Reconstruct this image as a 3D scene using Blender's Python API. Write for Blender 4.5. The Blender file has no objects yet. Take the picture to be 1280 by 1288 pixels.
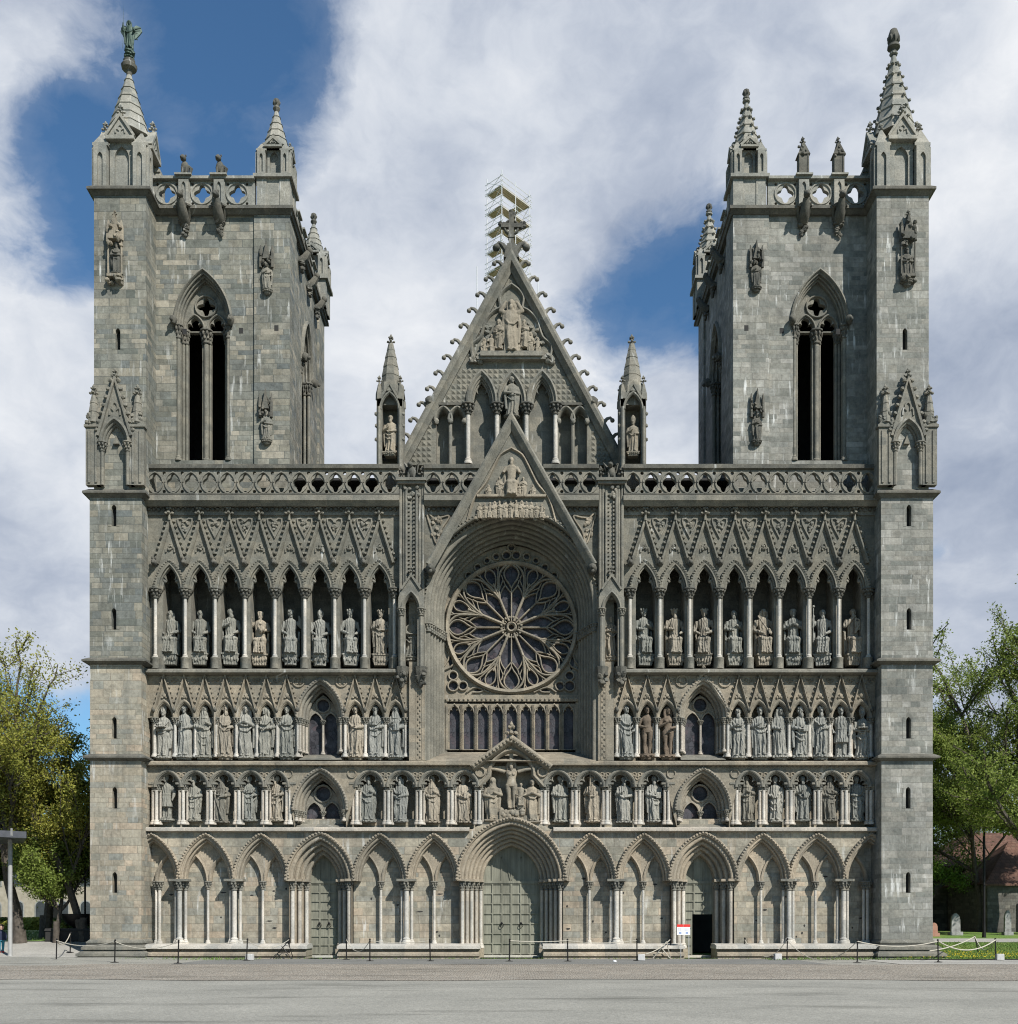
import bpy, bmesh, math, random
from math import sin, cos, pi, sqrt, radians
from mathutils import Vector, Matrix
from mathutils.geometry import tessellate_polygon
random.seed(7)
SC = bpy.context.scene
COL = SC.collection
# survey of the front: distances in metres; W/H/S turn a measured photo length at a known depth into metres
D, F, CX, HY, EYE = 52.0, 1404.0, 643.0, 1160.0, 1.7
def W(px, y): return (px - CX) * (D + y) / F
def H(py, y): return EYE + (HY - py) * (D + y) / F
def S(n, y): return n * (D + y) / F
def lerp(a, b, t): return a + (b - a) * t

# ------------------------------------------------------------------ materials
class Mat:
    def __init__(s, name, rough=0.9):
        s.m = bpy.data.materials.new(name); s.m.use_nodes = True
        s.t = s.m.node_tree; s.b = s.t.nodes['Principled BSDF']
        s.b.inputs['Roughness'].default_value = rough
        s.b.inputs['Specular IOR Level'].default_value = 0.25
    def n(s, typ, ins=None, **props):
        nd = s.t.nodes.new('ShaderNode' + typ)
        for k, v in props.items(): setattr(nd, k, v)
        for k, v in (ins or {}).items():
            if isinstance(v, bpy.types.NodeSocket): s.t.links.new(v, nd.inputs[k])
            else: nd.inputs[k].default_value = v
        return nd
    def math(s, op, a, b=0.0, c=None, clamp=False):
        nd = s.n('Math', {0: a, 1: b}, operation=op); nd.use_clamp = clamp
        if c is not None:
            if isinstance(c, bpy.types.NodeSocket): s.t.links.new(c, nd.inputs[2])
            else: nd.inputs[2].default_value = c
        return nd.outputs[0]
    def noise(s, vec, scale, detail=4, rough=0.55):
        ins = {'Scale': scale, 'Detail': detail, 'Roughness': rough}
        if vec is not None: ins['Vector'] = vec
        return s.n('TexNoise', ins).outputs[0]
    def ramp(s, fac, stops, interp='LINEAR'):
        nd = s.n('ValToRGB', {0: fac}); cr = nd.color_ramp; cr.interpolation = interp
        while len(cr.elements) < len(stops): cr.elements.new(0.5)
        for e, (p, c) in zip(cr.elements, stops):
            e.position = p; e.color = (c[0], c[1], c[2], 1) if not isinstance(c, (int, float)) else (c, c, c, 1)
        return nd.outputs[0]
    def mix(s, fac, a, b, mode='MIX'):
        nd = s.n('Mix', data_type='RGBA', blend_type=mode)
        for i, v in ((0, fac), (6, a), (7, b)):
            if isinstance(v, bpy.types.NodeSocket): s.t.links.new(v, nd.inputs[i])
            elif i == 0: nd.inputs[0].default_value = v
            else: nd.inputs[i].default_value = (v[0], v[1], v[2], 1)
        return nd.outputs[2]
    def base(s, c):
        if isinstance(c, bpy.types.NodeSocket): s.t.links.new(c, s.b.inputs['Base Color'])
        else: s.b.inputs['Base Color'].default_value = (*c, 1)
    def bump(s, h, strength=0.4, dist=0.03):
        nd = s.n('Bump', {'Height': h, 'Strength': strength, 'Distance': dist})
        s.t.links.new(nd.outputs[0], s.b.inputs['Normal'])

def masonry(name, pal, bw=0.9, rh=0.36, streak=1.0, tone=1.0, rag=0.0):
    m = Mat(name)
    pos = m.n('NewGeometry').outputs['Position']
    sp = m.n('SeparateXYZ', {0: pos})
    x, y, z = sp.outputs
    u = m.math('ADD', x, y)
    z2 = m.math('ADD', z, m.math('MULTIPLY', m.math('SINE', m.math('MULTIPLY', z, 1.73)), 0.17))
    row = m.math('FLOOR', m.math('DIVIDE', z2, rh))
    wn = m.n('TexWhiteNoise', {'W': row}, noise_dimensions='1D').outputs[0]
    u2 = m.math('ADD', u, m.math('MULTIPLY', wn, 9.0))
    u3 = m.math('ADD', u2, m.math('MULTIPLY', m.math('SINE', m.math('MULTIPLY', u2, 2.7)), 0.24))
    v = m.n('CombineXYZ', {0: u3, 1: z2, 2: 0.0}).outputs[0]
    br = m.n('TexBrick', {'Vector': v, 'Color1': (0, 0, 0, 1), 'Color2': (1, 1, 1, 1), 'Mortar': (.5, .5, .5, 1), 'Scale': 1.0,
             'Mortar Size': 0.011, 'Mortar Smooth': 0.3, 'Bias': 0.0, 'Brick Width': bw, 'Row Height': rh}, offset=0.0)
    def gr(c): g = sum(c) / 3; return tuple(lerp(g, k, rag or .78) * tone for k in c)
    stops = [(i / (len(pal) - 1), gr(c)) for i, c in enumerate(pal)]
    c = m.ramp(br.outputs['Color'], stops, 'LINEAR')
    n1 = m.noise(pos, 0.35, 4); n2 = m.noise(pos, 7.0, 6, .65)
    c = m.mix(1.0, c, m.ramp(n1, [(0.3, (.70, .70, .69)), (0.7, (1.16, 1.14, 1.1))]), 'MULTIPLY')
    c = m.mix(1.0, c, m.ramp(n2, [(0.3, .72), (0.75, 1.2)]), 'MULTIPLY')
    n3 = m.noise(pos, 1.9, 6, .7); c = m.mix(1.0, c, m.ramp(n3, [(0.32, .70), (0.5, 1.0), (0.7, 1.14)]), 'MULTIPLY')
    c = m.mix(m.math('MULTIPLY', m.math('MULTIPLY', br.outputs['Fac'], 0.5), m.ramp(n3, [(.35, .15), (.6, 1.0)])), c, (.07, .065, .055))
    # lime runs
    sv = m.n('CombineXYZ', {0: m.math('MULTIPLY', u, 5.5), 1: m.math('MULTIPLY', row, 0.12), 2: m.math('MULTIPLY', z, 0.5)}).outputs[0]
    st = m.ramp(m.noise(sv, 1.0, 5, .6), [(0.56, 0.0), (0.72, 1.0)])
    pt = m.ramp(m.noise(pos, 0.55, 3), [(0.46, 0.0), (0.62, 1.0)])
    k = m.math('MULTIPLY', m.math('MULTIPLY', st, pt), 0.8 * streak)
    c = m.mix(k, c, (.56, .56, .53))
    # dark rain stain
    dv = m.n('CombineXYZ', {0: m.math('MULTIPLY', u, 1.6), 1: 3.0, 2: m.math('MULTIPLY', z, 0.16)}).outputs[0]
    dk = m.ramp(m.noise(dv, 1.0, 4, .6), [(0.52, 0.0), (0.72, 0.5)])
    c = m.mix(dk, c, (.09, .092, .08))
    m.base(c)
    h = m.math('ADD', m.math('MULTIPLY', br.outputs['Fac'], -0.8), m.math('MULTIPLY', n2, 0.8))
    h = m.math('ADD', h, m.math('MULTIPLY', br.outputs['Color'], 0.35))
    m.bump(h, 0.55, 0.035)
    return m.m

TONE = .865
def carved(name, c1, c2, streak=0.5, scale=2.2, course=0.34, folds=False):
    m = Mat(name)
    pos = m.n('NewGeometry').outputs['Position']
    sp = m.n('SeparateXYZ', {0: pos}); x, y, z = sp.outputs
    n1 = m.noise(pos, scale, 6, .6); n2 = m.noise(pos, 14, 5, .7); n0 = m.noise(pos, .4, 3)
    c1, c2 = [tuple(lerp(sum(c) / 3, k, .7) * TONE for k in c) for c in (c1, c2)]
    c = m.mix(m.ramp(n1, [(0.3, 0.0), (0.7, 1.0)]), c1, c2)
    bl = m.n('TexWhiteNoise', {'W': m.math('ADD', m.math('FLOOR', m.math('DIVIDE', z, course)), m.math('MULTIPLY', m.math('FLOOR', m.math('DIVIDE', x, 0.62)), 37.7))}, noise_dimensions='1D').outputs[0]
    c = m.mix(1.0, c, m.ramp(bl, [(0.0, (.84, .86, .86)), (1.0, (1.14, 1.1, 1.04))]), 'MULTIPLY')
    c = m.mix(1.0, c, m.ramp(n0, [(0.3, (.8, .8, .78)), (0.7, (1.12, 1.1, 1.06))]), 'MULTIPLY')
    c = m.mix(1.0, c, m.ramp(n2, [(0.25, .78 if folds else .62), (0.75, 1.14 if folds else 1.25)]), 'MULTIPLY')
    u = m.math('ADD', x, y)
    sv = m.n('CombineXYZ', {0: m.math('MULTIPLY', u, 4.0), 1: 1.0, 2: m.math('MULTIPLY', z, 0.5)}).outputs[0]
    k = m.math('MULTIPLY', m.ramp(m.noise(sv, 1.0, 5, .6), [(0.6, 0.0), (0.7, 1.0)]), m.ramp(m.noise(pos, .45, 3), [(.5, 0.0), (.62, 1.0)]))
    c = m.mix(m.math('MULTIPLY', k, streak), c, (.58, .58, .55))
    m.base(c)
    hh = m.math('ADD', n1, m.math('MULTIPLY', n2, .7))
    if folds:
        wv = m.n('TexWave', {'Vector': pos, 'Scale': 2.6, 'Distortion': 7.0, 'Detail': 3.0, 'Detail Scale': .9}, wave_type='BANDS', bands_direction='X').outputs[1]
        hh = m.math('ADD', m.math('MULTIPLY', hh, .35), m.math('MULTIPLY', wv, 1.0))
    m.bump(hh, 0.65 if folds else 0.5, 0.05 if folds else 0.03)
    return m.m

def plain(name, c1, c2, scale=3.0, rough=0.85, bump=0.2, metal=0.0, dist=.02):
    m = Mat(name, rough)
    pos = m.n('TexCoord').outputs['Object']
    n1 = m.noise(pos, scale, 5, .6)
    m.base(m.mix(m.ramp(n1, [(0.3, 0.0), (0.7, 1.0)]), c1, c2))
    m.b.inputs['Metallic'].default_value = metal
    m.bump(n1, bump, dist)
    return m.m

MT = {}
MT['wall_low'] = masonry('warm coursed stone', [(.30, .262, .20), (.20, .197, .165), (.335, .30, .235), (.235, .225, .185), (.35, .29, .22), (.27, .248, .20), (.20, .206, .185), (.31, .275, .215)], 0.62, 0.28, 0.9, 1.03, 1.0)
MT['wall_left'] = masonry('green grey coursed stone', [(.20, .205, .165), (.285, .26, .195), (.13, .145, .125), (.26, .25, .20), (.17, .185, .165), (.35, .315, .24), (.21, .215, .18), (.145, .165, .16), (.30, .275, .205)], 0.66, 0.28, 1.1, 0.84)
MT['wall_right'] = masonry('pale grey coursed stone', [(.23, .235, .205), (.31, .305, .265), (.17, .18, .16), (.28, .27, .225), (.37, .36, .32), (.20, .21, .185), (.30, .285, .24), (.25, .255, .23)], 0.62, 0.27, 1.6, 0.84)
MT['carved'] = carved('carved grey stone', (.145, .143, .122), (.245, .232, .19), .7)
MT['course'] = carved('dark weathered string course stone', (.095, .093, .08), (.165, .16, .135), .5, 2.2, 90.0)
MT['mould'] = carved('moulded stone', (.15, .146, .122), (.235, .222, .18), .5, 2.2, 90.0)
MT['mould_tan'] = carved('moulded tan stone', (.195, .176, .142), (.295, .264, .207), .3, 2.2, 90.0)
MT['mould_low'] = carved('moulded warm stone', (.262, .218, .158), (.388, .325, .238), .3, 2.2, 90.0)
MT['dressed'] = carved('pale dressed stone', (.22, .222, .195), (.335, .328, .29), 1.0, 2.0, .5)
MT['relief_tan'] = carved('warm relief stone', (.21, .18, .13), (.34, .29, .215), .2, 2.5, 90.0)
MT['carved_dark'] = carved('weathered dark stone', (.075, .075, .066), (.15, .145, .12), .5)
MT['carved_tan'] = carved('carved tan stone', (.205, .176, .13), (.33, .284, .208), .35)
MT['carved_green'] = carved('carved green grey stone', (.138, .134, .11), (.222, .212, .17), .9)
MT['marble'] = carved('pale marble shaft', (.41, .385, .345), (.57, .54, .495), 0.0, 1.4, .9)
MT['marble_dull'] = carved('dull marble shaft', (.34, .305, .26), (.47, .42, .36), 0.0, 1.4, .9)
MT['st_grey'] = carved('statue grey green stone', (.175, .18, .158), (.29, .288, .252), .3, 3, 9, True)
MT['st_pale'] = carved('statue pale grey stone', (.205, .208, .188), (.335, .332, .30), .2, 3, 9, True)
MT['st_tan'] = carved('statue tan stone', (.25, .212, .16), (.365, .318, .245), .2, 3, 9, True)
MT['st_brown'] = carved('statue brown stone', (.135, .095, .062), (.235, .17, .115), .1, 3, 9)
MT['st_dark'] = carved('statue dark stone', (.13, .12, .095), (.22, .205, .165), .1, 3, 9, True)
MT['bronze'] = plain('green bronze', (.025, .045, .038), (.07, .10, .08), 6, .6, .2, .3)
def door_mat():
    m = Mat('weathered grey green wood', .75); pos = m.n('TexCoord').outputs['Object']; sp = m.n('SeparateXYZ', {0: pos})
    v = m.n('CombineXYZ', {0: m.math('MULTIPLY', sp.outputs[0], 9.0), 1: 0.0, 2: m.math('MULTIPLY', sp.outputs[2], .8)}).outputs[0]
    g = m.noise(v, 1.5, 6, .65); n = m.noise(pos, 1.2, 4)
    pl = m.n('TexWhiteNoise', {'W': m.math('FLOOR', m.math('DIVIDE', sp.outputs[0], .155))}, noise_dimensions='1D').outputs[0]
    c = m.mix(m.ramp(g, [(.3, 0.0), (.7, 1.0)]), (.135, .135, .105), (.225, .22, .172)); c = m.mix(1.0, c, m.ramp(pl, [(0, .82), (1, 1.14)]), 'MULTIPLY')
    c = m.mix(1.0, c, m.ramp(n, [(.3, .8), (.7, 1.15)]), 'MULTIPLY'); m.base(c); m.bump(g, .4, .01); return m.m
MT['door'] = door_mat()
MT['door_old'] = plain('grey green painted wood', (.17, .168, .13), (.235, .23, .18), 5, .7, .15)
MT['iron'] = plain('dark iron', (.012, .012, .013), (.03, .028, .026), 9, .5, .1, .6)
MT['dark_in'] = plain('shade dark stone', (.02, .02, .02), (.035, .033, .03), 3)  # near-black: the unlit look of interiors and openings is put into the colour
MT['slate'] = plain('slate roof', (.06, .065, .07), (.10, .105, .11), 5, .7)
MT['copper'] = plain('red painted door', (.22, .06, .03), (.30, .09, .05), 5, .7)

def glass_mat():
    m = Mat('dark leaded stained glass', .3)
    pos = m.n('TexCoord').outputs['Object']
    vo = m.n('TexVoronoi', {'Vector': pos, 'Scale': 5.5})
    hsv = m.n('SeparateColor', {0: vo.outputs['Color']})
    c = m.ramp(hsv.outputs[0], [(0, (.022, .022, .025)), (.3, (.042, .041, .046)), (.5, (.03, .03, .034)), (.7, (.062, .044, .048)), (.82, (.046, .05, .058)), (1, (.06, .056, .062))])
    v2 = m.n('TexVoronoi', {'Vector': pos, 'Scale': 5.5}, feature='DISTANCE_TO_EDGE')
    e = m.ramp(v2.outputs[0], [(0.02, 1.0), (0.06, 0.0)])
    c = m.mix(e, c, (.012, .012, .014))
    c = m.mix(m.ramp(m.noise(pos, 1.6, 4), [(.45, 0.0), (.65, .5)]), c, (.095, .092, .102))
    m.base(c)
    m.bump(m.noise(pos, 6, 3), .25, .02)
    m.b.inputs['Specular IOR Level'].default_value = 0.14
    m.b.inputs['Roughness'].default_value = .45
    return m.m
MT['glass'] = glass_mat()

# ------------------------------------------------------------------ mesh builder
def ico(sub):
    b = bmesh.new(); bmesh.ops.create_icosphere(b, subdivisions=sub, radius=1)
    v = [tuple(q.co) for q in b.verts]; f = [tuple(q.index for q in p.verts) for p in b.faces]; b.free(); return v, f
ICO = {1: ico(1), 2: ico(2), 3: ico(3)}

class MB:
    def __init__(s, M=None): s.v = []; s.f = []; s.M = M
    def add(s, vs, fs):
        b = len(s.v)
        if s.M is not None: vs = [tuple(s.M @ Vector(v)) for v in vs]
        s.v.extend(vs); s.f.extend([tuple(i + b for i in f) for f in fs])
    def box(s, x0, x1, y0, y1, z0, z1): s.fru(x0, x1, y0, y1, z0, x0, x1, y0, y1, z1)
    def fru(s, x0, x1, y0, y1, z0, X0, X1, Y0, Y1, z1):
        s.add([(x0, y0, z0), (x1, y0, z0), (x1, y1, z0), (x0, y1, z0), (X0, Y0, z1), (X1, Y0, z1), (X1, Y1, z1), (X0, Y1, z1)],
              [(3, 2, 1, 0), (4, 5, 6, 7), (0, 1, 5, 4), (1, 2, 6, 5), (2, 3, 7, 6), (3, 0, 4, 7)])
    def course(s, x0, x1, y0, y1, z, h, o):
        """projecting string course round a block: hollow under, drip, sloped top"""
        s.fru(x0 - .02, x1 + .02, y0 - .02, y1, z, x0 - o * .7, x1 + o * .7, y0 - o * .7, y1, z + h * .4)
        s.box(x0 - o, x1 + o, y0 - o, y1, z + h * .4, z + h * .68)
        s.fru(x0 - o, x1 + o, y0 - o, y1, z + h * .68, x0 - .03, x1 + .03, y0 - .03, y1, z + h * 1.15)
    def lathe(s, cx, cy, prof, n=10, sx=1, sy=1, rot=0.0, cap=True):
        vs = []; fs = []
        for r, z in prof:
            for i in range(n):
                a = rot + 2 * pi * i / n; vs.append((cx + cos(a) * r * sx, cy + sin(a) * r * sy, z))
        for k in range(len(prof) - 1):
            for i in range(n):
                j = (i + 1) % n; fs.append((k * n + i, k * n + j, (k + 1) * n + j, (k + 1) * n + i))
        if cap:
            fs.append(tuple(range(n - 1, -1, -1))); k = len(prof) - 1; fs.append(tuple(k * n + i for i in range(n)))
        s.add(vs, fs)
    def prism(s, outer, y0, y1, holes=(), back=True):
        loops = [list(outer)] + [list(h) for h in holes]
        pts = [p for l in loops for p in l]; n = len(pts)
        tri = tessellate_polygon([[Vector((p[0], p[1], 0)) for p in l] for l in loops])
        vs = [(p[0], y0, p[1]) for p in pts] + [(p[0], y1, p[1]) for p in pts]
        fs = [tuple(t) for t in tri]
        if back: fs += [tuple(i + n for i in reversed(t)) for t in tri]
        b = 0
        for l in loops:
            m = len(l)
            for i in range(m):
                j = (i + 1) % m; fs.append((b + i, b + j, b + j + n, b + i + n))
            b += m
        s.add(vs, fs)
    def sweep(s, path, prof, closed=False):
        P = [Vector(p) for p in path]; N = len(P); vs = []; fs = []; m = len(prof)
        for i in range(N):
            a = P[i - 1] if (i > 0 or closed) else None
            c = P[(i + 1) % N] if (i < N - 1 or closed) else None
            t1 = (P[i] - a).normalized() if a is not None else None
            t2 = (c - P[i]).normalized() if c is not None else None
            if t1 is None: t1 = t2
            if t2 is None: t2 = t1
            n1 = Vector((-t1.y, t1.x)); n2 = Vector((-t2.y, t2.x)); nn = n1 + n2
            if nn.length < 1e-6: nn = n1.copy()
            nn.normalize(); k = 1 / max(0.45, nn.dot(n1)); nn *= k
            for d, y in prof: vs.append((P[i].x + nn.x * d, y, P[i].y + nn.y * d))
        for i in range(N if closed else N - 1):
            j = (i + 1) % N
            for q in range(m - 1): fs.append((i * m + q, i * m + q + 1, j * m + q + 1, j * m + q))
        if not closed and m > 2:
            fs.append(tuple(range(m))); fs.append(tuple((N - 1) * m + q for q in reversed(range(m))))
        s.add(vs, fs)
    def tube(s, pts, r, n=6, cap=True):
        P = [Vector(p) for p in pts]; N = len(P); R = r if isinstance(r, (list, tuple)) else [r] * N
        vs = []; fs = []; up = None
        for i in range(N):
            t = (P[min(i + 1, N - 1)] - P[max(i - 1, 0)])
            if t.length < 1e-9: t = Vector((0, 0, 1))
            t.normalize()
            if up is None: up = t.orthogonal().normalized()
            up = up - t * up.dot(t)
            if up.length < 1e-6: up = t.orthogonal()
            up.normalize(); w = t.cross(up)
            for k in range(n):
                a = 2 * pi * k / n; q = P[i] + (up * cos(a) + w * sin(a)) * R[i]; vs.append(tuple(q))
        for i in range(N - 1):
            for k in range(n):
                j = (k + 1) % n; fs.append((i * n + k, i * n + j, (i + 1) * n + j, (i + 1) * n + k))
        if cap:
            fs.append(tuple(range(n - 1, -1, -1))); fs.append(tuple((N - 1) * n + k for k in range(n)))
        s.add(vs, fs)
    def blob(s, c, r, sub=1, jit=0.0):
        if not isinstance(r, (tuple, list)): r = (r, r, r)
        V, Fc = ICO[sub]
        s.add([(c[0] + v[0] * r[0] * (1 + random.uniform(-jit, jit)), c[1] + v[1] * r[1] * (1 + random.uniform(-jit, jit)), c[2] + v[2] * r[2] * (1 + random.uniform(-jit, jit))) for v in V], Fc)
    def build(s, name, mat, parent=None, loc=None, ang=38):
        me = bpy.data.meshes.new(name); me.from_pydata(s.v, [], s.f)
        me.shade_smooth(); me.set_sharp_from_angle(angle=radians(ang))
        me.materials.append(MT[mat] if isinstance(mat, str) else mat)
        o = bpy.data.objects.new(name, me); COL.objects.link(o)
        if parent is not None: o.parent = parent
        if loc is not None: o.location = loc
        return o

def tag(o, label=None, cat=None, group=None, kind=None):
    if label: o['label'] = label
    if cat: o['category'] = cat
    if group: o['group'] = group
    if kind: o['kind'] = kind
    return o
def empty(name, loc=(0, 0, 0), rz=0.0):
    o = bpy.data.objects.new(name, None); COL.objects.link(o); o.location = loc; o.rotation_euler = (0, 0, rz); o.empty_display_size = .3
    return o
def dup(o, parent=None, loc=None):
    c = o.copy(); COL.objects.link(c); c.parent = parent
    if loc is not None: c.location = loc
    return c

# ------------------------------------------------------------------ gothic shapes
def arch(cx, zs, hw, rise, n=12):
    """pointed arch, left springing to right springing"""
    if rise < hw:
        return [(cx - hw * cos(pi * i / (2 * n)), zs + rise * sin(pi * i / (2 * n))) for i in range(2 * n + 1)]
    R = (hw * hw + rise * rise) / (2 * hw); c = R - hw; e = math.atan2(rise, c)
    L = [(cx + c - R * cos(e * i / n), zs + R * sin(e * i / n)) for i in range(n + 1)]
    return L + [(2 * cx - p[0], p[1]) for p in reversed(L[:-1])]
def bez(p, n=6):
    out = []
    for i in range(n + 1):
        t = i / n; a = (1 - t) ** 3; b = 3 * t * (1 - t) ** 2; c = 3 * t * t * (1 - t); d = t ** 3
        out.append((a * p[0][0] + b * p[1][0] + c * p[2][0] + d * p[3][0], a * p[0][1] + b * p[1][1] + c * p[2][1] + d * p[3][1]))
    return out
def trefoil(cx, zs, hw, r):
    q = lambda a, b: (cx + a * hw, zs + b * r)
    L = bez([q(-1, 0), q(-1.02, .45), q(-.85, .72), q(-.42, .44)]) + bez([q(-.42, .44), q(-.72, .8), q(-.3, .95), q(0, 1)])[1:]
    return L + [(2 * cx - p[0], p[1]) for p in reversed(L[:-1])]
def upath(cx, zb, zs, hw, rise, n=12): return [(cx - hw, zb)] + arch(cx, zs, hw, rise, n) + [(cx + hw, zb)]
def rolls(d0, y0, d1, y1, n, r, seg=5):
    dd, dy = d1 - d0, y1 - y0; L = sqrt(dd * dd + dy * dy); px, py = -dy / L, dd / L; out = []
    for i in range(n * seg + 1):
        t = i / (n * seg); b = r * abs(sin(pi * n * t)) ** .6 if i % seg or i in (0, n * seg) else -r * .75; out.append((d0 + dd * t + px * b, y0 + dy * t + py * b))
    return out
def deep_rolls(d0, y0, d1, y1, n, r, seg=5):
    """round rolls parted by deep square hollows"""
    dd, dy = d1 - d0, y1 - y0; L = sqrt(dd * dd + dy * dy); px, py = -dy / L, dd / L; out = []
    def put(t, b): out.append((d0 + dd * t + px * b, y0 + dy * t + py * b))
    for i in range(n):
        for k in range(seg + 1): a = pi * k / seg; put((i + .6 * (.5 - .5 * cos(a))) / n, r * sin(a) ** .8 if 0 < k < seg else 0)
        if i < n - 1: put((i + .61) / n, -r * 1.0); put((i + .72) / n, -r * 1.0); put((i + .73) / n, r * .25); put((i + .84) / n, r * .25); put((i + .85) / n, -r * .6); put((i + .99) / n, -r * .6)
    put(1.0, 0); return out
def circ(cx, cz, r, n=24): return [(cx + r * cos(2 * pi * i / n), cz + r * sin(2 * pi * i / n)) for i in range(n)]
def quat(cx, cz, a, b=None, k=.24, n=32, rot=0):
    b = b or a
    return [(cx + a * (1 - k + k * cos(4 * (2 * pi * i / n) + rot)) * cos(2 * pi * i / n), cz + b * (1 - k + k * cos(4 * (2 * pi * i / n) + rot)) * sin(2 * pi * i / n)) for i in range(n)]
def along(path, step):
    out = []; acc = step * .5
    for a, b in zip(path, path[1:]):
        L = math.hypot(b[0] - a[0], b[1] - a[1])
        while acc <= L:
            t = acc / L; out.append((lerp(a[0], b[0], t), lerp(a[1], b[1], t))); acc += step
        acc -= L
    return out
def bar(w, y0, y1): return [(-w, y1), (-w, y0 + w * .8), (-w * .35, y0), (w * .35, y0), (w, y0 + w * .8), (w, y1)]
def offset_path(path, d):
    out = []
    for i, p in enumerate(path):
        a = path[max(i - 1, 0)]; b = path[min(i + 1, len(path) - 1)]; tx, tz = b[0] - a[0], b[1] - a[1]; L = math.hypot(tx, tz) or 1
        out.append((p[0] - tz / L * d, p[1] + tx / L * d))
    return out
def billets(mb, path, step, r, y, d=0.0, ry=None):
    for p in along(offset_path(path, d) if d else path, step):
        mb.blob((p[0], y, p[1]), (r * random.uniform(.8, 1.15), ry or r, r * random.uniform(.8, 1.15)))
def capital(mb, x, y, z0, z1, r, wide=None, dark=True):
    """bell capital with two rings of leaf knobs and a square abacus; z0 bottom"""
    h = z1 - z0; w = wide or r * 2.0
    mb.lathe(x, y, [(r * 1.15, z0), (r * 1.3, z0 + h * .06), (r * 1.02, z0 + h * .12), (r * 1.1, z0 + h * .45), (w * .8, z0 + h * .8)], 10)
    for k, (zz, rr, nb) in enumerate(((.38, .62, 7), (.68, .88, 8))):
        for i in range(nb):
            a = 2 * pi * (i + .5 * k) / nb
            mb.blob((x + cos(a) * w * rr, y + sin(a) * w * rr, z0 + h * zz), (w * .24, w * .24, h * .17), 1, .15)
    mb.lathe(x, y, [(w * .95, z0 + h * .82), (w * 1.12, z0 + h * .86), (w * 1.12, z0 + h * .95), (w * 1.0, z1)], 10)
def shaft(mb, x, y, z0, z1, r, base=True, n=10):
    if base:
        mb.lathe(x, y, [(r * 1.9, z0), (r * 1.9, z0 + r * 1.0), (r * 1.5, z0 + r * 1.5), (r * 1.6, z0 + r * 2.0), (r, z0 + r * 2.6), (r, z1)], n)
    else: mb.lathe(x, y, [(r, z0), (r, z1)], n)
def crocket(mb, x, y, z, s, dx, dz):
    """a curled hook leaf growing in direction dx,dz"""
    q = lambda a, b: (x + dx * s * a, y, z + s * b)
    d = q(1.9, .75)
    mb.tube([q(-.3, -.2), q(.35, .45), q(.85, .95), q(1.45, 1.12), d], [s * .5, s * .4, s * .33, s * .3, s * .26], 7)
    mb.blob((d[0], y, d[2] - s * .12), (s * .46, s * .5, s * .42), 2, .1)
def finial(mb, x, y, z, h):
    """stem with two whorls of leaves and a bud"""
    mb.lathe(x, y, [(h * .10, z), (h * .07, z + h * .35), (h * .13, z + h * .4), (h * .06, z + h * .5), (h * .07, z + h * .75), (h * .1, z + h * .85), (h * .02, z + h)], 8)
    for zz, rr, rb in ((.45, .2, .11), (.72, .14, .085)):
        for i in range(4):
            a = pi / 2 * i + pi / 4 * (zz > .5)
            mb.blob((x + cos(a) * h * rr, y + sin(a) * h * rr, z + h * zz), (h * rb, h * rb, h * rb * .9), 1, .15)
# ------------------------------------------------------------------ statues: one continuous carved mesh each
def rings(mb, rows, n=40, nf=9, ph=0.0, sway=0.0, tw=1.2):
    """robe: rows of (z, rx, ry, yoff, fold depth)"""
    vs = []; fs = []
    for z, rx, ry, yo, fd in rows:
        for i in range(n):
            a = 2 * pi * i / n
            k = 1 + fd * (sin(nf * a + ph + tw * z) * .7 + sin((nf * 2 + 1) * a + ph * 2 - z) * .3)
            vs.append((sway * sin(z * 1.9) + cos(a) * rx * k, yo + sin(a) * ry * k, z))
    for k in range(len(rows) - 1):
        for i in range(n):
            j = (i + 1) % n; fs.append((k * n + i, k * n + j, (k + 1) * n + j, (k + 1) * n + i))
    k = len(rows) - 1
    fs.append(tuple(range(n - 1, -1, -1))); fs.append(tuple(k * n + i for i in range(n)))
    mb.add(vs, fs)

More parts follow.
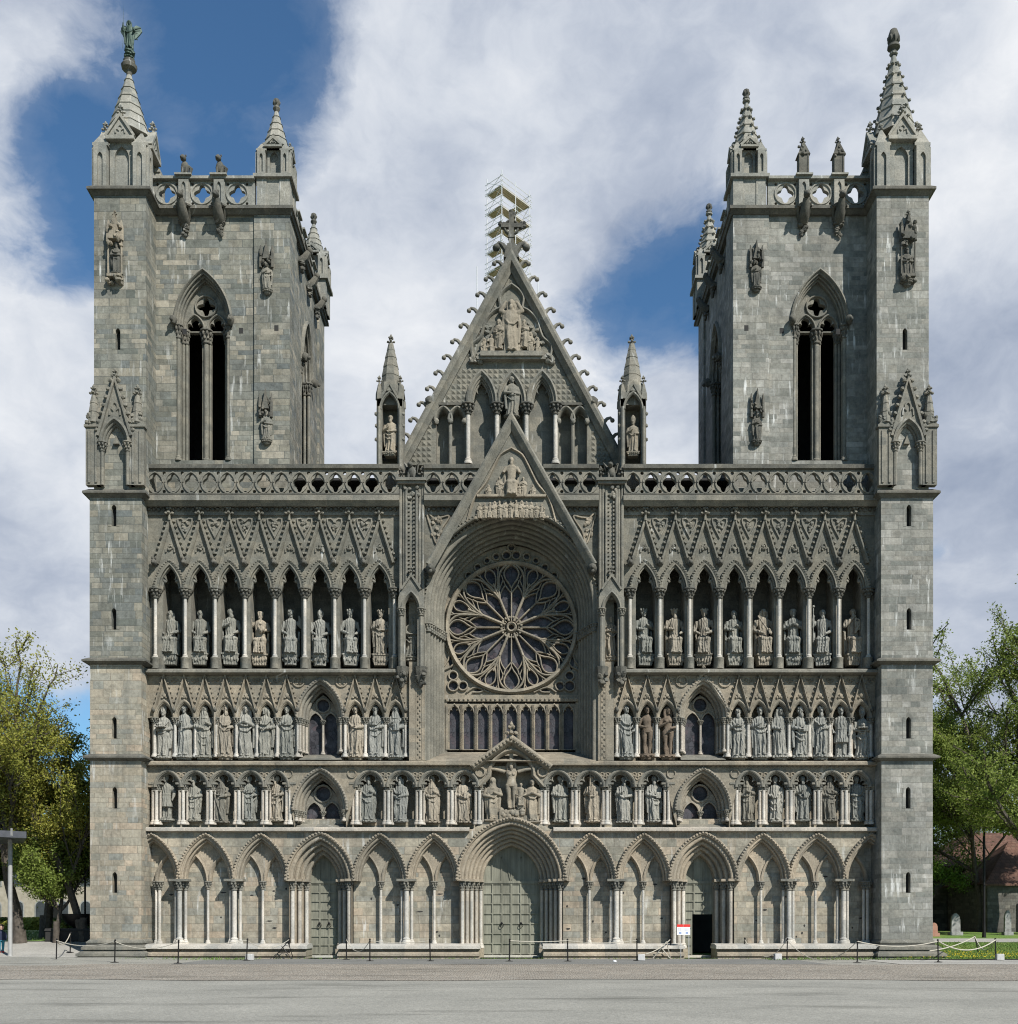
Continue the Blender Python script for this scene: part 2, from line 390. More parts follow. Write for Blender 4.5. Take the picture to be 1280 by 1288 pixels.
def head(mb, x, y, z, kind, beard, turn=0.0):
    M0 = mb.M
    T = Matrix.Translation((x, y, z)) @ Matrix.Rotation(turn, 4, 'Z') @ Matrix.Scale(1.13, 4)
    mb.M = T if M0 is None else M0 @ T
    mb.blob((0, 0, 0), (.088, .105, .13), 3)
    mb.blob((0, -.112, -.012), (.018, .03, .032), 2)            # nose
    mb.blob((0, -.09, .038), (.066, .03, .014), 2)              # brow
    mb.blob((0, -.094, -.066), (.032, .02, .012), 2)            # lips
    mb.blob((0, -.075, -.108), (.04, .035, .03), 2)             # chin
    for s in (-1, 1):
        mb.blob((s * .036, -.094, .012), (.016, .014, .012), 2); mb.blob((s * .09, 0, 0), (.015, .03, .04), 2)
    if beard:
        mb.blob((0, -.085, -.14), (.062, .05, .1), 2, .08); mb.blob((0, -.075, -.21), (.035, .035, .07), 2, .08)
    if kind != 'hood': mb.blob((0, .025, .03), (.105, .105, .125), 3, .05)
    if kind == 'long':
        for s in (-1, 1): mb.tube([(s * .09, .02, .05), (s * .115, .03, -.1), (s * .1, .02, -.25)], [.05, .055, .04], 8)
    elif kind == 'crown':
        mb.lathe(0, .01, [(.11, .05), (.115, .12), (.105, .12)], 16)
        for i in range(6):
            a = i * pi / 3; mb.lathe(cos(a) * .105, .01 + sin(a) * .105, [(.035, .09), (.04, .14), (.014, .17)], 6)
    elif kind == 'mitre':
        mb.lathe(0, .01, [(.112, .05), (.125, .16), (.09, .27), (.012, .37)], 14, 1, .75)
    elif kind == 'hood':
        mb.blob((0, .045, .02), (.125, .12, .165), 3); mb.lathe(0, .03, [(.17, -.3), (.14, -.16), (.11, -.05)], 14)
    elif kind == 'veil':
        mb.blob((0, .035, .03), (.12, .12, .15), 3)
        for s in (-1, 1): mb.tube([(s * .105, .02, .06), (s * .135, .02, -.12), (s * .17, .02, -.34)], [.05, .06, .05], 8)
    elif kind == 'hat':
        mb.lathe(0, 0, [(.20, .07), (.21, .09), (.11, .1), (.1, .19), (.04, .23)], 16)
    elif kind == 'helmet':
        mb.lathe(0, .01, [(.115, .02), (.118, .08), (.09, .16), (.03, .2), (.012, .26)], 14)
    elif kind == 'cap':
        mb.lathe(0, .01, [(.115, .06), (.12, .1), (.1, .15), (.05, .17)], 14)
    mb.M = M0

def arm(mb, s, sh, el, ha, r=1.0):
    mb.tube([sh, [lerp(sh[i], el[i], .5) for i in range(3)], el], [.085 * r, .085 * r, .078 * r], 10)
    mb.blob(el, .08 * r, 2)
    mb.tube([el, [lerp(el[i], ha[i], .6) for i in range(3)], ha], [.082 * r, .07 * r, .042 * r], 10)
    mb.blob(ha, (.042, .045, .055), 2)
    d = Vector(ha) - Vector(el); d.normalize()
    for k in range(4):                                           # fingers
        q = Vector(ha) + Vector(((k - 1.5) * .02, -.01, 0)); mb.tube([q, q + d * .07, q + d * .1 + Vector((0, .015, 0))], [.014, .013, .01], 5)
    q = Vector(ha) + Vector((-s * .035, -.02, 0)); mb.tube([q, q + d * .045 + Vector((-s * .015, -.01, 0))], [.015, .011], 5)

ARMS = {   # hand, elbow offsets for s=+1 (statue's left, viewer's right)
    'down': ((.30, .0, 1.10), (.29, -.06, .84)), 'chest': ((.31, -.03, 1.10), (.07, -.22, 1.20)),
    'belly': ((.32, -.02, 1.08), (.09, -.23, 1.0)), 'pray': ((.31, -.04, 1.10), (.025, -.25, 1.22)),
    'raise': ((.37, -.05, 1.18), (.34, -.16, 1.52)), 'high': ((.38, .0, 1.45), (.22, -.05, 1.72)),
    'out': ((.35, -.08, 1.12), (.36, -.28, 1.06)), 'hip': ((.40, .02, 1.12), (.26, -.12, .92)),
    'lap': ((.33, -.02, .98), (.15, -.36, .80)), 'mouth': ((.32, -.08, 1.14), (.04, -.2, 1.48)),
    'wide': ((.52, -.02, 1.46), (.80, -.04, 1.5))}

def statue_mesh(name, pose='stand', hd='bare', beard=0, L='belly', R='chest', attr='', seed=0, turn=0.0, vox=.02, broad=1.0):
    """about 1.8 m tall, standing on z = 0, facing -y"""
    rnd = random.Random(seed * 7919 + 13); mb = MB(); ph = rnd.uniform(0, 6); nf = rnd.choice((7, 8, 9, 10)); sway = rnd.uniform(-.07, .07); turn = turn or rnd.uniform(-.35, .35)
    b = broad * (1.1 if pose == 'seat' else 1.0); dz = 0.0
    if pose == 'stand':
        rings(mb, [(0, .26, .22, 0, .2), (.1, .25, .21, 0, .22), (.45, .225 * b, .2, 0, .19), (.8, .235 * b, .195, 0, .12), (1.02, .205 * b, .165, 0, .05), (1.22, .235 * b, .165, 0, .03), (1.4, .245 * b, .15, .01, .02), (1.475, .16, .11, .01, 0), (1.52, .075, .075, .01, 0), (1.62, .065, .07, 0, 0)], nf=nf, ph=ph, sway=sway)
        for s in (-1, 1): mb.blob((s * .1, -.2, .035), (.06, .12, .045), 2)
    elif pose == 'tunic':
        for s in (-1, 1):
            mb.tube([(s * .11, 0, 0), (s * .11, .01, .08), (s * .115, .03, .3), (s * .11, -.01, .5), (s * .1, 0, .8)], [.06, .055, .078, .07, .1], 12); mb.blob((s * .12, -.1, .04), (.055, .13, .045), 2)
        rings(mb, [(.5, .25, .2, 0, .12), (.62, .245, .195, 0, .12), (.98, .2, .16, 0, .03), (1.02, .215, .175, 0, 0), (1.06, .205, .16, 0, 0), (1.25, .25, .17, 0, .01), (1.42, .25, .15, 0, 0), (1.48, .15, .11, 0, 0), (1.52, .075, .075, 0, 0), (1.62, .065, .07, 0, 0)], nf=9, ph=ph)
        mb.box(-.2, .2, .0, .16, 0, .5)
    elif pose == 'nude':
        for s in (-1, 1):
            mb.tube([(s * .085, .02, 0), (s * .085, .02, .07), (s * .1, .045, .3), (s * .09, 0, .48), (s * .11, 0, .72), (s * .1, 0, .9)], [.045, .042, .068, .06, .095, .115], 14)
            mb.blob((s * .09, -.07, .03), (.045, .11, .035), 2)
        rings(mb, [(.82, .17, .125, 0, 0), (.92, .185, .135, 0, 0), (1.1, .15, .115, 0, 0), (1.28, .19, .13, 0, 0), (1.4, .21, .12, .01, 0), (1.47, .12, .09, .01, 0), (1.52, .06, .06, 0, 0), (1.62, .055, .06, 0, 0)], nf=6)
        if hd == 'long':
            for s in (-1, 1): mb.blob((s * .075, -.12, 1.28), (.06, .05, .06), 2)
        mb.tube([(.0, .12, 0), (.02, .14, .35), (-.02, .14, .6)], [.12, .1, .06], 8)
    elif pose == 'seat':
        rings(mb, [(0, .27, .2, -.14, .13), (.12, .25, .19, -.14, .15), (.4, .24, .18, -.15, .14), (.56, .27, .21, -.16, .08), (.64, .285, .25, -.1, .04), (.70, .25, .2, -.0, .03), (.78, .225, .17, .06, .02)], nf=nf, ph=ph)
        for s in (-1, 1):
            mb.blob((s * .14, -.3, .58), (.1, .12, .1), 2); mb.blob((s * .11, -.36, .04), (.06, .11, .045), 2)
            mb.tube([(s * .15, -.3, .55), (s * .13, -.31, .3), (s * .12, -.3, .05)], [.085, .075, .07], 10)
        for k in range(rnd.randint(1, 3)): dq = rnd.uniform(-.06, .06); mb.tube([(-.17, -.36, .5 - .13 * k + dq), (0, -.33 - .01 * k, .4 - .13 * k), (.17, -.37, .5 - .13 * k - dq)], .024, 6)
        for k in range(5): xk = -.16 + .08 * k + rnd.uniform(-.02, .02); mb.tube([(xk * .7, -.34, .48), (xk, -.36, .26), (xk * 1.25, -.36, .03)], [.02, .03, .034], 6)
        rings(mb, [(.7, .215, .165, .05, .05), (1.02, .2, .16, .05, .05), (1.22, .235, .16, .05, .03), (1.4, .25, .15, .05, .02), (1.475, .16, .11, .04, 0), (1.52, .075, .075, .03, 0), (1.62, .065, .07, .02, 0)], nf=nf, ph=ph)
        mb.box(-.31, .31, .02, .3, 0, .62); mb.box(-.33, .33, .0, .3, .58, .64)
        for s in (-1, 1): mb.box(s * .31 - .04, s * .31 + .04, .04, .28, 0, .95); mb.blob((s * .31, .16, .98), .055, 2)
    elif pose == 'kneel':
        rings(mb, [(0, .28, .34, .05, .1), (.25, .25, .3, .05, .1), (.5, .21, .2, 0, .08), (.8, .19, .16, 0, .04), (1.02, .22, .16, 0, .02), (1.1, .15, .11, 0, 0), (1.15, .07, .07, 0, 0), (1.22, .06, .07, 0, 0)], nf=nf, ph=ph); dz = -.4
    yo = .05 if pose == 'seat' else 0.0
    lo = -.0
    for s, a in ((1, L), (-1, R)):
        if a:
            e, h = ARMS[a]
            arm(mb, s, (s * .225 * b, yo, 1.38 + dz), (s * e[0] * b, e[1] + yo, e[2] + dz), (s * h[0], h[1] + (yo if a != 'lap' else 0), h[2] + dz), .82 if pose == 'nude' else 1.0)
    if pose in ('stand', 'kneel') and attr != 'plainrobe':              # swags of the cloak
        d = rnd.choice((-1, 1))
        nk = rnd.randint(1, 3); zk = rnd.uniform(1.0, 1.25); gp = rnd.uniform(.17, .27)
        for k in range(nk):
            z0 = zk - gp * k + dz; mb.tube([(-d * .22, -.08, z0 + .08), (-d * .08, -.2, z0 - .1), (d * .1, -.21, z0 - .08), (d * .24, -.06, z0 + .16 - .02 * k)], [.03, .036, .036, .03], 7)
        for s in (-1, 1): mb.tube([(s * .25, .02, 1.38 + dz), (s * .29, .0, .9 + dz * .5), (s * .26, -.03, .3)], [.06, .075, .05], 8)
        mb.tube([(d * .1, -.16, .9 + dz), (d * .12, -.22, .5), (d * .07, -.24, .08)], [.05, .06, .05], 8)
    head(mb, sway * sin(3.1), -.02 + yo, 1.70 + dz, hd, beard, turn)
    if pose == 'seat': pass
    hr = lambda a, s: (s * ARMS[a][1][0], ARMS[a][1][1] + yo, ARMS[a][1][2] + dz)
    if attr == 'staff': p = hr(R, -1); mb.tube([(p[0] - .02, p[1] - .02, 0), (p[0], p[1] - .02, 1.95)], .022, 7); mb.blob((p[0], p[1] - .02, 1.97), .06, 2)
    elif attr == 'crozier':
        p = hr(R, -1); x, y = p[0] - .03, p[1] - .02
        mb.tube([(x, y, 0), (x, y, 1.7), (x - .03, y, 1.85), (x + .05, y, 1.95), (x + .12, y, 1.88), (x + .08, y, 1.8)], .026, 7)
    elif attr == 'sword': p = hr(R, -1); mb.tube([(p[0], p[1] - .05, p[2] + .2), (p[0], p[1] - .04, .1)], [.03, .026], 6); mb.tube([(p[0] - .12, p[1] - .05, p[2] + .06), (p[0] + .12, p[1] - .05, p[2] + .06)], .024, 6)
    elif attr == 'sworddiag': mb.tube([(.18, -.36, .74), (-.3, -.2, 1.52)], [.035, .035], 6); mb.tube([(.08, -.34, .98), (.16, -.3, .86)], .05, 6)
    elif attr == 'book': p = hr(L, 1); mb.box(p[0] - .1, p[0] + .1, p[1] - .06, p[1] + .01, p[2] - .1, p[2] + .15)
    elif attr == 'tray': mb.box(-.19, .19, -.42, -.14, 1.08, 1.13); mb.blob((0, -.3, 1.2), (.085, .1, .1), 2); mb.blob((0, -.4, 1.19), (.02, .03, .03), 2)
    elif attr == 'orb': mb.blob((.14, -.33, .93), .1, 3); mb.tube([(.14, -.33, 1.0), (.14, -.33, 1.12)], .025, 6)
    elif attr == 'bundle': mb.blob((.1, -.26, 1.05), (.13, .12, .17), 2, .15); mb.blob((.06, -.3, 1.28), .07, 2)
    elif attr == 'harp':
        for a, c in (((-.02, -.24, .8), (-.02, -.26, 1.42)), ((-.02, -.26, 1.42), (.22, -.28, 1.3)), ((.22, -.28, 1.3), (-.02, -.24, .8))): mb.tube([a, c], .035, 6)
        mb.box(0, .16, -.27, -.22, .95, 1.3)
    elif attr == 'spear': mb.tube([(-.34, -.2, -.1), (-.30, -.16, 2.9)], [.02, .012], 6)
    elif attr == 'diag': mb.tube([(-.3, -.24, 1.45), (.16, -.3, .05)], .035, 7)
    elif attr == 'cross': mb.box(-.07, .07, .05, .14, -.1, 2.1); mb.box(-.92, .92, .05, .14, 1.46, 1.6)
    me = bpy.data.meshes.new(name); me.from_pydata(mb.v, [], mb.f)
    o = bpy.data.objects.new('tmp', me); COL.objects.link(o)
    md = o.modifiers.new('r', 'REMESH'); md.mode = 'VOXEL'; md.voxel_size = vox; md.use_smooth_shade = True
    dg = bpy.context.evaluated_depsgraph_get()
    out = bpy.data.meshes.new_from_object(o.evaluated_get(dg)); out.name = name
    bpy.data.objects.remove(o); bpy.data.meshes.remove(me)
    return out

def pedestal(name, mat, parent, h, w, d, style=0, scale=1.0):
    mb = MB()
    if style == 0:
        mb.box(-w * .55, w * .55, -d * .55, d * .5, -.06, 0); mb.fru(-w * .4, w * .4, -d * .4, d * .4, -h, -w * .5, w * .5, -d * .5, d * .5, -.06)
        for i in range(6): mb.blob(((i - 2.5) * w * .17, -d * .45, -h * .5 + random.uniform(-.1, .1) * h), (w * .1, d * .12, h * .24), 1, .2)
    elif style == 1:
        mb.lathe(0, 0, [(w * .42, -h), (w * .42, -h * .8), (w * .5, -h * .3), (w * .58, -.07), (w * .58, 0)], 8, 1, d / w, pi / 8)
        for i in range(5): mb.blob((cos(pi * (1.1 + .2 * i)) * w * .5, sin(pi * (1.1 + .2 * i)) * d * .5, -h * .5), (w * .11, .08, h * .2), 1, .2)
    else:
        mb.lathe(0, 0, [(w * .12, -h), (w * .3, -h * .8), (w * .35, -h * .5), (w * .6, -h * .12), (w * .6, 0)], 10, 1, d / w)
        for i in range(7): mb.blob((cos(pi * (1 + i / 6)) * w * .42, sin(pi * (1 + i / 6)) * d * .42, -h * .35), (w * .13, w * .12, h * .2), 1, .2)
    return mb.build(name, mat, parent)

def put_statue(label, px, pt, pb, y, mat, group, ped=0, ped_style=0, me=None, cat='statue', name='statue', **kw):
    """px centre, pt top and pb bottom (pedestal included) as measured at depth y; ped = pedestal height in the same measure"""
    top, bot = H(pt, y), H(pb, y); ph = S(ped, y)
    tall = {'crown': 1.9, 'mitre': 2.07, 'hat': 1.93, 'helmet': 1.92}.get(kw.get('hd'), 1.85)
    k = (top - bot - ph) / tall
    if me is None:
        me = statue_mesh(name, seed=int(px * 7 + pt), vox=min(.02, .017 / k), **kw)
        me.materials.append(MT[mat])
    o = bpy.data.objects.new(name, me); COL.objects.link(o)
    o.location = (W(px, y), y, bot + ph); o.scale = (k * 1.06, k, k)
    if y > 1.05 and kw.get('pose') != 'nude': o.rotation_euler = (0, 0, random.uniform(-.3, .3))
    tag(o, label, cat, group)
    if ped > 0: pedestal('pedestal', mat, o, ph / k, .62, .5, ped_style)
    return o

KG, MG, LG = 'statues in the upper row of niches', 'statues in the middle row of niches', 'statues in the lower row of niches'
yk, ym, yl = 1.55, 1.12, 1.3
KINGS = [
 (214, 768, 837, 14, 'st_grey', dict(pose='seat', hd='long', beard=1, L='lap', R='lap'), 'grey seated long haired statue, nearest the left buttress in the upper row'),
 (251.5, 768, 837, 14, 'st_grey', dict(pose='seat', hd='bare', beard=1, L='lap', R='lap'), 'grey seated bearded statue, second from the left buttress in the upper row'),
 (290, 766, 837, 14, 'st_grey', dict(pose='seat', hd='bare', beard=1, L='lap', R='chest', turn=.6), 'grey seated statue turning its head aside, third from the left buttress in the upper row'),
 (327, 770, 838, 14, 'st_tan', dict(pose='seat', hd='cap', L='belly', R='raise', attr='bundle'), 'tan seated statue holding a bundle, raising one hand, left of the rose window'),
 (365.5, 768, 837, 13, 'st_pale', dict(pose='seat', hd='cap', L='raise', R='lap'), 'pale seated statue with its left hand raised, upper row on a light carved base'),
 (402.5, 767, 838, 13, 'st_pale', dict(pose='seat', hd='helmet', L='lap', R='lap', broad=1.08), 'pale seated statue in a helmet, upper row left of the rose window'),
 (440.5, 766, 838, 14, 'st_pale', dict(pose='seat', hd='crown', L='lap', R='lap'), 'pale crowned seated statue with hands on its lap, second from the left central pilaster'),
 (478.5, 767, 838, 14, 'st_tan', dict(pose='stand', hd='crown', L='belly', R='chest'), 'tan crowned statue with hand on chest, beside the left central pilaster in the upper row'),
 (810, 765, 838, 14, 'st_grey', dict(pose='seat', hd='crown', L='chest', R='belly'), 'grey crowned statue with hand on chest, beside the right central pilaster in the upper row'),
 (848.5, 765, 838, 14, 'st_tan', dict(pose='seat', hd='crown', beard=1, L='lap', R='belly'), 'tan crowned seated statue, second from the right central pilaster'),
 (885.5, 765, 838, 14, 'st_tan', dict(pose='seat', hd='crown', L='lap', R='lap', attr='orb', broad=1.08), 'tan crowned seated statue holding an orb, above the gabled window right of the rose window'),
 (923, 768, 838, 14, 'st_grey', dict(pose='seat', hd='bare', beard=1, L='chest', R='belly'), 'grey bald bearded seated statue on a square base, upper row right of the rose window'),
 (960.5, 766, 838, 14, 'st_tan', dict(pose='seat', hd='long', L='lap', R='lap', attr='sworddiag', broad=1.08), 'tan seated statue holding a sword slanted across its chest'),
 (997.5, 767, 838, 14, 'st_grey', dict(pose='seat', hd='cap', L='pray', R='pray'), 'grey seated statue with joined hands, third from the right buttress in the upper row'),
 (1034.5, 767, 838, 14, 'st_pale', dict(pose='seat', hd='bare', beard=1, L='lap', R='raise', attr='staff'), 'pale seated statue with a knobbed staff, second from the right buttress, upper row'),
 (1073, 766, 838, 14, 'st_tan', dict(pose='seat', hd='bare', beard=1, L='belly', R='mouth', attr='harp'), 'tan bearded seated statue with a harp, nearest the right buttress in the upper row'),
]
for px, a, b, pd, m, kw, lab in KINGS: put_statue(lab, px, a, b, yk, m, KG, pd, 1 if pd == 13 else 0, **kw)
MIDDLE = [
 (205.5, 884, 956, 4, 'st_pale', dict(hd='mitre', L='belly', R='belly', attr='tray'), 'pale statue carrying a head on a tray, nearest the left buttress in the middle row'),
 (231.5, 887, 956, 5, 'st_pale', dict(hd='bare', L='belly', R='chest', attr='plainrobe'), 'pale statue in a straight plain robe, second from the left buttress in the middle row'),
 (257, 888, 956, 5, 'st_grey', dict(hd='hood', beard=1, L='chest', R='belly'), 'grey hooded bearded statue, third from the left buttress in the middle row'),
 (283.5, 886, 956, 6, 'st_tan', dict(hd='crown', beard=1, L='belly', R='raise', attr='crozier'), 'tan ornate crowned statue with a crook, middle row left of the gabled left window'),
 (309, 887, 956, 4, 'st_pale', dict(hd='veil', L='pray', R='pray'), 'pale veiled woman statue with joined hands in the middle row'),
 (334, 889, 956, 5, 'st_grey', dict(hd='long', L='belly', R='belly'), 'grey long haired woman statue, second left of the gabled left window'),
 (361, 888, 956, 6, 'st_grey', dict(hd='bare', L='down', R='chest', turn=-.4), 'grey statue with one arm hanging, just left of the gabled left window'),
 (447, 888, 956, 6, 'st_tan', dict(hd='bare', L='belly', R='down'), 'tan statue with draped waist, just right of the gabled left window'),
 (472, 888, 956, 6, 'st_pale', dict(hd='bare', beard=1, L='belly', R='chest'), 'pale bearded statue, second right of the gabled left window'),
 (497.5, 888, 956, 5, 'st_pale', dict(hd='hood', L='belly', R='chest', attr='book'), 'pale hooded statue holding a book, beside the left pilaster foot in the middle row'),
 (787.5, 887, 956, 6, 'st_pale', dict(hd='bare', L='hip', R='high'), 'pale statue with one arm raised over its head, beside the right pilaster foot'),
 (814, 888, 956, 7, 'st_brown', dict(pose='nude', hd='bare', L='down', R='belly'), 'brown unclothed man statue in the middle row'),
 (840, 889, 956, 6, 'st_brown', dict(pose='nude', hd='long', L='belly', R='chest'), 'brown unclothed woman statue beside the gabled right window'),
 (928, 891, 956, 4, 'st_pale', dict(hd='bare', beard=1, L='down', R='chest'), 'pale bearded statue, just right of the gabled right window'),
 (956, 890, 956, 5, 'st_pale', dict(hd='cap', L='hip', R='chest'), 'pale statue in a cap with folded sash, second right of the gabled right window'),
 (981, 890, 956, 5, 'st_pale', dict(hd='veil', L='down', R='belly', attr='plainrobe'), 'pale slim veiled statue, third right of the gabled right window'),
 (1006, 890, 956, 5, 'st_pale', dict(hd='cap', beard=1, L='belly', R='belly', attr='book'), 'pale capped statue holding a book, fourth right of the gabled right window'),
 (1032, 888, 956, 6, 'st_pale', dict(hd='crown', beard=1, L='belly', R='raise', attr='staff'), 'pale crowned statue with a staff, third from the right buttress in the middle row'),
 (1057.5, 890, 956, 5, 'st_pale', dict(pose='tunic', hd='cap', L='down', R='hip'), 'pale statue in a short tunic, second from the right buttress, middle row'),
 (1084, 887, 956, 5, 'st_pale', dict(hd='mitre', L='belly', R='belly', attr='tray'), 'pale mitred statue carrying a tray, nearest the right buttress in the middle row'),
]
for px, a, b, pd, m, kw, lab in MIDDLE: put_statue(lab, px, a, b, ym, m, MG, pd, 1, **kw)
LOWER = [
 (208.5, 975, 1034, 4, 'st_grey', dict(pose='tunic', hd='cap', L='down', R='down', broad=1.15), 'grey statue in a short skirted tunic, nearest the left buttress in the lower row'),
 (243.5, 973, 1034, 3, 'st_grey', dict(hd='mitre', beard=1, L='belly', R='belly'), 'grey mitred bearded statue, second from the left buttress in the lower row'),
 (278, 977, 1035, 2, 'st_dark', dict(hd='hood', beard=1, L='belly', R='chest', attr='diag'), 'dark hooded statue with a long slanting staff, lower row left of the left lower window'),
 (313, 976, 1034, 3, 'st_grey', dict(hd='bare', L='belly', R='chest'), 'grey bare headed statue with gathered cloak, second left of the left lower window'),
 (348, 976, 1034, 3, 'st_tan', dict(hd='bare', beard=1, L='belly', R='chest', turn=-.5), 'tan statue looking aside, just left of the left lower window'),
 (462.5, 976, 1035, 3, 'st_grey', dict(hd='bare', beard=1, L='chest', R='down', attr='sword'), 'grey bearded statue with a sword, just right of the left lower window'),
 (502.5, 977, 1035, 3, 'st_pale', dict(hd='long', beard=1, L='belly', R='belly'), 'pale long haired statue, second right of the left lower window'),
 (542.5, 977, 1035, 2, 'st_tan', dict(hd='hood', L='chest', R='belly', turn=-.3), 'tan hooded statue with folded arms, second left of the crucifix group'),
 (582, 976, 1035, 2, 'st_tan', dict(hd='bare', L='belly', R='belly', attr='book', turn=-.4), 'tan statue looking aside with a book, just left of the crucifix group'),
 (704.5, 976, 1035, 3, 'st_grey', dict(hd='bare', beard=1, L='belly', R='belly'), 'grey bearded statue with hands at its waist, just right of the crucifix group'),
 (745.5, 974, 1035, 3, 'st_tan', dict(hd='hat', beard=1, L='down', R='chest', attr='staff'), 'tan statue in a broad brimmed hat with a staff'),
 (785, 977, 1035, 2, 'st_pale', dict(hd='bare', beard=1, L='belly', R='chest'), 'pale bearded statue in a swept cloak, second left of the right lower window'),
 (822.5, 976, 1035, 3, 'st_pale', dict(hd='bare', beard=1, L='belly', R='belly', attr='book'), 'pale bearded statue holding a book, just left of the right lower window'),
 (938, 976, 1035, 3, 'st_dark', dict(hd='hood', beard=1, L='chest', R='belly'), 'dark hooded statue, just right of the right lower window'),
 (974.5, 977, 1035, 3, 'st_pale', dict(hd='bare', L='down', R='belly'), 'pale bare headed statue with one arm hanging, second right of the right lower window'),
 (1009, 976, 1034, 3, 'st_grey', dict(hd='bare', beard=1, L='belly', R='chest', attr='book'), 'grey bearded statue with a book, third from the right buttress, lower row'),
 (1043.5, 977, 1034, 3, 'st_dark', dict(hd='hood', L='chest', R='belly', broad=1.12), 'dark broad hooded statue, second from the right buttress in the lower row'),
 (1077, 976, 1034, 3, 'st_grey', dict(hd='bare', L='raise', R='belly'), 'grey slim statue with one hand up, nearest the right buttress in the lower row'),
]
for px, a, b, pd, m, kw, lab in LOWER: put_statue(lab, px, a, b, yl, m, LG, pd, 1, **kw)
# crucifix group over the main door
CG = 'crucifix group over the main door'
put_statue('carved crucifix with outstretched figure over the main door', 643, 955, 1017, .95, 'carved_tan', CG, 0, me=None, name='crucifix', cat='crucifix', pose='nude', hd='long', beard=1, L='wide', R='wide', attr='cross')
put_statue('tall hooded tan statue standing left of the crucifix', 619.5, 979, 1034, 1.05, 'carved_tan', CG, 3, hd='hood', L='chest', R='belly', broad=1.15)
put_statue('slim tan statue with joined hands right of the crucifix', 669.5, 980, 1036, 1.05, 'carved_tan', CG, 3, hd='bare', L='pray', R='pray')
put_statue('small seated winged carving at the foot of the crucifix', 655, 985, 1018, .95, 'carved_tan', CG, 4, pose='seat', hd='bare', L='lap', R='lap', broad=1.3)
# pilaster niches, tower niches
put_statue('small grey statue under a pointed canopy on the left central pilaster', 517.5, 775, 838, 1.0, 'carved', 'pilaster statues', 11, 2, hd='bare', beard=1, L='belly', R='belly')
put_statue('small grey statue under a pointed canopy on the right central pilaster', 768.5, 775, 838, 1.0, 'st_tan', 'pilaster statues', 11, 2, hd='bare', L='chest', R='chest')
TG = 'small statues on the tower walls'
TST = {}
def tower_statue(label, px, pt, pb, y, mat, **kw): return put_statue(label, px, pt, pb, y, mat, TG, (pb - pt) * .16, 2, **kw)
tower_statue('small statue high on the left corner turret under a gabled canopy', 146.5, 305, 352, -.1, 'carved_dark', hd='bare', beard=1, L='belly', R='belly')
tower_statue('small statue high on the left tower beside its parapet corner', 336, 331, 371, 1.3, 'carved', hd='bare', L='down', R='chest')
tower_statue('small statue low on the left tower above the balustrade', 335, 518, 560, 1.3, 'carved', hd='veil', L='belly', R='chest')
tower_statue('small statue high on the right corner turret under a gabled canopy', 1140.5, 312, 361, -.1, 'carved_dark', hd='bare', beard=1, L='belly', R='belly')
tower_statue('small statue high on the right tower beside its parapet corner', 951, 328, 368, 1.3, 'carved_dark', hd='bare', L='down', R='chest')
tower_statue('small statue low on the right tower above the balustrade', 951.5, 520, 561, 1.3, 'carved_dark', hd='veil', L='belly', R='chest')
put_statue('small statue in the open niche of the left gable turret', 491, 523, 575, 1.2, 'carved_tan', 'gable turret statues', 5, 0, hd='bare', beard=1, L='belly', R='chest')
put_statue('small statue in the open niche of the right gable turret', 796, 523, 575, 1.2, 'carved_tan', 'gable turret statues', 5, 0, hd='mitre', L='belly', R='chest')
put_statue('slim grey statue under the middle arch of the tall gable', 643.5, 474, 528, 2.15, 'carved', 'gable statues', 4, 2, hd='bare', L='belly', R='belly')
# relief figures share three meshes
REL = []
for i, kw in enumerate((dict(hd='veil', L='chest', R='belly'), dict(hd='bare', beard=1, L='pray', R='pray'), dict(pose='kneel', hd='long', L='belly', R='chest'), dict(pose='seat', hd='bare', beard=1, L='out', R='out'))):
    me = statue_mesh('relief_figure', seed=900 + i, vox=.03, **kw); me.materials.append(MT['relief_tan']); REL.append(me)
me = statue_mesh('relief_figure', seed=950, vox=.025, hd='long', beard=1, L='high', R='high'); me.materials.append(MT['relief_tan']); REL.append(me)
def relief_fig(parent, k, px, pb, hpx, y, rz=0.0):
    o = bpy.data.objects.new('relief_figure', REL[k]); COL.objects.link(o); o.parent = parent
    o.location = (W(px, y), y, H(pb, y)); q = S(hpx, y) / (1.4 if k == 2 else 1.85); o.scale = (q, q * .8, q); o.rotation_euler = (0, 0, rz)
    return o
# ------------------------------------------------------------------ the cathedral front
CH = tag(empty('cathedral'), 'large grey stone Gothic cathedral front with statue niches, rose window and two square towers', 'cathedral')
CACHE = {}
def place(name, key, fn, mat, parent, loc):
    k = (name, mat) + tuple(round(q, 3) for q in key)
    if k not in CACHE:
        mb = MB(); fn(mb); o = mb.build(name, mat, parent, loc); CACHE[k] = o.data; return o
    o = bpy.data.objects.new(name, CACHE[k]); COL.objects.link(o); o.parent = parent; o.location = loc; return o
def column(parent, x, y, z0, z1, r, mat='marble', name='column'): return place(name, (r, z1 - z0), lambda m: shaft(m, 0, 0, 0, z1 - z0, r), mat, parent, (x, y, z0))
def cap(parent, x, y, z0, z1, r, w, mat='carved_dark'): return place('capital', (r, z1 - z0, w), lambda m: capital(m, 0, 0, 0, z1 - z0, r, w), mat, parent, (x, y, z0))
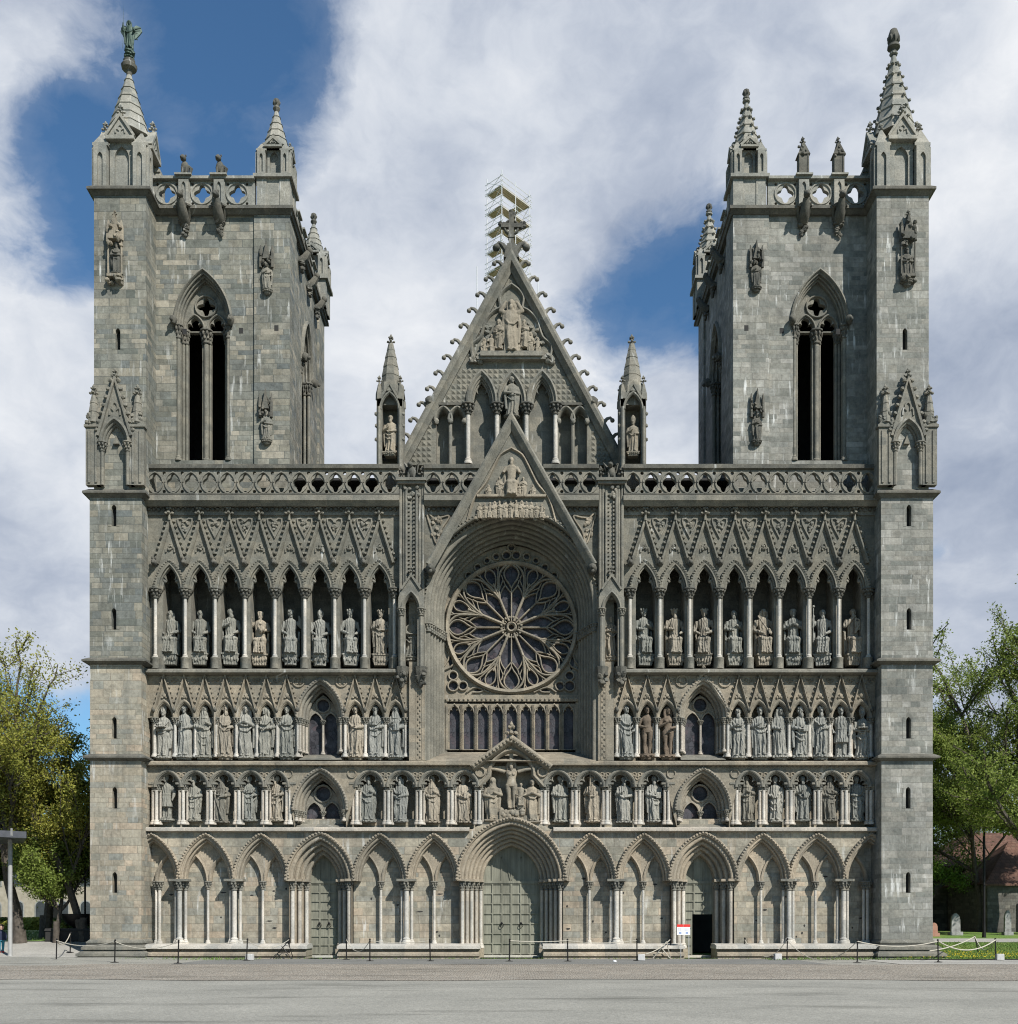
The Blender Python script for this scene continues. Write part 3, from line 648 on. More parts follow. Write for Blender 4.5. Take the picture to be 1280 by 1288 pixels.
def ledge(name, mat, x0, x1, y0, yb, py, h, parent=CH, under=.35):
    mb = MB(); z = H(py, y0); zb = H(py, yb)
    prof = [(y0 + under, z - h), (y0 + .06, z - h * .75), (y0, z - h * .7), (y0, z - h * .2), (y0 + .05, z), (yb, zb), (yb, z - h)]
    vs = [(x0, a, b) for a, b in prof] + [(x1, a, b) for a, b in prof]; n = len(prof)
    mb.add(vs, [(i, (i + 1) % n, (i + 1) % n + n, i + n) for i in range(n)] + [tuple(range(n)), tuple(range(2 * n - 1, n - 1, -1))])
    return mb.build(name, mat, parent)
def mx(px, s): return px if s < 0 else 2 * CX - px
XL, XR = W(184, .9), W(1102, .9)
yf = .9
# ---- ground storey
zs0 = H(1108, yf); zt0 = H(1045, yf); zp = H(1187, .6)
ARC = [(191, 33.5), (259, 33.2), (328.3, 32.6), (477.8, 31.7), (545.4, 30.6), (741.6, 30.8), (809.6, 31.4), (958.9, 32.2), (1027.6, 33), (1095, 33)]
PORT = [(402.6, 40.2), (643, 65.8), (884, 40.2)]
allarc = sorted([(c, h, 0) for c, h in ARC] + [(c, h, 1) for c, h in PORT])
poly = [(XL, zt0)]; pts = []
for c, h, k in allarc:
    cx, hw = W(c, yf), S(h - 1, yf)
    rise = H({0: 1052, 1: 1051}[k], yf) - zs0 if c != 643 else H(1033, yf) - zs0
    a = arch(cx, zs0, hw, rise)
    if k: a = [(cx - hw, 0.0)] + a + [(cx + hw, 0.0)] if False else a
    pts += [p for p in a if XL + .02 < p[0] < XR - .02]
ztop_at_l = pts[0]
poly = [(XL, ztop_at_l[1]), ] + pts + [(XR, pts[-1][1]), (XR, zt0), (XL, zt0)]
# the main arch rises above the string course: cut the course there, so build the wall to the lower-row floor
mb = MB(); mb.prism([p if p[1] < zt0 + 9 else p for p in [(XL, ztop_at_l[1])] + pts + [(XR, pts[-1][1]), (XR, H(1043, yf)), (W(692, yf), H(1043, yf)), (W(668, yf), H(1027, yf)), (CX - CX + 0.0, H(1022, yf)), (W(618, yf), H(1027, yf)), (W(594, yf), H(1043, yf)), (XL, H(1043, yf))]], yf, 1.42)
mb.build('spandrel_wall', 'wall_low', CH)
yb0 = 1.5
def notch(c, h, top): return [(W(c, yf) - S(h, yf), 0.0)] + arch(W(c, yf), zs0, S(h, yf), H(top, yf) - zs0) + [(W(c, yf) + S(h, yf), 0.0)]
mb = MB(); p = [(XL - .6, 0.0)]
for c, h in PORT: p += notch(c, h - .5, 1050 if c != 643 else 1032)
p += [(XR + .6, 0.0), (XR + .6, H(1030, yb0)), (XL - .6, H(1030, yb0))]
mb.prism(p, yb0, 2.0); bw = mb.build('arcade_wall', 'wall_low', CH)
# scattered putlog holes and chips of the arcade wall
mb = MB()
for i in range(60):
    x = random.uniform(XL + .5, XR - .5); z = random.uniform(1.0, 3.9)
    if any(abs(x - W(c, yf)) < S(h + 2, yf) for c, h in PORT): continue
    w, h = random.choice(((.05, .05), (.09, .04), (.12, .05), (.05, .07), (.17, .035)))
    q = [(x - w, z), (x - w * .2, z + h), (x + w, z + h * .7), (x + w * .8, z - h * .4), (x, z - h)]
    mb.prism(q, yb0 - .004, yb0 + .02, back=False)
mb.build('wall_holes', 'dark_in', bw)
HOOD = [(.17, .9), (.17, .78), (.09, .74), (.04, .78), (.03, .86)]
def small_arch(c, h):
    cx, hw = W(c, yf), S(h - 1, yf); rise = H(1052, yf) - zs0
    mb = MB(); a = arch(cx, zs0, hw, rise)
    half = (c < 200 or c > 1086)
    if half: a = [q for q in a if XL - .2 < q[0] < XR + .2]
    mb.sweep(a, HOOD + deep_rolls(.0, .88, -.20, 1.25, 2, .075) + [(-.2, 1.45), (.17, 1.45)])
    billets(mb, a, .15, .062, .74, .13)
    # two sub-arches cut in a recessed plate
    ih = hw * .5; out = arch(cx, zs0, hw - .02, rise)
    sub = arch(cx - ih, zs0, ih - .1, S(31, 1.2)) + arch(cx + ih, zs0, ih - .1, S(31, 1.2))
    out = [(cx - hw + .02, zs0)] + sub + [(cx + hw - .02, zs0)] + list(reversed(out[1:-1]))
    if not half: mb.prism(out, 1.34, 1.49)
    for k in (-1, 1):
        sa = arch(cx + k * ih, zs0, ih - .1, S(31, 1.2))
        if half and k * (c - CX) > 0: continue
        mb.sweep(sa, [(.1, 1.34), (.09, 1.27), (.03, 1.25), (0, 1.29), (-.035, 1.35), (-.05, 1.4), (-.05, 1.49)])
    o = mb.build('blind_arch', 'mould_low', CH)
    xs = [(cx, 1.24, .065)]
    if half: xs = [(cx + (.1 if c < 200 else -.25), 1.2, .065), (cx + (.28 if c < 200 else -.08), 1.15, .075)]
    for x, y, r in xs:
        column(o, x, y, zp, H(1118, y), r, 'marble', 'column'); cap(o, x, y, H(1119, y), zs0, r * 1.2, r * 2.6, 'carved')
    return o
arcs = {c: small_arch(c, h) for c, h in ARC}
def cluster(o, px):
    x = W(px, yf)
    for dx, y, r in ((0, .93, .115), (-.23, 1.12, .075), (.23, 1.12, .075)):
        column(o, x + dx, y, zp, H(1119, y), r)
        cap(o, x + dx, y, H(1120, y), zs0 + .02, r * 1.1, r * 2.1, 'carved')
    mb = MB(); mb.box(x - .45, x + .45, .68, 1.3, zs0 - .02, zs0 + .09); mb.build('abacus', 'carved', o)
for px, own in ((225.5, 259), (294.5, 328.3), (511, 545.4), (775.2, 741.6), (992.5, 958.9), (1061, 1027.6)): cluster(arcs[own], px)
# portals
def portal(c, h, n, d1, y1, arise, leaf, ydoor):
    cx, hw = W(c, yf), S(h - 1, yf); rise = H(arise, yf) - zs0; mb = MB()
    a = arch(cx, zs0, hw, rise, 16)
    mb.sweep(a, [(.2, .92), (.2, .74), (.1, .7), (.04, .74), (.03, .86)] + deep_rolls(.0, .86, d1, y1, n + 1, .13, 6) + [(d1, ydoor + .1), (.2, ydoor + .1)])
    billets(mb, a, .16, .07, .7, .15)
    billets(mb, a, .2, .05, .98, -.06)
    dx, dy = d1 / n, (y1 - yf) / n
    st = []
    for k in range(n): st += [(k * dx, yf + k * dy + .002), (k * dx, yf + (k + 1) * dy)]
    st += [(d1, y1), (d1, ydoor + .1), (.02, ydoor + .1)]
    mb.sweep([(cx - hw, 0), (cx - hw, zs0)], st); mb.sweep([(cx + hw, zs0), (cx + hw, 0)], st)
    o = mb.build('portal', 'mould_low', CH)
    for s in (-1, 1):
        for k in range(n):
            x = cx + s * (hw + (k + .5) * dx); y = yf + (k + .42) * dy; r = min(.42 * abs(dx), .1)
            column(o, x, y, .45, H(1119, y), r, 'marble_dull' if (k % 2 or s > 0) else 'marble'); cap(o, x, y, H(1120, y) , zs0 + .02, r * 1.05, r * 1.9, 'carved')
        mb = MB()
        for k in range(n):
            x0 = cx + s * (hw + k * dx); x1 = cx + s * (hw + (k + 1) * dx)
            mb.box(min(x0, x1) - .03 - k * .002, max(x0, x1) + .03 + k * .002, yf + k * dy - .16, yf + (k + 1) * dy + .02, zs0 - .01 - k * .003, zs0 + .1 + k * .003)
            mb.box(min(x0, x1) - .04 - k * .002, max(x0, x1) + .04 + k * .002, yf + k * dy - .2, yf + (k + 1) * dy + .03, 0, .42 + k * .003)
        mb.build('impost', 'mould_low', o)
    # door leaf with lattice of battens
    iw = hw + d1 + .03; zl = H(1111, ydoor); mb = MB(); hole = None
    top = [q for q in arch(cx, zs0, iw, max(rise + d1 * 1.0, iw * 1.05), 10)]
    if leaf == 'open':
        zo = H(1150, ydoor); x0, x1 = W(870.5, ydoor), cx + iw
        outer = [(cx - iw, 0.1)] + top + [(cx + iw, zo), (x0, zo), (x0, 0.1)]
    else: outer = [(cx - iw, .1)] + top + [(cx + iw, .1)]
    mb.prism(outer, ydoor, ydoor + .12)
    nx, nz = (6, 7) if c == 643 else (3, 8)
    yb = ydoor - .05
    def batten(x0, x1, z0, z1, q=0):
        if leaf == 'open' and x0 > W(869, ydoor) and z0 < zo:
            if z1 < zo + .1: return
            z0 = zo + .01
        if leaf == 'open' and z1 < zo and x1 > W(869, ydoor): x1 = W(869.5, ydoor)
        mb.box(x0, x1, yb - q, ydoor, z0, z1)
    for i in range(nx + 1):
        x = cx - iw + .04 + (2 * iw - .08) * i / nx; w = .05 if (nx == 6 and i == 3) else .032
        batten(x - w, x + w, .12, zl, .004)
    for j in range(nz + 1):
        z = .18 + (zl - .2) * j / nz; batten(cx - iw + .02, cx + iw - .02, z - .032, z + .032)
    batten(cx - iw, cx + iw, zl, zl + .12, .03)
    for i in range(1, nx):
        x = cx - iw + 2 * iw * i / nx; zz = zs0 + (max(rise + d1, iw) * (1 - abs(x - cx) / iw) ** .6) * .9
        batten(x - .025, x + .025, zl + .12, zz)
    if nx == 6:
        for s in (-1, 1): mb.sweep([(cx + s * q, zz) for q, zz in ((iw * .02, zl + .12), (iw * .12, zl + .75), (iw * .4, zl + 1.4))], [(-.03, yb), (.03, yb), (.03, ydoor)])
    d = mb.build('door', 'door', CH)
    if leaf != 'open':
        for i in ((2, 4) if nx == 6 else (1, 2)):
            m2 = MB(); x = cx - iw + 2 * iw * i / nx; z = 1.55
            m2.blob((x, yb - .04, z + .1), (.06, .04, .06), 2); m2.tube([(x + .09 * cos(t * pi / 6), yb - .06, z + .09 * sin(t * pi / 6)) for t in range(13)], .016, 6); m2.build('handle', 'iron', d)
    m2 = MB(); m2.box(cx - iw - .1, cx + iw + .1, ydoor - .5, ydoor + .3, .0, .1); m2.build('threshold', 'marble', o)
    return o
portal(402.6, 40.2, 3, -.80, 2.0, 1051, 'shut', 2.15)
portal(643, 65.8, 5, -1.06, 2.35, 1033, 'shut', 2.5)
portal(884, 40.2, 3, -.80, 2.0, 1051, 'open', 2.15)
# plinth between the doors
mb = MB()
for a, b in ((172, 388), (427, 603.5), (682.5, 858), (898.5, 1114)):
    x0, x1 = W(a, .5), W(b, .5)
    mb.box(x0, x1, -.34, 1.48, 0, .05); mb.box(x0 + .02, x1 - .02, -.12, 1.475, .05, .13); mb.box(x0, x1, -.26, 1.47, .13, .24); mb.fru(x0 + .02, x1 - .02, -.22, 1.465, .24, x0 + .02, x1 - .02, .1, 1.465, .36)
    mb.box(x0 + .02, x1 - .02, .14, 1.46, .36, .46); 
plo = mb.build('plinth', 'mould_low', CH)
for a, b in ((172, 388), (427, 603.5), (682.5, 858), (898.5, 1114)):
    x0, x1 = W(a, .5), W(b, .5); mb = MB(); mb.box(x0 - .03, x1 + .03, -.14, 1.457, .46, .58); mb.fru(x0, x1, -.1, 1.455, .58, x0, x1, .55, 1.455, zp); mb.build('plinth_ledge', 'marble', plo)

# ---- lower row of statues
zs1 = H(990, yf); zb1 = H(1040, yf); zt1 = H(960, yf)
L1 = [(211, 15.3), (245, 15.6), (280, 15.6), (315, 15.4), (348, 13.8), (465, 17), (505.2, 17.2), (545.5, 17.2), (584.2, 16.2), (701.5, 16.4), (741.2, 17), (780.5, 17.2), (821.5, 17), (942, 15.4), (976, 15.4), (1010.5, 15.6), (1045.3, 15.6), (1079, 14.6)]
WIN1 = [(402.5, 32.5), (884, 33)]
items = sorted([(c, h, 'n') for c, h in L1] + [(c, h, 'w') for c, h in WIN1] + [(643, 39, 'c')])
p = [(XL, zs1)]
for c, h, k in items:
    cx, hw = W(c, yf), S(h, yf)
    if k == 'n': p += arch(cx, zs1, hw, H(970, yf) - zs1)
    elif k == 'w': p += [(cx - hw, zb1)] + arch(cx, H(1019, yf), hw, H(968, yf) - H(1019, yf)) + [(cx + hw, zb1)]
    else: p += [(cx - hw, zs1)] + arch(cx, H(976, yf), hw * .68, S(31, yf)) + [(cx + hw, zs1)]
p += [(XR, zs1), (XR, zt1), (W(692, yf), zt1), (W(643, yf), H(931, yf)), (W(594, yf), zt1), (XL, zt1)]
mb = MB(); mb.prism(p, yf, 1.2); mb.build('lower_gallery_wall', 'carved_tan', CH)
mb = MB(); yb1 = 1.72; p = [(XL - .6, H(1046, yb1))]
for c, h in WIN1:
    cx, hw = W(c, yf), S(h, yf); p += [(cx - hw, H(1046, yb1))] + arch(cx, H(1019, yf), hw, H(968, yf) - H(1019, yf)) + [(cx + hw, H(1046, yb1))]
p += [(XR + .6, H(1046, yb1)), (XR + .6, H(956, yb1)), (0, H(956, yb1)), (XL - .6, H(956, yb1))]
mb.prism(p, yb1, 2.1); mb.box(W(602, yf), W(684, yf), 1.5, 1.73, H(1040, yf), H(948, yf))
mb.build('niche_back_wall', 'carved_tan', CH)
for i, (c, h) in enumerate(L1):
    cx, hw = W(c, yf), S(h, yf); rise = H(970, yf) - zs1; mb = MB(); a = arch(cx, zs1, hw, rise)
    mb.sweep(a, [(.1, .9), (.1, .84), (.05, .81), (0, .83)] + rolls(0, .86, -.09, 1.06, 2, .035) + [(-.09, 1.2)])
    inner = trefoil(cx, zs1, hw - .14, rise - .12); outer = arch(cx, zs1, hw - .06, rise - .04)
    mb.prism([(cx - hw + .06, zs1)] + inner + [(cx + hw - .06, zs1)] + list(reversed(outer[1:-1])), 1.08, 1.22)
    mb.sweep(inner, [(.045, 1.08), (.03, 1.03), (-.01, 1.03), (-.02, 1.1)])
    o = mb.build('niche_arch', 'carved', CH)
    ends = [cx - hw - .04]
    nxt = [q for q in L1 if 0 < q[0] - c < 45]
    if not nxt: ends.append(cx + hw + .04)
    for e in ends:
        for dx, y, r, m in ((-.13, 1.02, .075, 'marble_dull'), (.05, .98, .085, 'marble'), (.2, 1.1, .055, 'marble_dull')):
            column(o, e + dx, y, zb1 + .12, H(994, y), r, m)
        place('capital', (.33, 5), lambda m: (capital(m, -.1, .0, 0, .36, .085, .15), capital(m, .1, .0, 0, .36, .085, .15), m.box(-.32, .32, -.17, .25, .33, .42)), 'carved', o, (e + .03, 1.03, H(994, .98) - .06))
# spandrel knobs
mb = MB()
for (c, h, k), (c2, h2, k2) in zip(items, items[1:]):
    if k == 'n' and k2 == 'n':
        x = W((c + h + c2 - h2) / 2, yf)
        for dx, dz in ((-.13, 0), (.13, 0), (0, -.17)): mb.sweep(circ(x + dx, H(974, yf) + dz, .085, 10), [(.03, .9), (.02, .85), (-.02, .85), (-.03, .9)], True)
for c, h in WIN1:
    for s in (-1, 1): mb.sweep(circ(W(c + s * 40, yf), H(973, yf), .2, 14), [(.04, .9), (.02, .84), (-.02, .84), (-.03, .9)], True)
mb.build('spandrel_rings', 'carved_tan', CH)
# gablet over the crucifix
mb = MB(); g = [(W(594, yf), H(967, yf)), (0.0, H(931, yf)), (W(692, yf), H(967, yf))]
mb.sweep(g, [(-.16, .9), (-.16, .72), (-.05, .55), (.1, .52), (.2, .6), (.2, 1.2)])
billets(mb, g, .2, .09, .52, .05)
ca = [(W(604, yf), zs1)] + arch(0, H(976, yf), S(26.5, yf), S(31, yf)) + [(W(682, yf), zs1)]
mb.sweep(ca, [(.16, .9), (.14, .82), (.05, .78), (.0, .84), (-.05, .92), (-.05, 1.2)])
finial(mb, 0, .62, H(934, .62), 1.0)
for s in (-1, 1):
    mb.sweep(circ(W(643 + s * 39, yf), H(971, yf), .22, 12), [(.06, .9), (.03, .8), (-.03, .8), (-.06, .9)], True)
# carved base under the cross
for i in range(26): mb.blob((W(643 + random.uniform(-16, 14), .95), random.uniform(.8, 1.05), H(random.uniform(1019, 1028), .95)), (.14, .12, .14), 2, .15)
mb.box(W(628, .95), W(658, .95), .8, 1.4, H(1031, .95), H(1019, .95))
mb.build('crucifix_gablet', 'carved_tan', CH)

def twin_window(c, h, zsill, zs, rise, wall_name, deep, part='window'):
    """splayed pointed window: roll-moulded orders, two lights and a round eye"""
    cx, hw = W(c, yf), S(h, yf); mb = MB(); a = upath(cx, zsill, zs, hw, rise, 12)
    mb.sweep(arch(cx, zs, hw, rise, 12), [(.16, .9), (.16, .78), (.08, .74), (.02, .78), (.0, .9)])
    billets(mb, arch(cx, zs, hw, rise, 12), .15, .055, .76, .11)
    d1 = -hw * .28; mb.sweep(a, deep_rolls(0, .9, d1, deep, 3, .09, 6) + [(d1, deep + .25), (0, deep + .25)])
    iw = hw + d1; ir = rise * .72
    zl = zs - .05; out = upath(cx, zsill, zs, iw, ir, 10)
    lw = iw * .5
    li = [[(cx + k * lw - lw * .91, zsill + .02)] + arch(cx + k * lw, zs - iw * .12, lw * .91, lw * 1.35, 7) + [(cx + k * lw + lw * .91, zsill + .02)] for k in (-1, 1)]
    eye = circ(cx, zs + iw * 1.02, iw * .47, 18)
    mb.prism([(q[0], q[1]) for q in out], deep - .12, deep + .06, li + [eye])
    mb.sweep(eye, [(.06, deep - .12), (.03, deep - .19), (-.03, deep - .19), (-.05, deep - .1)], True)
    for l in li: mb.sweep(l[1:-1], [(.06, deep - .12), (.03, deep - .17), (-.03, deep - .17), (-.04, deep - .1)])
    o = mb.build(part, 'mould_tan', CH)
    shaft_m = MB(); 
    column(o, cx, deep - .16, zsill + .02, zs - iw * .2, .06, 'marble_dull'); cap(o, cx, deep - .16, zs - iw * .25, zs + .02, .08, .15, 'carved')
    for s in (-1, 1):
        for k in range(3):
            x = cx + s * (hw + d1 * (k + .5) / 3); y = lerp(.9, deep, (k + .3) / 3) - .05
            column(o, x, y, zsill + .05, zs - .28, .055, 'marble_dull'); cap(o, x, y, zs - .3, zs + .02, .065, .13, 'carved')
    g = MB(); g.prism(out, deep + .07, deep + .1); g.build('glass', 'glass', o)
    m2 = MB(); m2.fru(cx - hw, cx + hw, .8, deep + .2, zsill - .35, cx - hw * .98, cx + hw * .98, deep - .2, deep + .2, zsill + .01); m2.build('sill', 'carved', o)
    return o
for c, h in WIN1: twin_window(c, h - 1.0, H(1036, 1.9), H(1019, yf), H(969, yf) - H(1019, yf), '', 1.85)

# ---- middle row
zs2 = H(903, yf); zt2 = H(846, yf); zb2 = H(955, yf)
base2 = [193.7 + 25.77 * k for k in range(8)] ; right2 = [915.7 + 25.67 * k for k in range(8)]
M2 = [(a + b) / 2 for a, b in zip(base2, base2[1:])] + [446.6, 472.1, 497.2] + [788.6, 813.8, 838.8] + [(a + b) / 2 for a, b in zip(right2, right2[1:])]
WIN2 = [(402.6, 27.8), (884.2, 29)]
hw2 = 11.2
items2 = sorted([(c, 'n') for c in M2] + [(c, 'w', h) for c, h in WIN2])
for lo, hi, x0, x1 in ((0, 640, XL, W(516, yf)), (646, 1300, W(770, yf), XR)):
    p = [(x0, zs2)]; q = [(x0 - (.5 if lo == 0 else 0), zb2)]
    for it in items2:
        c = it[0]
        if not lo < c < hi: continue
        cx = W(c, yf)
        if it[1] == 'n': p += arch(cx, zs2, S(hw2, yf), H(883, yf) - zs2, 8)
        else:
            hw = S(it[2], yf); u = upath(cx, zb2, zs2, hw, H(856, yf) - zs2); p += [(cx - hw, zs2)] + u[1:-1] + [(cx + hw, zs2)]; q += u
    p += [(x1, zs2), (x1, zt2), (x0, zt2)]; q += [(x1 + (.5 if lo else 0), zb2), (x1 + (.5 if lo else 0), H(846, 1.55)), (x0 - (.5 if lo == 0 else 0), H(846, 1.55))]
    mb = MB(); mb.prism(p, yf, 1.18); mb.build('middle_gallery_wall', 'carved_tan', CH)
    mb = MB(); mb.prism(q, 1.55, 2.0); mb.build('niche_back_wall', 'carved_tan', CH)
def gable_v(mb, cx, za, zb, hw, y, w, nb, br):
    g = [(cx - hw, zb), (cx, za), (cx + hw, zb)]
    mb.sweep(g, [(-w, y), (-w, y - .1), (-w * .3, y - .2), (w * .3, y - .2), (w * .6, y - .08), (w * .6, y)])
    for s in (-1, 1):
        for i in range(nb):
            t = (i + .6) / (nb + .3); x = cx + s * lerp(0, hw, t); z = lerp(za, zb, t)
            mb.blob((x + s * br * 1.7, y - .05, z + br * .5), (br, br * 1.1, br), 1, .15)
for c in M2:
    cx = W(c, yf); mb = MB(); a = arch(cx, zs2, S(hw2, yf), H(883, yf) - zs2, 8)
    mb.sweep(a, [(.1, .9), (.1, .82), (.05, .78), (0, .81)] + rolls(0, .84, -.07, 1.02, 2, .03) + [(-.07, 1.18)])
    gable_v(mb, cx, H(850, yf), H(894, yf), S(12.4, yf), .9, .07, 7, .05)
    mb.blob((cx, .78, H(848, yf)), (.09, .09, .13), 1, .1); mb.blob((cx, .86, H(875, yf)), (.1, .06, .12), 1, .2)
    for dx in (-.1, .1): mb.blob((cx + dx, .87, H(877.5, yf)), (.07, .05, .07), 1, .2)
    for k in (-1, 0, 1): mb.sweep(circ(cx + S(12.9, yf) + .1 * k, H(855.5 + 2.2 * (k == 0), yf), .065, 8), [(.025, .9), (.0, .85), (-.03, .9)], True)
    o = mb.build('niche_gablet', 'carved_tan', CH)
    e = [cx - S(12.9, yf)]
    if not any(0 < q - c < 27 for q in M2): e.append(cx + S(12.9, yf))
    for x in e:
        column(o, x, .98, zb2 + .12, H(909, .98), .075, 'marble'); column(o, x - .13, 1.12, zb2 + .12, H(909, .98), .05, 'marble_dull'); column(o, x + .13, 1.12, zb2 + .12, H(909, .98), .05, 'marble_dull')
        cap(o, x, .99, H(911, .98), zs2 + .03, .095, .19, 'carved')
        place('head_corbel', (1,), lambda m: (m.blob((0, 0, 0), (.1, .12, .14), 2, .1), m.blob((0, -.1, -.02), (.03, .04, .04), 1)), 'carved_dark', o, (x, .8, H(893, yf)))
for c, h in WIN2:
    o = twin_window(c, h - 1.0, H(951, 2.0), zs2, H(857, yf) - zs2, '', 1.85)
    mb = MB(); g = [(W(c - 33, yf), H(896, yf)), (W(c, yf), H(846, yf)), (W(c + 33, yf), H(896, yf))]
    if c > 643: mb.sweep(g, [(-.08, .9), (-.08, .8), (.0, .74), (.08, .8), (.08, .9)]); billets(mb, g, .2, .06, .8, .13); finial(mb, W(c, yf), .75, H(850, yf), .5)
    for s in (-1, 1):
        x, z = W(c + s * 27, yf), H(857, yf)
        mb.sweep(circ(x, z, .26, 16), [(.05, .9), (.02, .83), (-.03, .83), (-.05, .9)], True)
        for i in range(7): mb.blob((x + random.uniform(-.15, .15), .88, z + random.uniform(-.15, .15)), (.07, .06, .07), 1, .2)
    mb.build('window_gable', 'carved_tan', o)

# ---- upper row (deep niches)
yk0 = .82; zs3 = H(743, yk0); zb3 = H(840, yk0); zt3 = H(640, yk0)
LK = [194.3 + 37.66 * k for k in range(9)]; RK = [792.5 + 37.58 * k for k in range(9)]
for cols, x0, x1 in ((LK, W(183, yk0), W(503, yk0)), (RK, W(783, yk0), W(1103, yk0))):
    p = [(x0, zs3)]
    for a, b in zip(cols, cols[1:]): p += trefoil(W((a + b) / 2, yk0), zs3, S(12.6, yk0), S(33, yk0))
    p += [(x1, zs3), (x1, zt3), (x0, zt3)]
    mb = MB(); mb.prism(p, yk0 + .12, 1.15); w = mb.build('upper_gallery_wall', 'carved_green', CH)
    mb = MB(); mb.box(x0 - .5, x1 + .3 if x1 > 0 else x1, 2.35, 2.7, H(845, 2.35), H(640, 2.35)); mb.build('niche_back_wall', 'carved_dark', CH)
    for i, c in enumerate(cols):
        x = W(c, yk0); hw = .2 if 0 < i < 8 else .3
        mb = MB(); mb.box(x - hw, x + hw, 1.15, 2.36, zb3, H(640, 1.15))
        for q in (-1, 1):
            if (i == 0 and q < 0) or (i == 8 and q > 0): continue
            xe, xc_ = x + q * .2, x + q * S(10.6, .95)
            mb.prism([(xe, H(746, .95)), (xe + q * .12, H(742, .95)), (xc_, H(732, .95)), (xc_, H(729, .95)), (xe + q * .1, H(727, .95)), (xe, H(722, .95))], .98, 1.16); mb.blob((xc_ + q * .02, 1.05, H(730.5, .95)), (.1, .11, .1), 2)
        pier = mb.build('niche_pier', 'carved', CH)
        column(pier, x, .93, H(829, .93), H(751, .93), .082, 'marble', 'column')
        mb = MB(); mb.lathe(x, .95, [(.2, zb3 - .02), (.2, H(830, .95)), (.23, H(829, .95)), (.23, H(827.5, .95)), (.14, H(826.5, .95))], 10); mb.box(x - .22, x + .22, .95, 1.2, zb3, H(827, .95)); mb.build('column_base', 'carved', pier)
        cap(pier, x, .95, H(753, .95), H(740, .95), .13, .27, 'carved_dark')
    for a, b in zip(cols, cols[1:]):
        cx = W((a + b) / 2, yk0); hw = S(16, yk0); mb = MB(); ap = arch(cx, zs3, hw, H(708, yk0) - zs3, 10)
        mb.sweep(ap, [(.14, .95), (.14, .8), (.08, .72), (.02, .74)] + deep_rolls(0, .76, -.14, .98, 2, .06) + [(-.14, 1.1)])
        billets(mb, ap, .13, .065, .74, .12)
        gable_v(mb, cx, H(652, yk0), H(708, yk0), S(17.6, yk0), yk0 + .12, .13, 8, .08)
        finial(mb, cx, .75, H(655, yk0), .75)
        tf = trefoil(cx, H(694, yk0), .2, .42); mb.sweep(tf, [(.04, .94), (.03, .88), (-.03, .88), (-.04, .94)])
        for i in range(6): mb.blob((cx + random.uniform(-.13, .13), .9, H(692, yk0) + random.uniform(0, .26)), (.07, .06, .07), 1, .2)
        o = mb.build('niche_gable', 'carved_green', CH)
        # heart shaped carved panel between the gables
        mb = MB(); hx = W(b, yk0); z = H(652, yk0)
        hp = bez([(hx - .34, z), (hx - .36, z - .25), (hx - .22, z - .42), (hx, z - .86)], 6); hp = [(hx - .17, z + .02)] + hp + [(2 * hx - q[0], q[1]) for q in reversed(hp[:-1])] + [(hx + .17, z + .02), (hx, z - .12)]
        mb.sweep(hp, [(.04, .94), (.03, .86), (-.03, .86), (-.04, .94)], True)
        for i in range(9): mb.blob((hx + random.uniform(-.14, .14), .9, z - random.uniform(.1, .6)), (.075, .06, .075), 1, .25)
        if b < cols[-1] - 1: mb.build('carved_panel', 'carved', o)
        place('corbel_beast', (1,), lambda m: (m.blob((0, 0, 0), (.13, .16, .18), 2, .2), m.blob((0, -.18, -.05), (.08, .12, .09), 2, .1), m.blob((.08, -.05, .2), (.05, .05, .09), 1), m.blob((-.08, -.05, .2), (.05, .05, .09), 1)), 'carved_dark', o, (W(a, yk0), .74, H(708, yk0)))
# string courses
for a, b in ((179, 590), (696, 1107)):
    ledge('string_course', 'marble_dull', W(a, .6), W(b, .6), .62, 1.75, 1040.5, .24)
for a, b in ((179, 598), (688, 1107)):
    ledge('string_course', 'carved_tan', W(a, .6), W(b, .6), .6, 1.6, 957, .26)
for a, b in ((180, 503), (783, 1106)):
    ledge('string_course', 'carved', W(a, .45), W(b, .45), .45, 2.36, 841, .24)
mb = MB()
for px in range(186, 1104, 6):
    if 590 < px < 696: continue
    mb.blob((W(px, .8), .82, H(962.5, .8)), (.11, .09, .09), 1, .25)
mb.build('leaf_frieze', 'carved_dark', CH)
# ------------------------------------------------------------------ central bay with the great arch
yg = .9; zsg = H(765, yg); zbg = H(957, yg); hwg = S(107, yg); rg = H(648, yg) - zsg
def cat(path, n=4):
    P = [path[0]] + list(path) + [path[-1]]; out = []
    for i in range(1, len(P) - 2):
        for k in range(n):
            t = k / n; a, b, c, d = P[i - 1], P[i], P[i + 1], P[i + 2]
            out.append(tuple(.5 * (2 * b[q] + (c[q] - a[q]) * t + (2 * a[q] - 5 * b[q] + 4 * c[q] - d[q]) * t * t + (3 * b[q] - a[q] - 3 * c[q] + d[q]) * t ** 3) for q in (0, 1)))
    return out + [path[-1]]
u = upath(0, zbg, zsg, hwg, rg, 24)
mb = MB(); p = [(W(514, yg), zbg)] + u + [(W(772, yg), zbg), (W(772, yg), H(628, yg)), (W(514, yg), H(628, yg))]
mb.prism(p, yg, 1.6); mb.build('central_wall', 'carved_green', CH)
mb = MB(); y1 = 2.9; d1 = -(hwg - 3.36)
mb.sweep(u, [(.0, 1.6), (.14, .9), (.14, .82), (.06, .78), (.0, .84)] + deep_rolls(0, .86, d1, y1, 6, .17, 6) + [(d1, y1 + .4), (0, y1 + .4)])
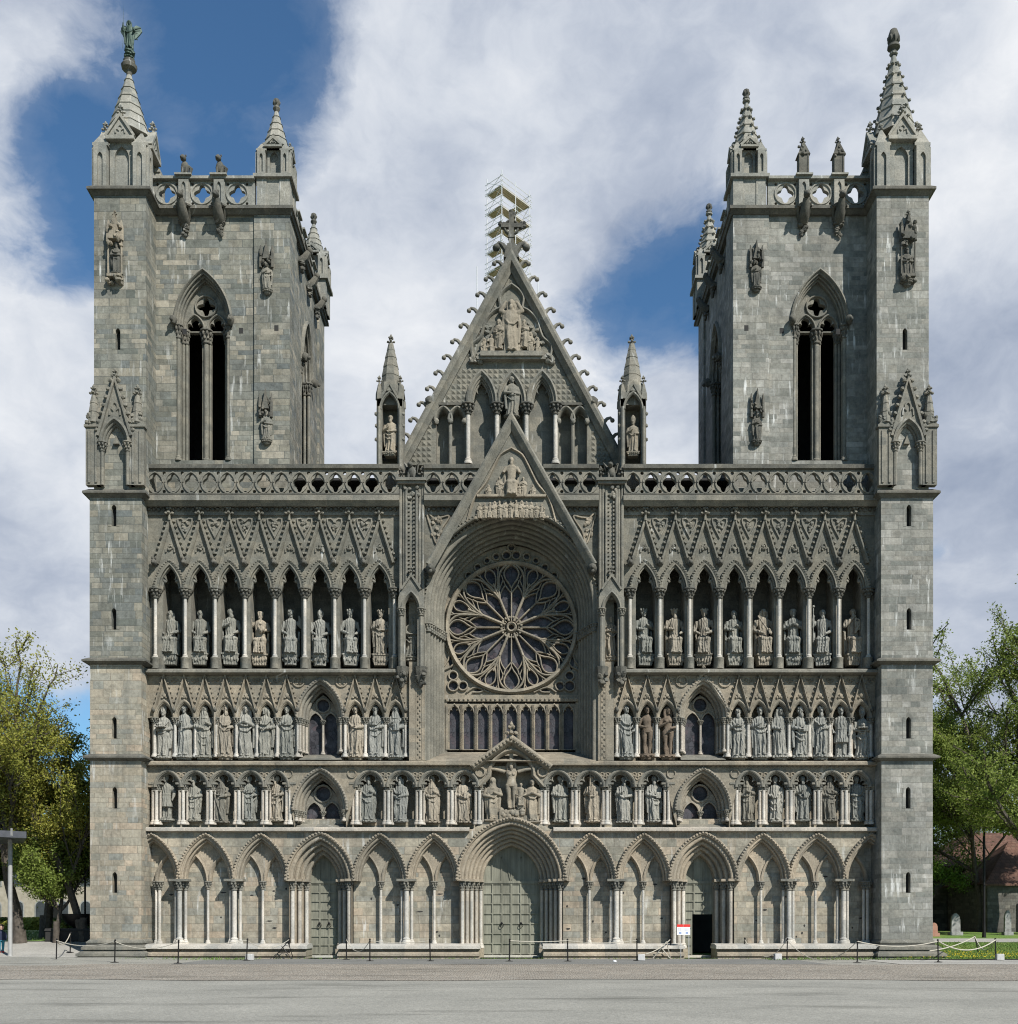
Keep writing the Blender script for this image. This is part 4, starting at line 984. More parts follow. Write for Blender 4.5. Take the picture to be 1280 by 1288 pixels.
ga = arch(0, zsg, hwg, rg, 24); billets(mb, ga, .2, .065, .76, .1)
inn = upath(0, zbg + .5, zsg, hwg + d1 * .93, rg * .83, 24); billets(mb, inn, .17, .05, 2.62)
garch = mb.build('great_arch', 'mould', CH)
for s in (-1, 1):
    mb = MB()
    for k in range(8):
        x = s * (hwg + d1 * (k + .5) / 8 - .06); y = lerp(.86, 2.8, (k + .5) / 8) - .06; capital(mb, x, y, H(797, 1.2), H(786, 1.2), .13, .2)
    mb.build('jamb_capital_band', 'carved', garch)
mb = MB(); mb.fru(-hwg, hwg, .62, 3.1, zbg - .05, -3.3, 3.3, 2.75, 3.1, H(946, 2.75)); mb.build('sill', 'carved_tan', garch)
# rose
rz = H(790, y1); RR = S(82, y1)
T = MB()
def ray(pts, th, w=.055, y0=2.72, y2=2.95, n=4):
    for s in (-1, 1):
        q = [(RR * r * cos(th + s * radians(a)), rz + RR * r * sin(th + s * radians(a))) for r, a in pts]
        T.sweep(cat(q, n), bar(w * .72, y0, y2))
        if all(abs(a) < .01 for r, a in pts): break
T.sweep(circ(0, rz, RR * 1.0, 72), [(.16, 2.95), (.16, 2.72), (.09, 2.62), (0, 2.58), (-.06, 2.66), (-.09, 2.74), (-.1, 2.95)], True)
T.sweep(circ(0, rz, RR * .075, 20), [(.1, 2.95), (.1, 2.68), (.03, 2.62), (-.03, 2.7), (-.05, 2.95)], True)
for k in range(8):
    th = pi / 2 + k * pi / 4; tk = th + pi / 8
    ray([(.1, 0), (.53, 0)], th, .05, 2.74)
    ray([(.1, 0), (.47, 0)], tk, .085, 2.66)
    ray([(.53, 0), (.585, 4.5), (.655, 8.2), (.73, 9.3)], th, .042, 2.76)
    ray([(.47, 22.5), (.56, 16.5), (.62, 11.5), (.655, 8.2)], th, .042, 2.76)
    ray([(.60, 0), (.67, 3.2), (.74, 6.6), (.83, 7.9), (.91, 5.2), (.97, 0)], th, .05, 2.72)
    ray([(.46, 22.3), (.56, 19.6), (.67, 16.6), (.78, 14.2), (.88, 10.5), (.95, 5), (.99, 0)], th, .065, 2.69)
    ray([(.53, 0), (.57, 0), (.61, 0)], th, .04, 2.76)
    ray([(.55, 19.4), (.62, 16.9), (.69, 12.6), (.74, 10.2), (.82, 11)], th, .036, 2.78)
    ray([(.47, 0), (.6, 0), (.72, 0)], tk, .07, 2.7)
    ray([(.66, 0), (.73, 3.2), (.8, 4.9), (.88, 4.8), (.94, 2.2), (.955, 0)], tk, .045, 2.73)
    ray([(.6, 1.5), (.7, 4.6), (.79, 7.2), (.88, 9.0), (.98, 11.5)], tk, .045, 2.73)
    ray([(.83, 7.9), (.9, 9.0), (.98, 7.4)], tk, .036, 2.77)
    for aa in (-.2, .2): T.blob((RR * .155 * cos(th + aa), 2.72, rz + RR * .155 * sin(th + aa)), (.07, .06, .07), 1)
# corners of the square and the arch head
for s in (-1, 1):
    for dx, dz, r in ((.5, .42, .26), (.98, .42, .22), (.5, .92, .22)):
        T.sweep(circ(s * (3.36 - dx), H(874, y1) + dz, r, 16), bar(.04, 2.74, 2.95), True)
    for pth in ([(3.3, 1.2), (2.85, 1.5), (3.1, 2.2)], [(3.3, 2.6), (3.05, 1.9), (3.3, 1.4)], [(2.2, .1), (1.75, .35), (1.1, .1)], [(1.9, .1), (1.5, .12), (1.3, .3)]):
        T.sweep(cat([(s * a, H(874, y1) + b) for a, b in pth], 3), bar(.04, 2.74, 2.95))
TOPC = ((-.24, .35, .21), (.24, .35, .21), (0, .72, .18), (-.75, .28, .17), (.75, .28, .17), (-1.2, .08, .15), (1.2, .08, .15), (-1.65, -.25, .17), (1.65, -.25, .17), (-2.1, -.65, .17), (2.1, -.65, .17))
for dx, dz, r in TOPC:
    T.sweep(circ(dx, rz + RR + dz, r, 14), bar(.04, 2.74, 2.95), True)
zl0, zl1 = H(944, y1), H(889, y1)
T.box(-3.36, 3.36, 2.62, 2.95, H(883.5, y1), H(879, y1)); T.box(-3.36, 3.36, 2.7, 2.95, H(879, y1), H(875, y1))
for q in range(30): T.blob((-3.2 + 6.4 * q / 29, 2.6, H(881, y1)), (.06, .06, .06), 1)
T.prism(upath(0, H(875, y1), zsg, 3.4, rg * .825, 16), 2.86, 2.965, [circ(0, rz, RR * .985, 60)] + [circ(dx, rz + RR + dz, r * .82, 12) for dx, dz, r in TOPC] + [circ(s * (3.36 - dx), H(874, y1) + dz, r * .84, 14) for s in (-1, 1) for dx, dz, r in ((.5, .42, .26), (.98, .42, .22), (.5, .92, .22))] + [quat(s * 2.95, H(874, y1) + 1.6, .13, .4, .1) for s in (-1, 1)] + [quat(s * 1.55, H(874, y1) + .22, .32, .1, .1) for s in (-1, 1)])
rose = T.build('rose_window', 'carved_tan', CH)
mb = MB(); mb.prism(upath(0, zl1 + .1, zsg, 3.36, rg * .82, 16), 2.97, 3.0); mb.build('glass', 'glass', rose)
# nine lancets
sp = 2 * S(80.5, y1) / 9
def lancet(m):
    hole = [(-sp * .34, 0)] + trefoil(0, zl1 - zl0 - .42, sp * .34, .38) + [(sp * .34, 0)]
    m.prism([(-sp * .5, 0), (sp * .5, 0), (sp * .5, zl1 - zl0 + .12), (-sp * .5, zl1 - zl0 + .12)], 2.72, 2.93, [[(a, b + .03) for a, b in hole]])
    m.sweep([(-sp * .42, zl1 - zl0 - .4), (-sp * .3, zl1 - zl0 - .12), (0, zl1 - zl0 + .1), (sp * .3, zl1 - zl0 - .12), (sp * .42, zl1 - zl0 - .4)], bar(.035, 2.66, 2.73))
    for s in (-1, 1): m.box(s * sp * .5 - .055, s * sp * .5 + .055, 2.64, 2.72, 0, zl1 - zl0 + .05)
for k in range(9):
    o = place('lancet_window', (1,), lancet, 'carved_tan', CH, ((k - 4) * sp, 0, zl0))
    place('glass', (5,), lambda m: m.box(-sp * .45, sp * .45, 2.94, 2.96, .02, zl1 - zl0), 'glass', o, (0, 0, 0))
for s in (-1, 1):
    mb = MB(); mb.box(s * (sp * 4.5 + .0), s * 3.4, 2.68, 3.1, zbg, zl1 + .2); mb.build('lancet_jamb', 'carved_tan', CH)
# lower gable above the great arch
ygb = .3; mb = MB(); foot = (W(541, ygb), H(712, ygb)); apex = (0, H(531, ygb))
ar = [q for q in arch(0, zsg, hwg + .16, rg + .16, 24) if q[1] > H(712, yg) + .1]
mb.prism([foot] + [apex] + [(-foot[0], foot[1])] + [q for q in reversed(ar)], .42, 1.0)
gp = offset_path(ar, 0); mb.sweep(ar, [(-.03, .6), (-.03, .38), (.02, .34), (.08, .38), (.1, .42)]); billets(mb, ar, .19, .07, .38, .1)
lg = mb.build('great_gable', 'carved_green', CH)
mb = MB(); mb.sweep([foot, apex, (-foot[0], foot[1])], [(-.2, .42), (-.2, .32), (-.06, .22), (.02, .1), (.14, .06), (.22, .12), (.22, 1.0), (-.2, 1.0)]); mb.build('coping', 'carved', lg)
for s in (-1, 1):
    mb = MB(); x, z = s * (-foot[0] - .02), foot[1] - .12; mb.blob((x, .4, z), (.22, .5, .27), 2, .1); mb.blob((x, -.08, z - .05), (.07, .09, .08), 2); mb.blob((x, .0, z - .2), (.1, .1, .1), 2); mb.build('head_stop', 'carved_dark', lg)
mb = MB()
fr = cat([(W(588, .7), H(660, .7)), (W(597, .7), H(630, .7)), (W(611, .7), H(612, .7)), (W(622, .7), H(590, .7)), (W(630, .7), H(576, .7)), (0, H(568, .7))], 4)
fr = fr + [(-q[0], q[1]) for q in reversed(fr[:-1])]
mb.sweep(fr, [(.08, .43), (.06, .32), (0, .3), (-.05, .43)])
mb.box(W(600, .7), W(686, .7), .24, .43, H(629, .7), H(626, .7))
for i in range(60): mb.blob((W(643 + random.uniform(-45, 45), .7), .38, H(random.uniform(650, 656), .7)), (.12, .07, .1), 1, .2)
rel = mb.build('relief', 'relief_tan', CH)
for k, px, pb, hp in ((3, 643, 624, 49), (0, 628, 625, 25), (1, 658, 625, 25), (2, 614, 625, 15), (2, 670, 625, 15), (0, 633, 625, 17), (1, 653, 625, 17)): relief_fig(rel, k, px, pb, hp, .33)
for i, px in enumerate((603, 609.5, 616, 622, 628, 635, 642, 649, 656, 662, 668, 674.5, 681)): relief_fig(rel, (0, 1, 3, 0, 1)[i % 5], px, 652, 24 - abs(px - 642) * .14, .33, random.uniform(-.3, .3))
# spandrel trefoil panels
for s in (-1, 1):
    mb = MB(); f = lambda a, b: (W(643 + s * a, .9), H(b, .9))
    lp = cat([f(98, 652), f(106, 646), f(100, 668), f(94, 684), f(89, 668), f(78, 650), f(88, 651), f(98, 652)], 4)
    mb.sweep(lp, [(.05, .9), (.03, .82), (-.03, .82), (-.05, .9)])
    for i in range(14): mb.blob((W(643 + s * random.uniform(88, 101), .9), .87, H(random.uniform(651, 674), .9)), (.1, .08, .12), 1, .25)
    mb.build('carved_panel', 'carved_tan', CH)
# pilasters either side
for s in (-1, 1):
    yp = .35; f = lambda px: W(mx(px, s), yp); xa, xb = sorted((f(501), f(533))); xc = (xa + xb) / 2
    zA, zT = H(752, yp), H(608, yp); zB = H(838, yp)
    mb = MB(); mb.box(xa, xb, yp + .25, 1.2, zA, zT)
    for px in (503, 507.5, 527, 531): mb.lathe(f(px), yp + .22, [(.075, zA), (.075, zT)], 8)
    for px in (510.5, 523.5): mb.lathe(f(px), yp + .12, [(.06, zA), (.06, zT - .3)], 8)
    for z in range(int((zT - zA - .8) / .19)):
        for dx in (-.14, .14): mb.box(xc + dx - .06, xc + dx + .06, yp + .15, yp + .26, zA + .5 + z * .19, zA + .6 + z * .19)
    mb.box(xa - .05, xb + .05, yp - .02, 1.2, zT, zT + .12); mb.box(xa - .12, xb + .12, yp - .12, 1.2, zT + .12, zT + .25)
    for i in range(9): mb.blob((xc + random.uniform(-.35, .35), yp + .12, zT - random.uniform(.05, .7)), (.1, .08, .1), 1, .2)
    pl = mb.build('pilaster', 'carved', CH)
    mb = MB()                                                        # hollow niche
    mb.box(xa, xa + .3, yp, 1.2, zB, zA); mb.box(xb - .3, xb, yp, 1.2, zB, zA); mb.box(xa + .3, xb - .3, 1.3, 1.4, zB, zA)
    na = arch(xc, zA - .55, .36, .75, 8); mb.prism([(xc - .6, zA - .55)] + na + [(xc + .6, zA - .55), (xc + .6, zA), (xc + .38, H(735, yp)), (xc, H(722, yp)), (xc - .38, H(735, yp)), (xc - .6, zA)], yp - .05, yp + .25)
    mb.sweep(na, [(.12, yp - .05), (.1, yp - .13), (.04, yp - .15), (0, yp - .06), (-.05, yp + .1)])
    g = [(xc - .45, H(742, yp)), (xc, H(724, yp)), (xc + .45, H(742, yp))]; mb.sweep(g, [(-.05, yp - .05), (-.04, yp - .14), (.05, yp - .14), (.06, yp - .05)]); finial(mb, xc, yp - .05, H(725, yp), .5)
    for q in (xa + .13, xb - .13): capital(mb, q, yp - .02, zA - .85, zA - .5, .11, .2)
    for q in (xa + .13, xb - .13): mb.lathe(q, yp - .02, [(.09, zB), (.09, zA - .85)], 8)
    mb.build('statue_niche', 'carved', pl)
    mb = MB()                                                        # corbels under the niche
    for q in (xa + .16, xb - .16):
        mb.lathe(q, yp + .2, [(.07, zB - .95), (.2, zB - .6), (.28, zB - .3), (.32, zB)], 8)
        for i in range(8): mb.blob((q + random.uniform(-.2, .2), yp + random.uniform(-.08, .1), zB - random.uniform(.15, .8)), (.12, .12, .12), 1, .25)
    mb.lathe(xc, 1.0, [(.17, H(957, .9)), (.17, zB - .1), (.3, zB + .1)], 10)
    mb.build('corbel', 'carved_dark', pl)
    mb = MB(); xq, xw = sorted((W(mx(514.5, s), .8), W(mx(534, s), .8))); mb.box(xq, xw, .72, 1.3, H(957, .8), zB + .3)
    xm = W(mx(527, s), .72)
    for i in range(26): mb.blob((xm + .05 * (-1) ** i, .71, lerp(H(952, .72), H(860, .72), i / 25)), (.05, .05, .07), 1, .2)
    for dx in (-.13, .13): mb.lathe(xm + dx, .73, [(.035, H(955, .7)), (.035, H(857, .7))], 6)
    mb.build('jamb_strip', 'carved_tan', pl)
    mb = MB(); z0 = zT + .25                                          # crouching beasts on top
    mb.blob((xc, yp + .2, z0 + .3), (.2, .26, .32), 2, .15); mb.blob((xc - .06, yp - .02, z0 + .62), (.13, .17, .14), 2, .12); mb.blob((xc - .06, yp - .2, z0 + .57), (.07, .1, .06), 2)
    for dx in (-.12, .12): mb.tube([(xc + dx, yp + .2, z0 + .5), (xc + dx * 2.6, yp + .28, z0 + .8), (xc + dx * 2.0, yp + .3, z0 + .35)], [.06, .09, .03], 6); mb.tube([(xc + dx, yp + .1, z0 + .3), (xc + dx * 1.1, yp - .02, z0)], [.07, .05], 6)
    for q in (xa + .1, xb - .1): finial(mb, q, yp + .2, z0 - .05, .7)
    mb.build('beast_finial', 'carved_dark', pl)

# ---- cornice and pierced balustrade
for a, b in ((181, 502), (533, 588), (698, 753), (784, 1105)):
    mb = MB(); fz = MB()
    x0, x1 = W(a, .4), W(b, .4)
    mb.box(x0, x1, .36, 2.6, H(629, .36), H(622.5, .36)); mb.fru(x0, x1, .6, 2.6, H(634, .36), x0, x1, .4, 2.6, H(629, .36))
    mb.box(x0, x1, .86, 1.3, H(648, .86), H(634, .86))
    px = a + 3
    while px < b - 2:
        z = H(636.5, .8); fz.blob((W(px, .8), .74, z), (.13, .14, .12), 1, .3); fz.blob((W(px + 3, .8), .8, z - .16), (.09, .1, .1), 1, .3); px += 6.2
    fz.build('leaf_frieze', 'carved_dark', mb.build('cornice', 'carved', CH))
def balustrade(a, b, n):
    x0, x1 = W(a, .5), W(b, .5); m = (x1 - x0) / n; z0, z1 = H(622.5, .5), H(592, .5); zc = (z0 + z1) / 2 - .02; mb = MB(); holes = []
    for i in range(n):
        c = x0 + (i + .5) * m
        holes.append(quat(c, zc, m * .37, .46, .17, 28))
        for q in ((c - m * .5, z1 - .14), (c - m * .5, z0 + .14)):
            if i > 0: holes.append(circ(q[0], q[1], .085, 9))
    mb.prism([(x0, z0), (x1, z0), (x1, z1), (x0, z1)], .45, .66, holes)
    for i in range(n):
        c = x0 + (i + .5) * m
        for sg in (1, -1):
            pa = [(q[0], zc + sg * (q[1] - zc)) for q in arch(c, zc - .02, m * .44, .52, 6)]
            mb.sweep(pa if sg > 0 else pa[::-1], [(.035, .45), (.025, .39), (-.025, .39), (-.035, .45)])
    o = mb.build('balustrade', 'carved', CH)
    mb = MB(); mb.box(x0, x1, .33, .78, z1 + .06, z1 + .24); mb.fru(x0, x1, .44, .7, z1, x0, x1, .36, .75, z1 + .06); mb.fru(x0, x1, .36, .75, z1 + .24, x0, x1, .48, .62, z1 + .31); mb.box(x0, x1, .4, .7, z0 - .02, z0 + .05)
    mb.build('coping', 'carved_dark', o)
balustrade(184, 501.5, 14); balustrade(784.5, 1102, 14); balustrade(533, 603, 3); balustrade(683, 753, 3)

# ---- tall gable
yG = 2.3; gb = H(585, yG); mb = MB(); A = (0, H(329, yG)); B = W(506, yG)
# plate with the blind openings cut through it
tri3 = [(605.5, 15.5, 471, 506), (643.3, 14, 473, 506), (681.5, 15.5, 471, 506)]
two = [(557.5, 9, 514, 529), (575, 9, 514, 529), (711.5, 9, 514, 529), (729, 9, 514, 529)]
allh = sorted([(c, h, t, s_) for c, h, t, s_ in tri3 + two])
p = [(B, gb)]
for c, h, t, s_ in allh: p += upath(W(c, yG), gb, H(s_, yG), S(h, yG), H(t, yG) - H(s_, yG), 8)
p += [(-B, gb), A]
mb.prism(p, yG, yG + .55); G = mb.build('gable', 'carved_green', CH)
mb = MB(); mb.prism([(B, gb - 1.5), (-B, gb - 1.5), (-B, gb), (0, H(331, yG)), (B, gb)], yG + .56, yG + 1.0); mb.build('gable_back', 'carved', G)
mb = MB(); mb.sweep([(B - .1, gb - .1), A, (-B + .1, gb - .1)], [(-.28, yG), (-.28, yG - .12), (-.14, yG - .2), (-.06, yG - .36), (.1, yG - .42), (.22, yG - .34), (.22, yG + 1.0), (-.28, yG + 1.0)]); mb.build('coping', 'carved', G)
n = 13
for s in (-1, 1):
    for i in range(n):
        t = (i + .55) / n; x, z = s * -lerp(B, 0, t) * 1.0, lerp(gb, A[1], t)
        place('crocket', (s,), lambda m: crocket(m, 0, 0, 0, .25, s * .95, .3), 'carved', G, (x + s * .2, yG - .05, z + .05))
mb = MB()                                                            # raised diaper of small squares
pz = 348
while pz < 508:
    half = (pz - 329) / (585 - 329) * 137 - 9; px = 643 - int(half / 6.6) * 6.6
    while px < 643 + half:
        skip = (357 < pz < 461 and abs(px - 643) < (14 if pz < 388 else 22 + (pz - 392) * .55)) or any(abs(px - c_) < 19 and pz > 466 + ((px - c_) / 17.5) ** 2 * 36 for c_ in (605.5, 643.3, 681.5))
        if not skip:
            x, z, r = W(px, yG), H(pz, yG), .105; mb.add([(x - r, yG, z - r), (x + r, yG, z - r), (x + r, yG, z + r), (x - r, yG, z + r), (x, yG - .06, z)], [(0, 1, 4), (1, 2, 4), (2, 3, 4), (3, 0, 4)])
        px += 6.6
    pz += 6.6
for pz in range(516, 584, 7):
    for s in (-1, 1):
        for px in (101.7, 108.3, 114.9, 121.5):
            if px < (pz - 329) / 256 * 137 - 8:
                x, z, r = W(643 + s * px + s * 1.5, yG), H(pz, yG), .1; mb.add([(x - r, yG, z - r), (x + r, yG, z - r), (x + r, yG, z + r), (x - r, yG, z + r), (x, yG - .06, z)], [(0, 1, 4), (1, 2, 4), (2, 3, 4), (3, 0, 4)])
mb.build('diaper_pattern', 'carved_green', G)
mb = MB()
for a, b in ((545, 588), (698, 741)): mb.box(W(a, yG), W(b, yG), yG - .16, yG, H(511, yG), H(508, yG))
for px in (541, 745): mb.blob((W(px, yG), yG - .15, H(507, yG)), (.25, .22, .28), 2, .15); mb.blob((W(px, yG), yG - .36, H(510, yG)), (.1, .12, .1), 2)
mb.build('string_course', 'carved_dark', G)
for c, h, t, s_ in tri3:
    mb = MB(); a = arch(W(c, yG), H(s_, yG), S(h, yG), H(t, yG) - H(s_, yG), 10)
    mb.sweep(a, [(.18, yG), (.16, yG - .12), (.08, yG - .16), (.02, yG - .1)] + rolls(0, yG - .06, -.2, yG + .3, 3, .05) + [(-.2, yG + .55)])
    mb.prism([(a[0][0] + .12, a[0][1])] + trefoil(W(c, yG), H(s_, yG), S(h, yG) - .2, H(t, yG) - H(s_, yG) - .2) + [(a[-1][0] - .12, a[0][1])] + [q for q in reversed(arch(W(c, yG), H(s_, yG), S(h, yG) - .12, H(t, yG) - H(s_, yG) - .12, 10)[1:-1])], yG + .25, yG + .4)
    mb.build('blind_arch', 'carved', G)
for px in (588.5, 624.8, 661.8, 698.5):
    column(G, W(px, yG - .15), yG - .1, gb, H(522, yG), .11); cap(G, W(px, yG - .15), yG - .1, H(523, yG), H(509, yG), .13, .3)
for k in (0, 2):
    mb = MB()
    for c, h, t, s_ in two[k:k + 2]:
        a = arch(W(c, yG), H(s_, yG), S(h, yG), H(t, yG) - H(s_, yG), 8); mb.sweep(a, [(.13, yG), (.12, yG - .12), (.05, yG - .14), (0, yG - .08), (-.04, yG + .05), (-.05, yG + .55)])
    xs = [W(two[k][0] - 9, yG), W((two[k][0] + two[k + 1][0]) / 2, yG), W(two[k + 1][0] + 9, yG)]
    for x in xs: mb.blob((x, yG - .1, H(531, yG)), (.13, .12, .15), 2, .15)
    mb.lathe(xs[1], yG - .02, [(.09, gb), (.09, H(532, yG))], 8)
    mb.build('twin_blind_arch', 'carved', G)
# relief of the tall gable
mb = MB(); yr = yG - .02
fr = cat([(W(596, yr), H(452, yr)), (W(594, yr), H(436, yr)), (W(605, yr), H(425, yr)), (W(612, yr), H(404, yr)), (W(622, yr), H(393, yr)), (W(630, yr), H(388, yr)), (W(629, yr), H(376, yr)), (W(634, yr), H(367, yr)), (0, H(360, yr))], 4)
fr += [(-q[0], q[1]) for q in reversed(fr[:-1])]
mb.sweep(fr, [(.12, yG + .02), (.1, yG - .14), (.03, yG - .18), (-.03, yG - .1), (-.06, yG + .02)])
mb.box(W(604, yr), W(682, yr), yG - .4, yG, H(452, yr), H(446, yr)); mb.box(W(600, yr), W(686, yr), yG - .3, yG, H(455, yr), H(452, yr))
for s in (-1, 1):
    for i in range(14): mb.blob((W(643 + s * random.uniform(38, 52), yr), yG - .12, H(random.uniform(447, 457), yr)), (.14, .14, .13), 1, .25)
for i in range(46): mb.blob((W(643 + random.choice((-1, 1)) * random.uniform(12, 40), yr), yG - .05, H(random.uniform(408, 446), yr)), (.14, .1, .13), 1, .25)
R2 = mb.build('relief', 'carved', CH)
relief_fig(R2, 4, 643, 443, 66, yG - .22)
for k, px, pb, hp in ((0, 627, 440, 38), (3, 618, 446, 26), (2, 609, 446, 20), (1, 659, 438, 36), (0, 667, 446, 28), (3, 676, 446, 22), (1, 634, 447, 16), (2, 653, 447, 16)): relief_fig(R2, k, px, pb, hp, yG - .2, random.uniform(-.5, .5))
# apex cross
mb = MB(); yx = yG; mb.fru(-.38, .38, yx - .25, yx + .25, H(327, yx), -.2, .2, yx - .15, yx + .15, H(308, yx)); mb.box(-.13, .13, yx - .1, yx + .12, H(308, yx), H(268, yx)); mb.box(-.16, .16, yx - .14, yx + .16, H(300, yx), H(297, yx))
mb.box(W(630, yx), W(657, yx), yx - .106, yx + .126, H(287, yx), H(282, yx)); mb.sweep(circ(0, H(286, yx), .33, 20), bar(.05, yx - .08, yx + .08), True)
for a, b in ((630, 284.5), (657, 284.5), (643.3, 269)):
    for i in range(5): mb.blob((W(a, yx) + random.uniform(-.14, .14), yx, H(b, yx) + random.uniform(-.14, .14)), (.13, .12, .13), 1, .2)
for s in (-1, 1): crocket(mb, s * .2, yx, H(318, yx), .4, s * .7, .4)
mb.build('cross_finial', 'carved_dark', G)

# ---- pinnacles beside the gable
for s in (-1, 1):
    y0 = .95; xm = W(mx(491, s), y0 + .4); w = .6; zb, z1, z2 = H(590, y0), H(512, y0), H(470, y0)
    mb = MB(); mb.box(xm - w, xm + w, y0 + .9, y0 + 1.19, zb - .6, H(500, y0))
    for dx in (-w + .1, w - .1): mb.box(xm + dx - .12, xm + dx + .12, y0, y0 + 1.2, zb - .6, H(502, y0)); mb.lathe(xm + dx, y0 - .03, [(.08, zb - .6), (.08, z1)], 8)
    na = arch(xm, z1 - .1, w - .2, .75, 8); mb.prism([(xm - w, z1 - .1)] + na + [(xm + w, z1 - .1), (xm + w, H(498, y0)), (xm, H(480, y0)), (xm - w, H(498, y0))], y0, y0 + .25)
    mb.sweep(na, [(.1, y0), (.08, y0 - .08), (.02, y0 - .08), (-.03, y0)]); mb.sweep([(xm - w * .7, H(502, y0)), (xm, H(482, y0)), (xm + w * .7, H(502, y0))], [(-.06, y0), (-.05, y0 - .1), (.05, y0 - .1), (.06, y0)])
    mb.box(xm - w, xm + w, y0 + .26, y0 + 1.2, H(506, y0), H(490, y0))
    mb.lathe(xm, y0 + .6, [(.72, H(492, y0)), (.66, H(480, y0)), (.5, H(478, y0)), (.44, H(468, y0)), (.46, H(467.5, y0)), (.37, H(456, y0)), (.39, H(455.5, y0)), (.28, H(444, y0)), (.3, H(443.5, y0)), (.2, H(434, y0)), (.21, H(433.5, y0)), (.12, H(424, y0))], 8, rot=pi / 8)
    finial(mb, xm, y0 + .6, H(430, y0), H(414, y0) - H(432, y0))
    for dx in (-w + .1, w - .1):
        for dy in (.1, 1.0): mb.lathe(xm + dx, y0 + dy, [(.18, H(502, y0)), (.17, H(494, y0)), (.06, H(482, y0))], 6); finial(mb, xm + dx, y0 + dy, H(484, y0), .5)
    for z in (H(535, y0), H(552, y0), H(520, y0)):
        for dx in (-w - .04, w + .04): mb.blob((xm + dx, y0 + .05, z), (.09, .09, .1), 1, .2)
    mb.build('gable_pinnacle', 'carved', CH)

# crossing tower far behind, which carries the scaffolding
mb = MB(); mb.box(-4.6, 4.6, 58, 70, 20, 52); mb.lathe(0, 64, [(5.0, 52), (1.0, 65.4), (.1, 66.4)], 8, rot=pi / 8); mb.build('crossing_spire', 'slate', CH)
# ------------------------------------------------------------------ nave behind
mb = MB(); mb.box(-4.6, 4.6, 3.4, 46, H(600, 3), H(575, 3)); mb.box(W(184, .9), W(1102, .9), 12, 46, 0, H(640, 3)); mb.build('nave_wall', 'wall_left', CH)
mb = MB(); zz = H(575, 3); mb.prism([(-4.75, zz), (4.75, zz), (0, H(350, 3))], 3.5, 46); mb.build('nave_roof', 'slate', CH)
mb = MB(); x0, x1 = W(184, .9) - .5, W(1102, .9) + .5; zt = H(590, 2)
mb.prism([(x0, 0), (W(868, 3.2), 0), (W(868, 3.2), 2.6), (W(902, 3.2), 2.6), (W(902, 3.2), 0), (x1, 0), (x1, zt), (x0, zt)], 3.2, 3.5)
mb.box(x0, x1, 11.5, 11.9, 0, zt); mb.box(x0, x1, 2.4, 11.9, H(600, 2), H(597, 2)); mb.build('inner_wall', 'dark_in', CH)

